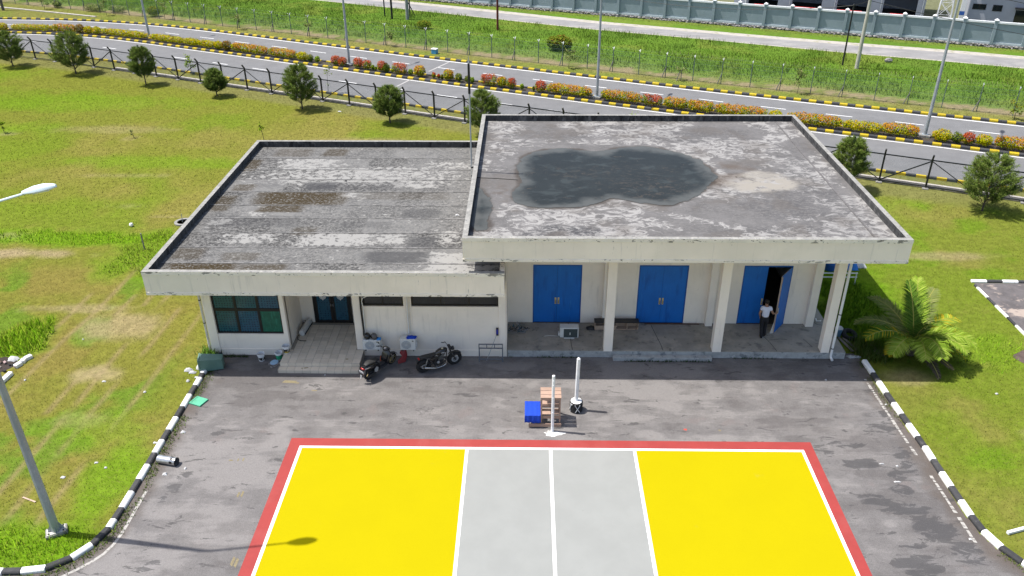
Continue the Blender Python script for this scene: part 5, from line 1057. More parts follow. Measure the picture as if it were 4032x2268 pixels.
for i, (xa, xb, p) in enumerate(HX):
    x = (xa+xb)/2; u = float(np.interp(x, cx_[:, 0], np.linspace(0, MEDN.len, 3000))); px, py = MEDN.at(u, .85); th = MEDN.ang(u); L_ = (xb-xa)/math.cos(th)
    k = max(j for j, (rx, _) in enumerate(refs) if x > rx-1 or j == 0); small = L_ < .62; nm = 'hedge' if L_ > 1.6 else 'shrub'
    key = (k, p, nm, small); cnt[key] = cnt.get(key, 0)+1
    lab = '%s%s %s, %s of its kind %s' % ('small ' if small else 'clipped ' if nm == 'hedge' else 'round ', LK_[p], nm, ORD[cnt[key]-1], refs[k][1])
    H_ = (.95 if nm == 'hedge' else min(1.05, .30+.75*L_)); W_ = .85 if L_ > .8 else L_*.95
    shrub(nm, lab, nm, px, py, .08, th, L_*(1.0 if nm == 'hedge' else 1.02), W_, H_*(.86 if p == 'G' else 1), p, 100+i, 'shrubs and hedges planted along the road median', 1.15, .06 if p in 'GM' else .055, .16 if nm == 'hedge' else .08)
# loose bushes and weeds
shrub('wild_bush', 'large leafy bush with a dark hollow under it behind the security fence', 'bush', 2.4, 61.6, 0, -.4, 2.7, 1.7, 1.5, 'S', 300, None, 1.0, .10)
for i, (x, y, L_, W_, H_, p, lab) in enumerate(((-12.6, 72.3, 1.8, 1.3, .95, 'S', 'tangled bush in the long grass near the cluster of poles'), (-55.4, 82.9, 2.6, 1.2, .9, 'P', 'grey green bush at the foot of the security fence, left of the leftmost lamp'), (-52.2, 82.2, 2.2, 1.2, .8, 'P', 'low spreading bush at the fence just beside the leftmost lamp'), (-46.5, 79.6, 1.8, 1.3, 1.2, 'S', 'dark bush at the security fence behind the leftmost lamp'), (-61.3, 85.3, 1.4, .9, .9, 'P', 'small grey bush at the fence near the far left corner'))):
    shrub('wild_bush', lab, 'bush', x, y, 0, -.4, L_, W_, H_, p, 310+i, None, .75, .07)
def sapling(lab, x, y, h, sp, n, pal, seed, lean=.0, stakes=False, z0=.35, leaf=.10, grp='young trees along the road'):
    t = thing('sapling', lab, 'young tree', (x, y, 0), 0, grp); r = np.random.default_rng(seed); mb = MB(); top = (lean, 0, h*.8)
    mb.tube([(0, 0, -.05), (lean*.4, .02, h*.4), top], [.025, .018, .006], 5)
    br = []
    for b in range(6): a = r.random()*6.28; z = h*(z0+.55*r.random()); s = np.array([lean*z/h, 0, z]); e = s+np.array([math.cos(a)*sp*.5, math.sin(a)*sp*.5, .25*h*r.random()]); mb.tube([tuple(s), tuple(e)], [.010, .004], 4, False); br.append((s, e))
    br.append((np.array([lean*.6, 0, h*.5]), np.array([lean, 0, h*.95]))); mb.build('trunk', m_bark, t); V = []; C = []; green, tip, amt = PAL[pal]
    for k in range(n):
        s, e = br[r.integers(len(br))]; q = s+(e-s)*(.4+.7*r.random())+r.normal(0, .09*sp+.02, 3); nr = r.normal(0, .6, 3)+np.array([0, 0, .8]); nr /= np.linalg.norm(nr); a = np.cross(nr, r.normal(0, 1, 3)); a /= np.linalg.norm(a); b = np.cross(nr, a); w = leaf*(.6+.7*r.random())
        V.append([q-a*w, q-b*w*.4, q+a*w, q+b*w*.4]); C.append(np.array((green+tip)[r.integers(len(green)+len(tip))])*(.8+.4*r.random()))
    inst('crown', facemesh('crown', V, m_leaf, C, False), t)
    if stakes:
        for dx in (-.22, .18): m2 = MB(); m2.bar((dx-.1, -.1, 0), (dx*.3, 0, .95), .05); m2.build('stake', m_foot, t)
    return t
for i, (x, y, h, sp, n, p, ln, st, lab) in enumerate(((-62.4, 84.1, 1.8, 1.0, 260, 'P', .1, False, 'bushy grey sapling on the verge near the far left corner'), (-52.65, 80.2, 1.9, .8, 200, 'P', -.1, False, 'round topped sapling with bare stem left of the leftmost lamp'), (-44.4, 77.6, 2.0, .9, 220, 'P', 0, False, 'pale leaved sapling on the verge right of the leftmost lamp'), (-33.8, 71.8, 1.7, .9, 200, 'P', 0, False, 'spreading young tree on the verge, third from the left'),
        (-24.5, 67.4, 2.2, .7, 190, 'P', -.15, False, 'tall slim sapling left of the second median lamp'), (-15.56, 63.6, 1.7, 1.1, 210, 'P', .2, False, 'leaning sapling with broad pale leaves beyond the second median lamp'), (3.05, 54.3, 1.6, .9, 220, 'P', 0, False, 'feathery pale sapling left of the third median lamp'), (12.8, 50.1, 1.3, .9, 130, 'P', -.1, True, 'thin sapling tied to two stakes on the verge'), (22.0, 45.9, 2.0, .7, 240, 'P', .15, False, 'leafy yellow green sapling on the verge below the concrete pole'), (36.6, 38.9, 1.2, .8, 180, 'S', 0, False, 'dark green sapling on the verge at the right edge'),
        (-31.95, 52.2, 1.7, .75, 260, 'L', 0, False, 'bright green sapling between the black fence and the road'), (-17.9, 45.95, 2.2, .7, 90, 'P', .1, False, 'nearly bare sapling behind the shaggy casuarina'), (6.6, 33.9, 1.9, .8, 120, 'L', 0, False, 'thin leafy sapling showing over the back roof edge'), (10.8, 31.6, 1.6, .7, 200, 'P', 0, False, 'wispy grass like sapling showing over the back roof edge'), (-39.75, 35.1, .95, .35, 90, 'L', -.1, False, 'small lime leaved seedling in a bare patch of the left lawn'), (-29.6, 34.1, .55, .25, 22, 'P', -.1, False, 'withered seedling in a bare patch of the left lawn'), (-19.9, 33.6, 1.4, .3, 60, 'L', -.15, False, 'spindly yellowish seedling just behind the lower roof'))):
    sapling(lab, x, y, h, sp, n, p, 400+i, ln, st)
# young coconut palm
M_rach = M('palm_rachis', (.30, .27, .05), .5, .1, 5.)
palm = thing('coconut_palm', 'young coconut palm with arching yellow green fronds beside the building', 'palm tree', (15.35, 6.3, 0))
mb = MB(); mb.tube([(0, 0, -.1), (.02, 0, .35), (.0, .0, .9)], [.19, .16, .07], 10); mb.build('trunk', m_bark, palm, 0, True)
def frond(az, el, ln, droop, pal, seed, twist=0., lw=1.):
    r = np.random.default_rng(seed); V = []; C = []; P = []; d = np.array([math.cos(az)*math.cos(el), math.sin(az)*math.cos(el), math.sin(el)]); q = np.array([0, 0, .55]); n = 44; e = el
    for i in range(n+1):
        P.append(q.copy()); t = i/n; e = el-droop*t**1.35; d = np.array([math.cos(az+twist*t)*math.cos(e), math.sin(az+twist*t)*math.cos(e), math.sin(e)]); q = q+d*ln/n
    mb = MB(); mb.tube([tuple(p) for p in P[::4]], [.030*(1-.85*i/11)+.004 for i in range(len(P[::4]))], 5); st = mb.mesh('rachis', M_rach)
    for i in range(8, n+1):
        t = i/n; d = (P[i]-P[i-1]); d /= np.linalg.norm(d); up = np.array([0, 0, 1.])-d*d[2]; up /= np.linalg.norm(up); sd = np.cross(d, up)
        L_ = lw*(.62*math.sin(math.pi*min(1., .18+.80*t))**.7+.12)*(.9+.2*r.random())
        for s in (-1, 1):
            for hlf in (0, .5):
                o = P[i-1]+(P[i]-P[i-1])*hlf; v = sd*s*(.86+.05*r.normal())+d*(.42+.35*t)+up*(.14+.08*r.normal()); v /= np.linalg.norm(v)
                mid = o+v*L_*.55; tip = mid+(v-up*.5*(.5+.4*r.random()))/1.15*L_*.5; w = d*.027
                c = np.array(pal[r.integers(len(pal))])*(1.0+.4*r.random()); V += [[o-w*.5, o+w*.5, mid+w*.8, mid-w*.8], [mid-w*.8, mid+w*.8, tip+w*.06, tip-w*.06]]; C += [c, c*1.08]
    return st, facemesh('leaflets', V, m_leaf, C, False)
gr = [(.085, .155, .02), (.115, .19, .025), (.065, .125, .018)]; yg = [(.19, .28, .03), (.25, .32, .055), (.15, .235, .025)]; ye = [(.40, .29, .02), (.33, .26, .02)]; gyv = [(.13, .16, .05), (.17, .185, .065)]; dead = [(.075, .060, .045), (.10, .08, .06)]
for i, (az, el, ln, dr, pal, tw_, lw) in enumerate(((118, 50, 3.0, 1.1, gyv, .1, 1.), (152, 46, 2.9, 1.5, gyv, .2, .9), (80, 66, 3.1, .55, yg, -.1, 1.), (100, 74, 2.9, .4, gr, .1, .9), (60, 62, 3.0, .9, gyv, -.2, .95), (30, 44, 2.9, 1.3, ye+yg, -.2, .9), (4, 40, 2.7, 1.4, gr+ye, .1, .9), (-24, 52, 2.8, 1.6, yg, -.1, 1.15), (-50, 56, 2.7, 1.75, yg, .1, 1.2), (-78, 60, 2.6, 1.9, yg, -.15, 1.15), (-104, 56, 2.4, 1.9, yg, .15, 1.15), (-135, 52, 2.4, 1.9, yg, -.1, 1.1), (186, 46, 2.8, 1.4, gr+ye[:1], .2, .95), (-80, 80, 2.3, 1.1, gr, .1, 1.05), (-20, 20, 2.4, 1.2, ye+gr, 0, .8), (-85, 12, 2.3, 1.0, dead, .2, .55), (-60, 5, 2.1, .5, dead, .1, .5), (215, 38, 2.1, 1.5, ye, 0, .8), (15, 30, 2.5, 1.0, gr, .15, .8))):
    st, lf = frond(R(az), R(el), ln*.92, dr, pal, 500+i, tw_, lw*.95); f = inst('frond', lf, palm); inst('rachis', st, f)
# ------------------------------------------------------------------ vehicles
def loft(mb, st, n=14, sq=2.4):
    """stations (x, y, z, half width, half height) of rounded sections across the y-z plane"""
    vs = []; 
    for x, y, z, w, h in st:
        for k in range(n):
            a = 2*math.pi*k/n; c, s = math.cos(a), math.sin(a); e = 2/sq
            vs.append((x, y+w*math.copysign(abs(c)**e, c), z+h*math.copysign(abs(s)**e, s)))
    m = len(st); fs = [(i*n+k, i*n+(k+1) % n, (i+1)*n+(k+1) % n, (i+1)*n+k) for i in range(m-1) for k in range(n)]+[tuple(range(n))[::-1], tuple(range((m-1)*n, m*n))]
    return mb.add(vs, fs)
m_tyre = M('tyre_rubber', (.016, .016, .017), .85, .15, 12., world=False); m_gloss = M('black_gloss', (.010, .010, .012), .18, 0, spec=.6); m_plast = M('black_plastic', (.022, .022, .024), .55, .1, 9., world=False); m_seat = M('seat_vinyl', (.018, .018, .019), .6, .1, 9., world=False)
m_chrome = M('chrome', (.62, .62, .62), .18, 0, metal=1.); m_alu = M('cast_alloy', (.30, .30, .29), .4, .1, 9., metal=.7, world=False); m_gold = M('gold_rim', (.36, .29, .14), .4, .05, 5., metal=.5, world=False); m_plate = M('white_plate', (.72, .72, .72), .5, 0); m_redl = M('red_lens', (.35, .01, .01), .25, 0); m_silv = M('silver_paint', (.45, .46, .47), .4, 0, metal=.4)
AX = TR(rx=math.pi/2)
def wheel(root, x, Rt, rt, m_rim, spokes, disc=0, side=-1, sq=1.15, nm='wheel'):
    w = MB().torus(Rt-rt, rt, 36, 10, AX, sq).build(nm, m_tyre, root, 0, True, T=TR(x, 0, Rt))
    r = MB(); ri = Rt-1.75*rt; r.lathe([(ri, -.045), (ri+.022, -.05), (ri+.022, .05), (ri, .045)], 30, AX, True); r.lathe([(.02, -.06), (.045, -.06), (.045, .06), (.02, .06)], 14, AX, True)
    for k in range(spokes):
        a = 2*math.pi*k/spokes; r.bar((.035*math.cos(a), 0, .035*math.sin(a)), (ri*math.cos(a+.12), 0, ri*math.sin(a+.12)), .034, .026, (0, 1, 0))
    r.build('rim', m_rim, w, 0, True)
    if disc:
        d = MB(); d.lathe([(disc*.62, -.003), (disc, -.003), (disc, .003), (disc*.62, .003)], 30, TR(0, side*.075, 0) @ AX, True)
        for k in range(8): a = 2*math.pi*k/8; d.bar((.04*math.cos(a), side*.075, .04*math.sin(a)), (disc*.66*math.cos(a), side*.075, disc*.66*math.sin(a)), .016, .006, (0, 1, 0))
        d.build('brake_disc', m_silv, w, 0, True)
    return w
def motorcycle():
    t = thing('motorcycle', 'black naked motorcycle with a silver exhaust parked between the fan unit and the steel trestle', 'motorcycle', (-5.10, 4.76, 0), math.atan2(.59, 1.2))
    b = bpy.data.objects.new('lean', None)
    lean = R(7)   # leans away on its side stand
    WB = 1.36; Rr, Rf = .325, .325
    t.rotation_euler = (lean, 0, math.atan2(.59, 1.2))
    wheel(t, 0, Rr, .085, m_plast, 5, .11, -1); wheel(t, WB, Rf, .078, m_plast, 5, .155, -1)
    mb = MB()
    for s in (-1, 1): mb.tube([(.06, s*.09, .33), (.40, s*.11, .42)], .026, 8); mb.tube([(.40, s*.12, .42), (.50, s*.15, .62), (.62, s*.14, .74), (1.0, s*.06, .88)], .022, 8); mb.tube([(1.0, s*.05, .82), (.92, s*.14, .45), (.72, s*.14, .27), (.45, s*.13, .30), (.40, s*.12, .42)], .02, 8); mb.tube([(.55, s*.12, .72), (.2, s*.11, .76), (.0, s*.09, .80)], .018, 8)
    mb.build('frame', m_blk, t, 0, True)
    for s in (-1, 1): mb = MB(); mb.tube([(.05, s*.12, .38), (.14, s*.12, .72)], .022, 8); mb.torus(.03, .008, 10, 5, TR(.085, s*.12, .5)); mb.torus(.03, .008, 10, 5, TR(.11, s*.12, .6)); mb.build('shock', m_alu, t, 0, True)
    mb = MB(); mb.cbox((.62, 0, .40), (.40, .24, .20)); mb.lathe([(.09, -.14), (.11, -.13), (.11, .13), (.09, .14)], 16, TR(.55, 0, .37) @ AX); mb.lathe([(.075, -.15), (.085, -.14), (.085, .14)], 16, TR(.74, 0, .36) @ AX); mb.build('engine', m_plast, t, .02)
    mb = MB()
    for k in range(7): mb.cbox((.70+.012*k, 0, .49+.028*k), (.19, .21, .010), None)
    mb.build('cylinder_fins', m_alu, t)
    mb = MB(); mb.lathe([(0, -.165), (.055, -.16), (.06, -.15), (.06, -.12)], 14, TR(.60, 0, .43) @ AX.inverted()); mb.build('engine_cover', m_silv, t, 0, True)
    mb = MB(); loft(mb, [(.52, 0, .80, .07, .05), (.58, 0, .83, .115, .085), (.70, 0, .87, .145, .115), (.84, 0, .89, .15, .12), (.95, 0, .90, .11, .10), (1.02, 0, .90, .06, .06)], 16, 2.3); o = mb.build('fuel_tank', m_gloss, t, 0, True)
    mb = MB(); mb.lathe([(0, .995), (.045, .995), (.05, 1.0), (.045, 1.012), (0, 1.015)], 14, TR(.82, 0, .0)); mb.build('filler_cap', m_chrome, o, 0, True)
    mb = MB(); mb.cbox((.80, -.147, .88), (.14, .012, .05)); mb.build('tank_badge', m_silv, o, .004)
    mb = MB(); loft(mb, [(-.16, 0, .80, .05, .025), (-.10, 0, .81, .09, .035), (.10, 0, .80, .105, .04), (.32, 0, .785, .115, .045), (.50, 0, .80, .10, .04), (.56, 0, .82, .06, .03)], 14, 2.8); mb.build('seat', m_seat, t, 0, True)
    for s in (-1, 1): mb = MB(); loft(mb, [(.24, s*.11, .64, .012, .05), (.36, s*.125, .62, .018, .10), (.50, s*.13, .63, .016, .09), (.58, s*.12, .66, .01, .05)], 10); mb.build('side_cover', m_gloss, t, 0, True)
    mb = MB(); pr = [(-.27, .50), (-.30, .62), (-.22, .73), (-.08, .77), (.08, .74)]; 
    for (xa, za), (xb, zb_) in zip(pr[:-1], pr[1:]): mb.bar((xa, 0, za), (xb, 0, zb_), .15, .012)
    mb.build('rear_fender', m_plast, t)
    mb = MB(); mb.cbox((-.20, 0, .74), (.05, .14, .06)); mb.build('tail_light', m_redl, t, .01)
    for s in (-1, 1):
        mb = MB(); mb.tube([(WB, s*.095, Rf), (WB-.10, s*.095, .58)], .026, 10); mb.build('fork_slider', m_plast, t, 0, True)
        mb = MB(); mb.tube([(WB-.10, s*.095, .57), (WB-.225, s*.095, .93)], .019, 10); mb.build('fork_tube', m_chrome, t, 0, True)
    mb = MB(); mb.cbox((WB-.225, 0, .90), (.07, .25, .03)); mb.cbox((WB-.19, 0, .78), (.07, .25, .03)); mb.build('fork_yoke', m_plast, t, .006)
    mb = MB(); a0 = [(math.radians(a)) for a in (40, 62, 84, 106, 128)]; pr = [(WB+.355*math.cos(a), Rf+.355*math.sin(a)) for a in a0]
    for (xa, za), (xb, zb_) in zip(pr[:-1], pr[1:]): mb.bar((xa, 0, za), (xb, 0, zb_), .13, .010)
    mb.build('front_fender', m_plast, t)
    mb = MB(); mb.lathe([(0, -.02), (.06, 0), (.085, .05), (.09, .11), (.085, .12)], 16, TR(WB-.16, 0, .88, ry=math.pi/2)); h = mb.build('headlamp', m_plast, t, 0, True); mb = MB(); mb.lathe([(0, .128), (.05, .125), (.082, .115)], 16, TR(WB-.16, 0, .88, ry=math.pi/2)); mb.build('lens', m_lens, h, 0, True)
    mb = MB(); mb.tube([(WB-.40, .36, .98), (WB-.30, .28, 1.02), (WB-.25, .10, .99), (WB-.25, -.10, .99), (WB-.30, -.28, 1.02), (WB-.40, -.36, .98)], .013, 8); mb.tube([(WB-.36, .33, .99), (WB-.43, .40, .97)], .019, 8); mb.tube([(WB-.36, -.33, .99), (WB-.43, -.40, .97)], .019, 8); mb.bar((WB-.27, .27, 1.02), (WB-.31, .40, .99), .01); mb.bar((WB-.27, -.27, 1.02), (WB-.31, -.40, .99), .01); mb.cbox((WB-.24, 0, 1.03), (.10, .16, .07)); mb.build('handlebar', m_plast, t, 0, True)
    mb = MB(); mb.tube([(.86, -.10, .50), (.95, -.13, .42), (.93, -.15, .25), (.80, -.17, .20), (.55, -.19, .185), (.45, -.19, .21)], .022, 10); e = mb.build('exhaust_pipe', m_chrome, t, 0, True); mb = MB(); mb.tube([(.50, -.19, .19), (.42, -.20, .215), (.02, -.215, .37), (-.04, -.217, .395)], [.024, .04, .048, .04], 12); mb.build('silencer', m_chrome, e, 0, True)
    mb = MB(); mb.bar((.50, -.14, .30), (.50, -.25, .30), .03, .02); mb.bar((.42, .13, .28), (.38, .30, .02), .02); mb.build('footrest', m_alu, t)
    for s in (-1, 1): mb = MB(); mb.bar((WB-.20, s*.10, .87), (WB-.22, s*.21, .87), .015); mb.lathe([(0, -.03), (.025, -.02), (.025, .02), (0, .03)], 8, TR(WB-.22, s*.23, .87)); mb.build('indicator', m_plast, t, 0, True)
motorcycle()
def scooter():
    t = thing('scooter', 'black scooter with gold wheels and a white rear plate parked beside the tiled step', 'scooter', (-7.27, 4.25, 0), math.atan2(1.15, .83))
    t.rotation_euler = (R(6), 0, math.atan2(1.15, .80)); WB = 1.34; Rw = .265
    wheel(t, 0, Rw, .058, m_gold, 5, 0, sq=1.1); wheel(t, WB, Rw, .050, m_gold, 5, .10, 1, sq=1.1)
    mb = MB(); loft(mb, [(-.34, 0, .74, .05, .03), (-.24, 0, .70, .10, .07), (-.02, 0, .64, .15, .13), (.22, 0, .58, .165, .17), (.42, 0, .50, .15, .17), (.52, 0, .42, .13, .12)], 16, 2.6); b = mb.build('body_cowl', m_gloss, t, 0, True)
    mb = MB(); loft(mb, [(-.22, 0, .80, .08, .03), (-.08, 0, .83, .125, .045), (.14, 0, .80, .14, .05), (.28, 0, .765, .14, .05), (.46, 0, .75, .115, .045), (.54, 0, .70, .08, .035)], 16, 2.8); mb.build('seat', m_seat, t, 0, True)
    mb = MB(); mb.box((.42, -.17, .24), (.98, .17, .33)); mb.box((.48, -.10, .33), (.90, .10, .40)); mb.build('floorboard', m_plast, t, .03)
    mb = MB(); loft(mb, [(.90, 0, .40, .20, .10), (.97, 0, .56, .215, .13), (1.04, 0, .72, .20, .13), (1.09, 0, .84, .16, .07)], 14, 3.); loft(mb, [(1.02, 0, .52, .13, .13), (1.12, 0, .62, .11, .14), (1.2, 0, .70, .06, .08)], 12, 2.4); mb.build('front_shield', m_gloss, t, 0, True)
    mb = MB(); loft(mb, [(.90, 0, .95, .10, .05), (.98, 0, .98, .14, .075), (1.08, 0, .97, .12, .07), (1.16, 0, .92, .07, .04)], 14, 2.4); h = mb.build('handlebar_cowl', m_gloss, t, 0, True)
    mb = MB(); loft(mb, [(1.115, 0, .94, .085, .035), (1.17, 0, .92, .06, .03)], 10); mb.build('headlight', m_lens, h, 0, True)
    mb = MB(); mb.lathe([(0, 0), (.05, 0), (.05, .012), (0, .014)], 12, TR(.94, 0, 1.025, ry=R(-25))); mb.build('dial', m_silv, h, 0, True)
    mb = MB(); mb.tube([(.86, .36, .98), (.93, .24, 1.0), (.97, .0, 1.0), (.93, -.24, 1.0), (.86, -.36, .98)], .014, 8)
    for s in (-1, 1): mb.tube([(.90, s*.28, .995), (.845, s*.39, .975)], .020, 8); mb.bar((.96, s*.20, 1.0), (.93, s*.37, .985), .011)
    mb.build('handlebar', m_plast, t, 0, True)
    for s in (-1, 1): mb = MB(); mb.tube([(.93, s*.22, 1.0), (.89, s*.26, 1.13)], .007, 6); loft(mb, [(.88, s*.30, 1.16, .045, .03), (.895, s*.30, 1.16, .05, .034), (.91, s*.30, 1.16, .03, .02)], 10); mb.build('mirror', m_plast, t, 0, True)
    mb = MB()
    for s in (-1, 1): mb.tube([(WB, s*.085, Rw), (WB-.12, s*.08, .58)], .024, 8)
    mb.tube([(WB-.12, 0, .56), (WB-.30, 0, .98)], .026, 8); mb.build('fork', m_alu, t, 0, True)
    mb = MB(); pr = [(WB+.30*math.cos(R(a)), Rw+.30*math.sin(R(a))) for a in (20, 50, 80, 110, 140)]
    for (xa, za), (xb, zb_) in zip(pr[:-1], pr[1:]): mb.bar((xa, 0, za), (xb, 0, zb_), .12, .012)
    mb.build('front_fender', m_gloss, t)
    mb = MB(); mb.box((-.04, -.10, .20), (.36, .10, .36)); mb.lathe([(.10, -.14), (.12, -.12), (.12, .12)], 16, TR(.06, 0, .28) @ AX); mb.build('engine', m_plast, t, .03)
    mb = MB(); mb.tube([(.30, -.12, .24), (.20, -.16, .25), (.10, -.18, .27)], .02, 8); e = mb.build('exhaust_pipe', m_alu, t, 0, True); mb = MB(); mb.tube([(.24, -.18, .27), (.16, -.185, .28), (-.18, -.19, .33), (-.24, -.19, .34)], [.035, .06, .06, .045], 12); mb.build('silencer', m_plast, e, 0, True)
    mb = MB(); mb.add([(.22, -.17, .26), (.34, -.18, .30), (.38, -.18, .46), (.28, -.175, .55), (.17, -.175, .48), (.17, -.17, .32)], [(0, 1, 2, 3, 4, 5)]); mb.add([(.22, -.16, .26), (.34, -.17, .30), (.38, -.17, .46), (.28, -.165, .55), (.17, -.165, .48), (.17, -.16, .32)], [(5, 4, 3, 2, 1, 0)]); mb.build('heat_guard', m_silv, t)
    for s in (-1, 1): mb = MB(); loft(mb, [(-.30, s*.09, .70, .02, .022), (-.18, s*.135, .70, .018, .026), (-.05, s*.165, .70, .01, .015)], 8); mb.build('side_flash', m_chrome, b, 0, True)
    mb = MB(); loft(mb, [(-.37, 0, .70, .07, .025), (-.33, 0, .70, .10, .04)], 10); mb.build('tail_light', m_redl, b, 0, True)
    f = MB(); f.add([(-.36, -.09, .66), (-.36, .09, .66), (-.44, .075, .36), (-.44, -.075, .36), (-.34, -.09, .66), (-.34, .09, .66), (-.42, .075, .36), (-.42, -.075, .36)], [(0, 1, 2, 3), (7, 6, 5, 4), (0, 3, 7, 4), (1, 5, 6, 2), (0, 4, 5, 1), (3, 2, 6, 7)]); f = f.build('rear_fender', m_plast, t)
    Tp = TR(-.395, 0, .56, ry=R(-15)); mb = MB(); mb.box((-.012, -.115, -.06), (-.004, .115, .085)); mb.build('number_plate', m_plate, f, 0, T=Tp); mb = MB(); mb.box((-.013, -.115, -.085), (-.004, .115, -.061)); mb.box((-.0135, -.09, -.055), (-.0125, -.02, -.035)); mb.build('plate_strip', m_redl, f, 0, T=Tp)
    mb = MB(); mb.add([(-.425, -.05, .44), (-.425, .05, .44), (-.455, .025, .27), (-.455, -.025, .27)], [(0, 1, 2, 3)]); mb.build('mud_flap', m_silv, f)
    mb = MB(); mb.bar((.34, .12, .22), (.28, .26, .01), .022); mb.build('side_stand', m_alu, t)
scooter()

# ------------------------------------------------------------------ person at the open door
m_skin = M('skin', (.30, .165, .105), .6, .05, 9., world=False); m_shirt = M('white_shirt', (.66, .68, .80), .85, .05, 7., world=False); m_trou = M('black_trousers', (.012, .012, .016), .85, .15, 7., world=False); m_hair = M('black_hair', (.008, .007, .007), .5, .2, 30., world=False); m_shoe = M('black_shoe', (.010, .010, .010), .35, 0)
def skin(nm, V, E_, rad, mat, parent, sub=2, root=0):
    me = bpy.data.meshes.new(nm); me.from_pydata(V, E_, []); o = bpy.data.objects.new(nm, me); COL.objects.link(o); o.parent = parent
    md = o.modifiers.new('Skin', 'SKIN'); md.use_smooth_shade = True
    if not me.skin_vertices: bpy.context.view_layer.objects.active = o; bpy.ops.mesh.customdata_skin_add()
    for i, r in enumerate(rad):
        sv = me.skin_vertices[0].data[i]; sv.radius = r if hasattr(r, '__len__') else (r, r); sv.use_root = (i == root)
    s = o.modifiers.new('Sub', 'SUBSURF'); s.levels = sub; s.render_levels = sub; me.materials.append(mat); return o
def person(x, y, z, rz):
    t = thing('person', 'person in a white short sleeved shirt and black trousers pulling the blue door open', 'person', (x, y, z), rz)
    V = [(0, .02, .92), (0, .02, 1.08), (0, .03, 1.26), (0, .04, 1.38), (0, .055, 1.47), (0, .085, 1.54), (0, .10, 1.62)]; r = [(.13, .10), (.125, .10), (.14, .105), (.12, .09), .052, .068, .088]; E_ = [(i, i+1) for i in range(6)]
    def chain(a, pts, rr):
        p = a
        for q, k in zip(pts, rr): V.append(q); r.append(k); E_.append((p, len(V)-1)); p = len(V)-1
        return p
    chain(6, [(0, .115, 1.68)], [.075]); chain(5, [(0, .165, 1.575)], [.03]); 
    for s in (-1, 1): chain(6, [(s*.085, .09, 1.60)], [.018])
    hr = chain(3, [(.17, .03, 1.375), (.29, -.03, 1.14), (.42, .08, 1.085), (.50, .15, 1.07)], [.062, .044, .036, .028])
    for dz, ln in ((.03, .07), (.012, .085), (-.006, .08), (-.022, .065)): chain(hr, [(.525, .175, 1.075+dz), (.535, .175+ln*.55, 1.078+dz), (.515, .175+ln, 1.078+dz)], [.010, .0095, .008])
    chain(hr, [(.495, .17, 1.11), (.49, .20, 1.135)], [.012, .009])
    hl = chain(3, [(-.17, .02, 1.375), (-.275, -.06, 1.15), (-.23, -.02, .985), (-.215, .005, .92)], [.062, .044, .034, .028])
    for dx, ln in ((.03, .065), (.012, .08), (-.006, .078), (-.022, .06)): chain(hl, [(-.21+dx*.6, .02+dx, .90), (-.205+dx*.6, .03+dx, .90-ln*.6), (-.20+dx*.6, .045+dx, .90-ln)], [.010, .0095, .008])
    chain(hl, [(-.20, .04, .92), (-.19, .055, .885)], [.012, .009])
    for s, kn, an, to in ((1, (.085, .10, .50), (.075, -.02, .09), (.085, .10, .045)), (-1, (-.09, .0, .50), (-.085, -.22, .11), (-.09, -.10, .05))): chain(0, [(s*.095, .02, .84), kn, an, to], [.095, .062, .042, .036])
    skin('body', V, E_, r, m_skin, t)
    sv = [(0, .02, .86), (0, .02, 1.05), (0, .025, 1.24), (0, .035, 1.37), (0, .05, 1.445), (.17, .03, 1.375), (.235, -.0, 1.25), (-.17, .02, 1.375), (-.23, -.02, 1.25)]
    skin('shirt', sv, [(0, 1), (1, 2), (2, 3), (3, 4), (3, 5), (5, 6), (3, 7), (7, 8)], [(.155, .12), (.16, .125), (.175, .135), (.15, .115), .062, .085, .072, .085, .072], m_shirt, t)
    tv = [(0, .02, 1.05), (0, .02, .88), (.095, .02, .80), (.085, .10, .50), (.076, -.02, .02), (-.095, .02, .80), (-.09, .0, .50), (-.086, -.22, .05)]
    skin('trousers', tv, [(0, 1), (1, 2), (2, 3), (3, 4), (1, 5), (5, 6), (6, 7)], [(.16, .125), (.165, .135), .118, .085, .078, .118, .085, .078], m_trou, t, 2, 1)
    for s, a, b in ((1, (.075, -.05, .045), (.085, .17, .035)), (-1, (-.085, -.26, .06), (-.09, -.03, .035))): mb = MB(); loft(mb, [(0, 0, 0, .035, .03), (.05, 0, .005, .045, .045), (.14, 0, 0, .05, .035), (.25, 0, -.005, .035, .022)], 10); d = Vector(b)-Vector(a); mb.build('shoe', m_shoe, t, 0, True, T=Matrix.Translation(a) @ d.to_track_quat('X', 'Z').to_matrix().to_4x4())
    mb = MB(); mb.lathe([(.04, -.09), (.086, -.06), (.102, 0), (.098, .05), (.07, .09), (0, .105)], 18, TR(0, .085, 1.645, rx=R(18))); mb.build('hair', m_hair, t, 0, True)
    mb = MB(); mb.lathe([(.148, .93), (.150, .94), (.150, .965), (.148, .975)], 20, TR(0, .02, 0, s=(1, .78, 1)), True); mb.build('belt', m_blk, t)
    mb = MB(); mb.lathe([(.036, -.012), (.04, -.01), (.04, .01), (.036, .012)], 12, TR(-.235, -.03, 1.005), True); mb.build('watch', m_blk, t)
person(9.30, 7.16, .33, R(-4))

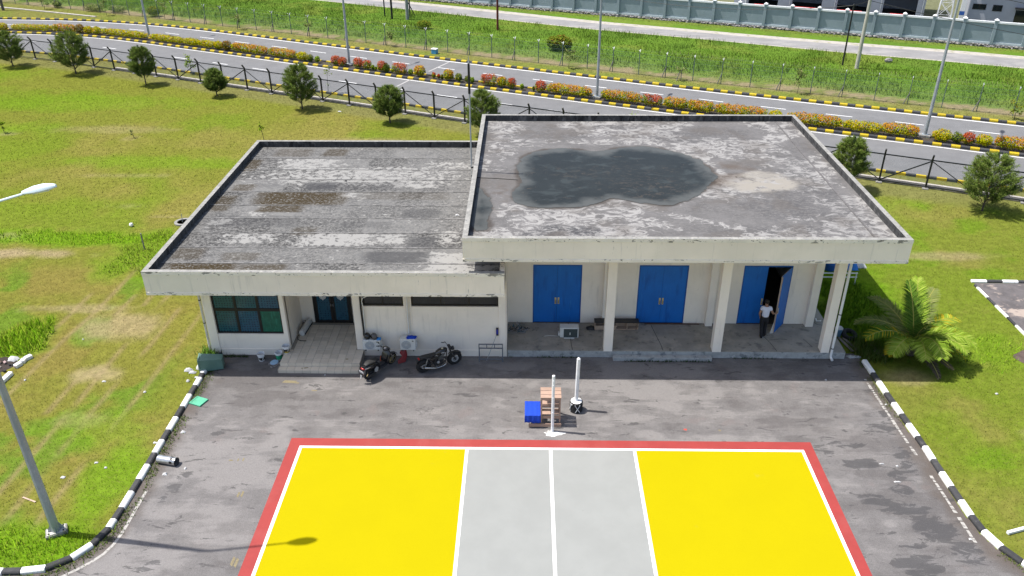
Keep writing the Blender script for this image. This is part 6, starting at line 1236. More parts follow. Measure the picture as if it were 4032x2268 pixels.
# ------------------------------------------------------------------ air conditioners, helmets, buckets and other things along the front
m_ac = M('ac_white', (.60, .60, .58), .55, .06, 3., world=False, layers=[dict(s=4., lo=.6, hi=.75, c=(.42, .41, .38), k=.5)]); m_grill = M('ac_grille', (.30, .33, .36), .5, .05, 9., world=False); m_fins = M('condenser_fins', (.045, .06, .062), .6, .1, 30., world=False, layers=[dict(s=6., lo=.66, hi=.7, c=(.3, .3, .3), k=.6)])
def ac_unit(lab, x, y, z, w, d, h, bracket=True):
    t = thing('air_conditioner', lab, 'air conditioner', (x, y, z), 0, 'outdoor air conditioner units'); mb = MB(); mb.box((0, 0, .03), (w, d, h)); mb.build('casing', m_ac, t, .015)
    R_ = min(h*.38, w*.30); cx, cz = w*.40, h*.52
    mb = MB(); mb.lathe([(0, 0), (R_, 0), (R_, .004), (0, .004)], 32, TR(cx, -.004, cz) @ AX); f = mb.build('fan_recess', m_grill, t)
    mb = MB()
    for k in range(1, 7): mb.torus(R_*k/6, .004, 30, 4, TR(cx, -.016, cz) @ AX)
    for k in range(12): a = math.pi*k/6; mb.bar((cx, -.016, cz), (cx+R_*math.cos(a), -.016, cz+R_*math.sin(a)), .006)
    mb.build('fan_guard', m_ac, t)
    mb = MB(); mb.box((w, d*.3, h*.15), (w+.04, d*.9, h*.6)); mb.build('valve_cover', m_ac, t, .008)
    mb = MB(); mb.box((w*.78, -.003, h*.80), (w*.88, 0, h*.88)); mb.build('sticker', m_plast, t)
    mb = MB()
    for u in (.15, .85): mb.box((w*u-.02, -.02, -.01), (w*u+.02, d+.12, .03)); 
    mb.build('bracket' if bracket else 'foot', m_blk, t); return t
ac_unit('white fan unit on the wall with two helmets resting on it', -7.66, 5.46, .56, .74, .30, .50)
ac_unit('white fan unit on the wall with a bright blue bag on top', -6.11, 5.46, .56, .65, .30, .56)
t = thing('air_conditioner', 'dusty air conditioner standing on the platform with its dark fins facing out', 'air conditioner', (.56, 6.84, .33), 0, 'outdoor air conditioner units')
mb = MB(); mb.box((0, .01, .03), (.80, .36, .52)); mb.build('casing', m_ac, t, .015); mb = MB(); mb.box((.16, -.004, .06), (.75, .009, .47)); mb.build('condenser', m_fins, t); mb = MB(); mb.box((-.07, .05, .08), (0, .25, .22)); mb.build('valve_cover', m_ac, t, .02)
mb = MB(); mb.box((.18, -.02, 0), (.62, .02, .03)); mb.box((.1, .3, 0), (.7, .36, .03)); mb.build('foot', m_ac, t)
mb = MB()
for x in (.42, .44): mb.box((x-.008, -.006, .18), (x+.012, -.003, .30-.3*(x-.42)))
mb.build('bird_dropping', m_ac, t)
mb = MB(); mb.tube([(.5, 7.0, .345), (.1, 7.05, .34), (-.1, 7.0, .34)], .01, 5); tag(mb.build('loose_hose', m_pvcd), 'thin pale hose lying left of the dusty air conditioner', 'hose')
def helmet(lab, x, y, z, rz, m): 
    t = thing('helmet', lab, 'helmet', (x, y, z), rz); mb = MB(); mb.lathe([(.10, 0), (.125, .03), (.135, .10), (.125, .17), (.09, .225), (.04, .25), (0, .255)], 18, TR(s=(1.12, .95, 1))); mb.build('shell', m, t, 0, True)
    mb = MB(); mb.lathe([(.128, .055), (.143, .06), (.140, .145), (.128, .15)], 18, TR(-.02, 0, 0, s=(1.12, .97, 1)), True); mb.build('visor', m_tint, t, 0, True)
helmet('black helmet on the left side of the fan unit', -7.47, 5.62, 1.065, R(-80), m_gloss); helmet('grey and black helmet beside the black helmet', -7.18, 5.60, 1.065, R(-60), M('grey_helmet', (.10, .095, .095), .35, .1, 6.))
def crumple(nm, lab, cat, x, y, z, sx, sy, sz, m, seed, n=9, group=None):
    r = np.random.default_rng(seed); V = []; 
    for j in range(n):
        for i in range(n):
            u, v = i/(n-1)*2-1, j/(n-1)*2-1; e = max(abs(u), abs(v)); V.append((x+u*sx/2*(1+.15*r.normal()), y+v*sy/2*(1+.15*r.normal()), z+sz*max(0, (1-e**2.2))*(.55+.5*r.random())+.004+(0 if e > .99 else .02*r.random())))
    F = [(j*n+i, j*n+i+1, (j+1)*n+i+1, (j+1)*n+i) for j in range(n-1) for i in range(n-1)]; mb = MB(); mb.add(V, F); b = len(V); mb.add([(x+sx*.42*math.cos(a), y+sy*.42*math.sin(a), z+.002) for a in np.linspace(0, 6.283, 10, False)], [tuple(range(10))[::-1]]); o = mb.build(nm, m); o.data.polygons.foreach_set('use_smooth', [True]*len(o.data.polygons)); return tag(o, lab, cat, group)
m_bcl = M('blue_cloth', (.004, .045, .40), .85, .1, 12., bump=.2, bscale=80.); m_lbc = M('light_blue_cloth', (.03, .22, .55), .8, .1, 9.); m_litter = M('white_litter', (.46, .46, .46), .7, .08, 9.)
crumple('plastic_bag', 'bright blue bag lying on top of the fan unit', 'bag', -5.62, 5.60, 1.125, .42, .25, .08, m_bcl, 1); crumple('cloth', 'light blue cloth on the fan unit beside the helmets', 'cloth', -6.98, 5.58, 1.065, .18, .22, .04, m_lbc, 2)
mb = MB(); P = [(-6.12, 5.52, .52), (-5.90, 5.55, .54), (-5.86, 5.50, .30), (-5.93, 5.38, .05), (-6.22, 5.30, .01), (-6.24, 5.36, .12), (-6.06, 5.48, .28), (-6.16, 5.50, .42)]; c = (-6.03, 5.42, .28)
mb.add(P+[c]+[(p[0]+.01, p[1]+.05, p[2]) for p in P], [(i, (i+1) % 8, 8) for i in range(8)]+[(9+(i+1) % 8, 9+i, 8) for i in range(8)]); tag(mb.build('plastic_sheet', M('dark_red_plastic', (.20, .012, .015), .45, .1, 5.)), 'torn dark red plastic sheet leaning under the fan unit', 'sheet')
mb = MB(); mb.cbox((-6.88, 5.55, .10), (.24, .2, .2)); tag(mb.build('red_box', M('orange_red_box', (.35, .08, .03), .7, .1, 5.), None, .01), 'orange red box half hidden behind the scooter', 'box')
def bucket(lab, x, y, z, mats, inner=.05):
    t = thing('paint_bucket', lab, 'bucket', (x, y, z), 0, 'empty paint buckets by the porch'); mb = MB(); mb.lathe([(.118, 0), (.128, .10), (.14, .25), (.145, .27), (.163, .275), (.165, .345), (.150, .348), (.142, .27), (.115, inner), (0, inner)], 22); mb.build('pail', m_wht, t, 0, True)
    for k, (z0, z1, m) in enumerate(mats): mb = MB(); f = lambda q: .119+.022*q/.25; mb.lathe([(f(z0)+.003, z0), (f(z1)+.003, z1), (f(z1)+.001, z1), (f(z0)+.001, z0)], 22, None, True); mb.build('label_band', m, t, 0, True)
    mb = MB(); mb.tube([(.165*math.cos(a), .165*math.sin(a)-.02, .30-.10*math.sin(a/1)) for a in np.linspace(math.pi, 2*math.pi, 10)], .004, 4); mb.build('handle', m_gal, t); return t
m_lblk = M('black_label', (.012, .012, .012), .5, .1, 8., world=False, layers=[dict(s=9., lo=.56, hi=.60, c=(.6, .6, .58), k=.8)]); m_lyel = M('yellow_label', (.42, .30, .06), .5, .1, 8., world=False, layers=[dict(s=10., lo=.50, hi=.54, c=(.015, .012, .01), k=1.)]); m_lgrn = M('green_label', (.02, .30, .14), .5, .08, 8., world=False, layers=[dict(s=12., lo=.62, hi=.66, c=(.3, .55, .4), k=.8)])
bucket('white paint bucket with a black label, alone against the wall under the window', -12.0, 5.52, 0, [(.05, .19, m_lblk)]); bucket('white paint bucket with a green label beside the porch', -11.28, 5.62, 0, [(.03, .24, m_lgrn)]); bucket('white paint bucket with a black and yellow label on the porch corner', -10.93, 5.62, .33, [(.03, .12, m_lyel), (.12, .22, m_lblk)])
mb = MB(); mb.lathe([(0, 0), (.17, 0), (.175, .02), (.16, .035), (.15, .025), (0, .025)], 24, TR(-11.42, 5.33, .01)); tag(mb.build('bucket_lid', M('pale_blue_plastic', (.30, .46, .62), .5, .05, 5.), None, 0, True), 'pale blue round lid lying in front of the green labelled bucket', 'lid')
mb = MB(); mb.tube([(-11.16, 5.35, .015), (-11.4, 5.18, .012), (-11.62, 5.16, .012), (-11.64, 5.26, .012), (-11.45, 5.22, .02), (-11.2, 5.28, .015), (-11.3, 5.08, .012), (-11.45, 4.95, .012), (-11.50, 5.02, .012), (-11.35, 5.16, .02), (-11.15, 5.3, .015)], .010, 5); tag(mb.build('rope', M('pale_rope', (.42, .38, .36), .9, .1, 9.)), 'loose pale rope tangled beside the tiled step', 'rope')
t = thing('indoor_air_conditioner', 'long white rounded indoor air conditioner lying against the porch wall', 'air conditioner', (-10.60, 6.90, .335), R(84)); mb = MB(); prof = [(0, .12), (.02, .02), (.12, 0), (.20, .04), (.235, .13), (.21, .24), (.14, .285), (.06, .27), (.01, .2)]; mb.prism(prof, 0, 1.02); mb.v = [(v[2], v[0]-.12, v[1]) for v in mb.v]; mb.build('casing', m_ac, t, .006); mb = MB(); mb.box((.06, -.13, .03), (.98, -.115, .08)); mb.build('air_slot', m_plast, t)
mb = MB(); mb.tube([(-10.72, 6.86, .42), (-10.76, 6.72, .36), (-10.70, 6.60, .345), (-10.55, 6.50, .345), (-10.32, 6.50, .345)], .016, 6); tag(mb.build('black_hose', m_plast), 'short black hose curling from the indoor air conditioner', 'hose')
# steel trestle and squeegee
m_trs = M('grey_trestle_steel', (.11, .125, .15), .5, .15, 6.); t = thing('steel_trestle', 'grey steel trestle frame standing against the wall by the platform', 'trestle', (-2.84, 5.50, 0))
for x in (0, .97): mb = MB(); mb.bar((x, 0, 0), (x, 0, .90), .035); mb.build('leg', m_trs, t); mb = MB(); mb.bar((x, .26, 0), (x, .26, .55), .03); mb.bar((x, 0, .14), (x, .26, .14), .025); mb.build('leg', m_trs, t)
for z in (.88, .68, .14): mb = MB(); mb.bar((0, 0, z), (.97, 0, z), .035); mb.build('rail', m_trs, t)
mb = MB(); mb.bar((0, .26, .52), (.97, .26, .52), .03); mb.build('rail', m_trs, t)
for x in (.32, .64): mb = MB(); mb.bar((x, 0, .68), (x, 0, .88), .03); mb.build('strut', m_trs, t)
t = thing('floor_squeegee', 'long handled floor squeegee with a blue head leaning on the wall', 'squeegee', (-2.54, 5.58, 0)); mb = MB(); mb.tube([(0, 0, .01), (.42, .26, 1.12)], .012, 6); mb.build('pole', m_gal, t); mb = MB(); mb.box((.40, .25, 1.08), (.50, .29, 1.46)); mb.build('head', m_plast, t, .01); mb = MB(); mb.box((.41, .235, 1.17), (.49, .249, 1.39)); mb.build('blue_pad', M('blue_pad', (.02, .03, .30), .7, .05, 6.), t)
# things on the platform
m_woodp = M('plywood', (.42, .31, .23), .8, .12, 5., layers=[dict(s=9., lo=.60, hi=.66, c=(.10, .08, .07), k=.8)]); t = thing('storage_bench', 'long wooden box bench with a black top and open cubbies behind the column', 'bench', (2.10, 7.56, .33))
mb = MB(); mb.box((-.01, -.02, .36), (1.93, .32, .40)); mb.build('black_top', m_plast, t, .004)
for x in (0, .47, .93, 1.40, 1.88): mb = MB(); mb.box((x, 0, 0), (x+.03, .30, .36)); mb.build('divider', m_woodp, t)
mb = MB(); mb.box((.03, .28, .02), (1.88, .30, .36)); mb.build('back_panel', m_woodp, t); mb = MB(); mb.box((.03, 0, .0), (1.88, .28, .02)); mb.build('base_panel', m_woodp, t)
for x in (.03, .50): mb = MB(); mb.box((x, .003, .02), (x+.44, .015, .20)); mb.build('front_panel', m_woodp, t)
crumple('black_bag', 'crumpled black bag at the left end of the storage bench', 'bag', 1.93, 7.62, .335, .34, .26, .16, m_plast, 3)
mb = MB(); mb.box((4.35, 8.02, .335), (6.75, 8.08, .37)); tag(mb.build('rusty_bar', M('rusty_brown', (.10, .055, .04), .8, .2, 5.), None, .004), 'long rusty brown bar on the platform below the middle doors', 'bar')
r = np.random.default_rng(5); mb = MB(); mats = [m_plast, M('grey_scrap', (.30, .30, .32), .7, .1, 9.), M('blue_scrap', (.06, .12, .16), .7, .1, 9.)]
for k in range(95):
    x, y = -1.28+.24*r.normal(), 7.50+.16*r.normal(); x = max(x, -1.66); z = .335+.16*max(0, 1-abs(x+1.28)/.5)*r.random(); d = r.normal(0, 1, 3); d[2] *= .4; d = d/np.linalg.norm(d)*(.06+.09*r.random()); mb.m(int(r.integers(3))).bar((x, y, z), (x+d[0], y+d[1], z+abs(d[2])+.01), .02+.03*r.random(), .008)
tag(mb.build('scrap_heap', mats), 'small heap of dark and pale scrap strips on the platform corner', 'scrap heap', kind='stuff')
mb = MB(); mb.tube([(12.05, 8.60, .34), (12.0, 8.35, .36), (12.1, 8.15, .50)], .03, 6); tag(mb.build('white_pipe_piece', m_wht), 'short white pipe piece on the side walkway', 'pipe')

# ------------------------------------------------------------------ net posts, umpire stand
m_post = M('white_post_paint', (.70, .71, .72), .5, .07, 5., layers=[dict(s=6., lo=.62, hi=.70, c=(.42, .42, .41), k=.6)])
t = thing('net_post', 'round white net post standing on the paint splash by the court edge', 'post', (.09, 1.01, 0)); mb = MB(); mb.tube([(0, 0, -.05), (0, 0, 2.47)], .055, 14); mb.build('shaft', m_post, t, 0, True); mb = MB(); mb.lathe([(.055, 2.47), (.05, 2.50), (0, 2.52)], 14); mb.build('cap', m_post, t, 0, True)
for z in (.9, 1.55, 2.1, 2.3): mb = MB(); mb.cbox((.0, -.06, z), (.03, .03, .05)); mb.build('hook', m_post, t, .004)
t = thing('net_post', 'white six sided net post set in a black tyre drum marked with an X', 'post', (1.03, 2.28, 0)); mb = MB(); mb.lathe([(.072, .30), (.072, 2.36), (.0, 2.43)], 6, TR(-.01, .02, 0, ry=R(.8))); mb.build('shaft', m_post, t)
mb = MB()
for k in range(7): mb.torus(.215, .036, 30, 6, TR(0, 0, .04+.062*k), 1.05)
mb.lathe([(0, .02), (.215, .02), (.215, .43), (0, .43)], 24); d = mb.build('tyre_drum', m_tyre, t, 0, True)
mb = MB(); mb.lathe([(0, .43), (.20, .44), (.215, .452), (.20, .462), (0, .468)], 26); mb.build('concrete_fill', m_post, t, 0, True)
mb = MB(); rr = .258
def arc(a0, z0, a1, z1, w=.022):
    n = 7
    for i in range(n):
        p, q = i/n, (i+1)/n; aa, ab = a0+(a1-a0)*p, a0+(a1-a0)*q; za, zb_ = z0+(z1-z0)*p, z0+(z1-z0)*q; mb.bar((rr*math.cos(aa), rr*math.sin(aa), za), (rr*math.cos(ab), rr*math.sin(ab), zb_), .012, w, (math.cos(aa)*0, 0, 1))
arc(R(-100), .06, R(-60), .40); arc(R(-60), .06, R(-105), .40); arc(R(-150), .05, R(-150), .42, .03); arc(R(-128), .40, R(-148), .40); arc(R(-175), .08, R(-140), .36)
mb.build('white_cross', m_post, d)
m_wood = M('sawn_timber', (.33, .225, .17), .75, .12, 4., stretch=(1, 6, 6), layers=[dict(s=5., lo=.62, hi=.70, c=(.26, .14, .10), k=.7)], rnd=.08)
t = thing('umpire_stand', 'wooden umpire stand with a slatted seat behind the round net post', 'umpire stand', (0, 0, 0))
def wb(nm, a, b): mb = MB(); mb.box(a, b); return mb.build(nm, m_wood, t, .004)
for x0 in (-.33, .345):
    for ya, yb_ in ((1.36, 1.30), (1.94, 2.08)): mb = MB(); mb.bar((x0+.02, ya, 1.27), (x0+.02, yb_, 0), .045, .07); mb.build('leg', m_wood, t)
for k in range(3): wb('seat_slat', (-.35, 1.31+.225*k, 1.27), (.41, 1.31+.225*k+.205, 1.30))
wb('seat_rail', (-.335, 1.315, 1.18), (.395, 1.34, 1.268)); wb('seat_rail', (-.335, 1.95, 1.18), (.395, 1.975, 1.268))
wb('step_board', (-.285, 1.70, .70), (.34, 1.99, .725)); wb('step_rail', (-.30, 1.68, .58), (.36, 1.70, .69)); wb('step_board', (-.285, 1.42, .44), (.34, 1.62, .465)); wb('front_rail', (-.335, 1.29, .36), (.40, 1.315, .49)); wb('base_plank', (-.79, 1.18, .06), (.42, 1.21, .20)); wb('base_plank', (-.79, 2.08, .06), (.42, 2.11, .20)); wb('back_rail', (-.31, 2.04, .34), (.37, 2.06, .46))
for y in (1.22, 2.03): wb('side_rail', (-.90, y, .47), (-.33, y+.04, .55))
for x in (-.78, -.70):
    for y in (1.215, 2.03): wb('side_leg', (x, y, .0), (x+.035, y+.04, .47))
for k in range(4): wb('side_slat', (-.90, 1.24+.2*k, .552), (-.33, 1.24+.2*k+.17, .572))
mb = MB(); n = 14; prof = [(2.07, .50), (2.075, .565), (2.05, .584), (1.75, .583), (1.45, .584), (1.24, .584), (1.20, .56), (1.185, .45), (1.18, .34), (1.175, .25)]; vs = []
for i in range(n+1):
    x = -.93+.585*i/n; s = .008*math.sin(i*1.4)
    for j, (y, z) in enumerate(prof): vs.append((x+(.012*(i/n-.5) if j > 6 else 0), y+(s*2.2 if j > 6 else 0), z+(s*.6 if j < 6 else .02*math.sin(i*.5) if j == 9 else 0)))
mb.add(vs, [(i*10+j, i*10+j+1, (i+1)*10+j+1, (i+1)*10+j) for i in range(n) for j in range(9)]); o = mb.build('cloth', m_bcl, None, 0, True); tag(o, 'bright blue cloth draped over the low side of the umpire stand', 'cloth'); sm = o.modifiers.new('th', 'SOLIDIFY'); sm.thickness = .008

# ------------------------------------------------------------------ bin, can, litter, odds and ends
m_bin = M('green_bin_plastic', (.10, .185, .155), .55, .08, 3., world=False); m_lid = M('green_lid_plastic', (.085, .36, .22), .5, .05, 3., world=False)
t = thing('wheelie_bin', 'green wheelie bin tipped on its side with its mouth over the kerb', 'bin', (-13.42, 5.0, .03), R(193))
mb = MB(); w0, w1, h0, h1 = .20, .27, .46, .56; x0, x1 = 0, .90
def frus(mb, x0, x1, w0, w1, z0, h0, h1, ins=0.): mb.add([(x0, -w0, z0), (x0, w0, z0), (x0, w0, z0+h0), (x0, -w0, z0+h0), (x1, -w1, z0), (x1, w1, z0), (x1, w1, z0+h1), (x1, -w1, z0+h1)], [(0, 1, 2, 3), (0, 4, 5, 1), (1, 5, 6, 2), (2, 6, 7, 3), (3, 7, 4, 0)])
frus(mb, 0, .90, .21, .275, .02, .46, .56); mb.add([(.03, -.195, .04), (.03, .195, .04), (.03, .195, .46), (.03, -.195, .46), (.90, -.262, .035), (.90, .262, .035), (.90, .262, .567), (.90, -.262, .567)], [(3, 2, 1, 0), (1, 5, 4, 0), (2, 6, 5, 1), (3, 7, 6, 2), (0, 4, 7, 3)]); mb.build('body', m_bin, t)
mb = MB()
for a, b in (((.88, -.30, .0), (.94, .30, .035)), ((.88, -.30, .565), (.94, .30, .60)), ((.88, -.30, .035), (.94, -.263, .565)), ((.88, .263, .035), (.94, .30, .565))): mb.box(a, b)
mb.build('rim', m_bin, t, .006)
for z in (.10, .44): MB().lathe([(.0, -.025), (.085, -.025), (.095, 0), (.085, .025), (0, .025)], 20, AX).build('wheel', m_tyre, t, 0, True, T=TR(.10, -.27, z))
mb = MB(); mb.tube([(.10, -.27, .08), (.10, -.27, .46)], .012, 6); mb.build('axle', m_gal, t)
t = thing('bin_lid', 'bright green bin lid lying on the asphalt beside the left kerb', 'lid', (-13.63, 2.60, .02), R(-22)); mb = MB(); mb.box((-.27, -.24, .015), (.27, .24, .045)); mb.build('panel', m_lid, t, .01); mb = MB(); mb.box((-.27, -.24, -.01), (.27, -.215, .015)); mb.box((.245, -.215, -.01), (.27, .215, .015)); mb.box((-.27, .215, -.01), (.27, .24, .015)); mb.build('lip', m_lid, t); mb = MB(); mb.box((-.262, -.20, .045), (-.20, .20, .06)); mb.build('hinge_bar', m_lid, t, .006)
m_steel = M('stainless', (.46, .46, .46), .3, .1, 6., metal=.8, world=False); t = thing('steel_bin', 'dented steel cylinder bin lying against the left kerb', 'bin', (-13.80, -.86, .15), R(-12)); mb = MB(); mb.lathe([(.142, 0), (.145, .01), (.145, .70), (.137, .70), (.137, .02), (0, .02)], 28, TR(ry=math.pi/2)); b = mb.build('barrel', m_steel, t, 0, True)
for k, a in enumerate((R(60), R(110), R(165))): mb = MB(); n = 8; vs = [(.50+.11*p, .1465*math.cos(a+q), .1465*math.sin(a+q)) for p in (0, 1) for q in np.linspace(-.32, .32, n)]; mb.add(vs, [(i, i+1, n+i+1, n+i) for i in range(n-1)]); mb.build('opening', m_frame, b)
mb = MB(); mb.lathe([(.1375, .70), (.15, .70), (.15, .72), (.1375, .72)], 28, TR(ry=math.pi/2), True); mb.build('rim', m_frame, b)
for i, (x, y, sx, sy, sz, lab) in enumerate(((-14.42, 4.88, .34, .30, .22, 'large crumpled white bag spilling out in front of the tipped bin'), (-14.80, 4.70, .40, .22, .16, 'crumpled white bag furthest from the tipped bin on the grass'), (-14.58, 4.55, .36, .16, .10, 'flat white bag below the large crumpled bag'), (-14.22, 4.62, .18, .18, .14, 'small white bag tucked against the bin mouth'), (-14.55, 3.95, .18, .15, .08, 'black and white scrap in the grass below the bags'), (-14.28, 4.2, .24, .10, .07, 'pale cup shaped litter beside the kerb'), (-16.0, 3.2, .14, .1, .05, 'white scrap on the lawn left of the bin lid'), (-17.95, 3.9, .22, .12, .04, 'white paper scrap in the middle of the striped lawn'), (-21.2, 3.95, .1, .1, .05, 'tiny white scrap near the far left kerb slab'),
        (-16.0, -.95, .16, .09, .03, 'pale scrap on the lawn level with the steel bin'), (-15.55, -1.2, .12, .09, .04, 'pale scrap on the lawn just left of the kerb'), (-16.8, -1.7, .22, .14, .04, 'pale crumpled paper by the lamp post'), (-14.35, .15, .2, .1, .03, 'flat pale paper beside the left kerb'), (-13.55, .75, .22, .16, .08, 'crumpled white paper at the foot of the left kerb'), (-13.35, -1.5, .2, .16, .06, 'torn white paper on the asphalt below the steel bin'), (-12.75, -1.2, .1, .14, .04, 'small white paper right of the steel bin'),
        (13.0, 2.75, .1, .08, .04, 'white scrap at the right kerb'), (11.55, -.65, .24, .05, .02, 'white twig shaped scrap on the wet asphalt'), (11.75, -1.55, .3, .06, .02, 'bent white strip on the wet asphalt'), (12.05, -.75, .1, .08, .02, 'pale leaf on the asphalt near the right kerb'), (13.0, -4.1, .12, .1, .03, 'pale scrap at the lower right kerb'), (15.9, -2.0, .14, .1, .03, 'pale scrap on the right lawn'), (17.6, 3.5, .14, .1, .05, 'white scrap on the right lawn below the palm'), (11.2, 4.35, .1, .08, .03, 'white leaf on the shaded asphalt'), (-9.1, 4.45, .07, .07, .03, 'white cup scrap on the asphalt before the tiled step'),
        (-4.0, 10.7, .22, .12, .06, 'white bag on the lower roof by the parapet'), (-20.3, 7.0, .08, .08, .04, 'white speck on the lawn left of the building'), (-7.8, 29.0, .3, .2, .08, 'white bag on the lawn behind the lower roof'), (-15.85, 40.6, .35, .2, .05, 'flat white sheet on the grass beside the black fence'))):
    crumple('litter', lab, 'litter', x, y, (LZD+.01) if 'lower roof by' in lab else .012, sx*.75, sy*.75, sz, m_litter, 600+i, 6, 'scattered white litter')
m_oldw = M('grey_old_wood', (.19, .165, .145), .9, .2, 5.); 
def simple(nm, lab, cat, build, m, bevel=0., group=None, smooth=False): mb = MB(); build(mb); return tag(mb.build(nm, m, None, bevel, smooth), lab, cat, group)
simple('white_bar', 'white square bar lying on the grass at the lower right edge', 'bar', lambda b: b.bar((14.25, -3.87, .06), (15.9, -3.35, .06), .10), m_post, .008)
simple('timber_strip', 'thin pale timber strip lying on the lawn near the lamp post', 'strip', lambda b: b.bar((-17.66, -2.68, .02), (-17.12, -2.89, .02), .05, .02), m_woodp)
simple('survey_stake', 'short grey stake standing in the bright grass beside the lower roof', 'stake', lambda b: b.box((-21.30, 15.85, -.05), (-21.24, 15.90, .95)), m_foot, .005)
t = thing('manhole_ring', 'concrete manhole ring in the grass behind the lower roof edge', 'manhole', (-20.45, 19.3, 0)); mb = MB(); mb.lathe([(.34, -.05), (.50, -.05), (.50, .08), (.34, .08)], 26, None, True); mb.build('ring', m_foot, t, 0, True); mb = MB(); mb.lathe([(0, .03), (.34, .03)], 20); mb.build('silted_mouth', m_oldw, t); mb = MB(); mb.bar((-.05, 0, 0), (-.02, 0, .55), .03); mb.build('rod', m_gal, t)
simple('white_ball', 'small white ball in the bright grass strip', 'ball', lambda b: b.lathe([(0, 0), (.08, .03), (.115, .115), (.08, .2), (0, .23)], 14, TR(-23.2, 18.75, .0)), m_wht, 0, None, True)
t = thing('blue_box', 'small blue box with a white lid on the verge beyond the road', 'box', (-10.2, 60.3, 0), -.4); mb = MB(); mb.box((-.28, -.22, 0), (.28, .22, .42)); mb.build('body', M('blue_box_plastic', (.05, .24, .45), .5, .05, 4.), t, .02); mb = MB(); mb.box((-.30, -.24, .42), (.30, .24, .52)); mb.build('lid', m_wht, t, .02)
simple('stone', 'pale stone in the long grass right of the concrete utility pole', 'stone', lambda b: b.lathe([(0, 0), (.3, .05), (.34, .2), (.2, .38), (0, .42)], 8, TR(33.9, 56.9, 0, s=(1.2, .8, 1))), m_rub)
for i, (x, y, rz, L_, lab) in enumerate(((-22.02, 4.0, 1.5, .75, 'white painted kerb slab at the left edge below the tall grass'), (-22.03, 4.95, 1.2, .3, 'broken white kerb stone nearest the white slab'), (-21.98, 5.25, 1.7, .24, 'small middle broken white kerb stone by the pit'), (-21.9, 5.5, 1.0, .3, 'broken white kerb stone furthest up by the tall grass'))):
    t_ = TR(x, y, .06, rz=rz); mb = MB(); mb.cbox((0, 0, 0), (L_, .2, .18)); tag(mb.build('kerb_stone_piece', m_kw, None, .02, T=t_), lab, 'kerb stone', 'broken kerb stones at the left edge')
crumple('foam_block', 'white foam block in the muddy pit at the left edge', 'block', -22.5, 5.42, .02, .42, .3, .2, m_litter, 801, 6); 
r = np.random.default_rng(9); mb = MB(); mt = [m_plast, M('pink_rubble', (.35, .25, .24), .9, .1, 9.), M('cream_rubble', (.55, .5, .4), .9, .1, 9.), M('brown_rubble', (.12, .08, .06), .9, .1, 9.)]
for k in range(46): x, y = -23.05+.42*r.normal(), 4.85+.26*r.normal(); s = .05+.07*r.random(); mb.m(int(r.integers(4))).cbox((0, 0, 0), (s, s*.8, s*.5), TR(x, y, .03+.05*r.random(), r.random(), r.random(), r.random()*6))
o = mb.build('rubble', mt); o['kind'] = 'stuff'
# right side of the building
t = thing('blue_bucket', 'blue bucket with a torn white cover beside the corner column', 'bucket', (12.80, 7.75, 0)); mb = MB(); mb.lathe([(.13, 0), (.17, .36), (.15, .36), (.12, .05), (0, .05)], 20); mb.build('pail', M('blue_pail', (.10, .20, .30), .6, .1, 5.), t, 0, True)
mb = MB(); mb.lathe([(.175, .30), (.18, .38), (.12, .44), (0, .47)], 12, TR(s=(1, .9, 1))); mb.build('torn_cover', m_litter, t)
simple('old_tyre', 'old dark tyre lying in the grass beside the platform', 'tyre', lambda b: b.torus(.25, .10, 30, 10, TR(13.25, 7.62, .12, rx=.25, ry=.1), 1.05), m_tyre, 0, None, True)
for i, (a, b, lab) in enumerate((((12.75, 7.5, .05), (13.0, 6.4, .05), 'weathered plank leaning along the platform side'), ((12.95, 7.5, .04), (13.22, 6.55, .04), 'second weathered plank just right of the first'), ((13.98, 6.95, .04), (14.16, 6.05, .04), 'grey plank lying in the grass beneath the palm'), ((13.9, 6.6, .05), (14.0, 6.15, .05), 'short pale board beneath the palm'))):
    simple('plank', lab, 'plank', lambda m_, a=a, b=b: m_.bar(a, b, .12, .03), m_oldw, .004, 'old planks beside the platform')
mb = MB()
for k in range(10): x = 12.62+.55*rng.random(); mb.cbox((0, 0, 0), (.09+.08*rng.random(), .08, .07), TR(x, 5.98+.08*rng.random(), .03, rng.random(), rng.random(), rng.random()*3))
o = mb.build('broken_concrete', m_conc2); o['kind'] = 'stuff'
t = thing('blue_drum', 'blue plastic drum standing in the shade behind the right wall', 'drum', (14.45, 14.0, 0)); mb = MB(); mb.lathe([(.27, 0), (.29, .05), (.29, .3), (.30, .33), (.29, .36), (.29, .6), (.30, .63), (.29, .66), (.28, .86), (.25, .88), (.1, .86), (0, .86)], 24); mb.build('barrel', M('blue_drum_plastic', (.02, .10, .38), .5, .1, 4.), t, 0, True)
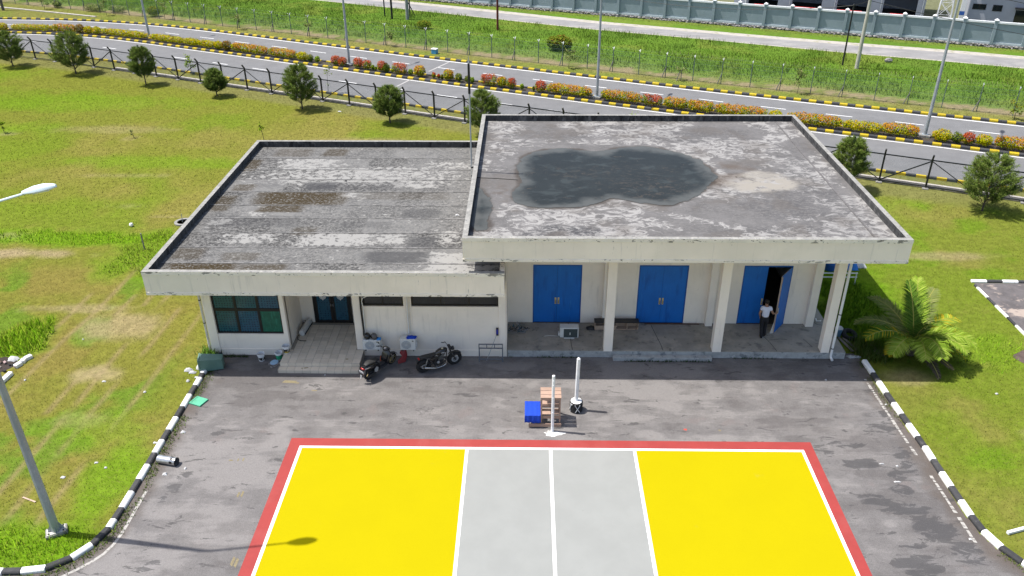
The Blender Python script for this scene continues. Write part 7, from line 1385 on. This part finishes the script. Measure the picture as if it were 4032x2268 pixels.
crumple('tarpaulin', 'bundled blue tarpaulin in the grass behind the right wall', 'tarpaulin', 15.55, 14.1, .01, .7, .5, .45, M('blue_tarp', (.02, .16, .50), .6, .1, 5.), 810, 8); crumple('white_sack', 'bundled white sack beside the blue tarpaulin', 'sack', 16.05, 14.3, .01, .6, .45, .3, m_litter, 811, 7)
t = thing('pipe_rail', 'low white pipe rail standing across the shaded grass', 'rail', (14.2, 12.4, 0)); 
for x in (-.9, .95): mb = MB(); mb.tube([(x, 0, 0), (x, 0, .62)], .028, 8); mb.build('leg', m_wht, t, 0, True)
for z in (.62, .40): mb = MB(); mb.tube([(-.95, 0, z), (1.0, 0, z)], .028, 8); mb.build('rail', m_wht, t, 0, True)
# weeds growing out of joints
x = np.concatenate([rng.uniform(-1.6, 12.4, 420), rng.uniform(-13.7, -12.6, 90), rng.uniform(2.8, 6.8, 160)]); y = np.concatenate([5.86-.06*rng.random(420), 5.80-.12*rng.random(90), 5.60-.05*rng.random(160)]); k = (vnoise(x, y*0, 1.1, off=4) > .45); x, y = x[k], y[k]
blades('weeds', x, y, .01, .10, .035, np.array([(.035, .075, .018)])*(.6+.8*rng.random(len(x)))[:, None], m_blade, 1.4)
uu = rng.random(5200)*LK.len; kx = [LK.at(u, -.04-.16*abs(rng.normal())) for u in uu]; x = np.array([q[0] for q in kx]); y = np.array([q[1] for q in kx]); k = vnoise(x, y, .9, off=3) > .42; x, y = x[k], y[k]
blades('weeds', x, y, .01, .07, .03, np.array([(.085, .13, .025)])*(.5+.9*rng.random(len(x)))[:, None], m_blade, 1.4)
uu = rng.random(4200)*RK.len; kx = [RK.at(u, -.04-.10*abs(rng.normal())) for u in uu]; x = np.array([q[0] for q in kx]); y = np.array([q[1] for q in kx]); k = vnoise(x, y, .9, off=8) > .55; x, y = x[k], y[k]
blades('weeds', x, y, .01, .06, .025, np.array([(.10, .13, .035)])*(.5+.9*rng.random(len(x)))[:, None], m_blade, 1.4)
x = np.concatenate([-14.25+.22*rng.normal(size=260)]); y = 5.95+.25*rng.normal(size=260); blades('weeds', x, y, .01, .30, .06, np.array([(.10, .20, .03)])*(.6+.8*rng.random(260))[:, None], m_blade, 1.2)
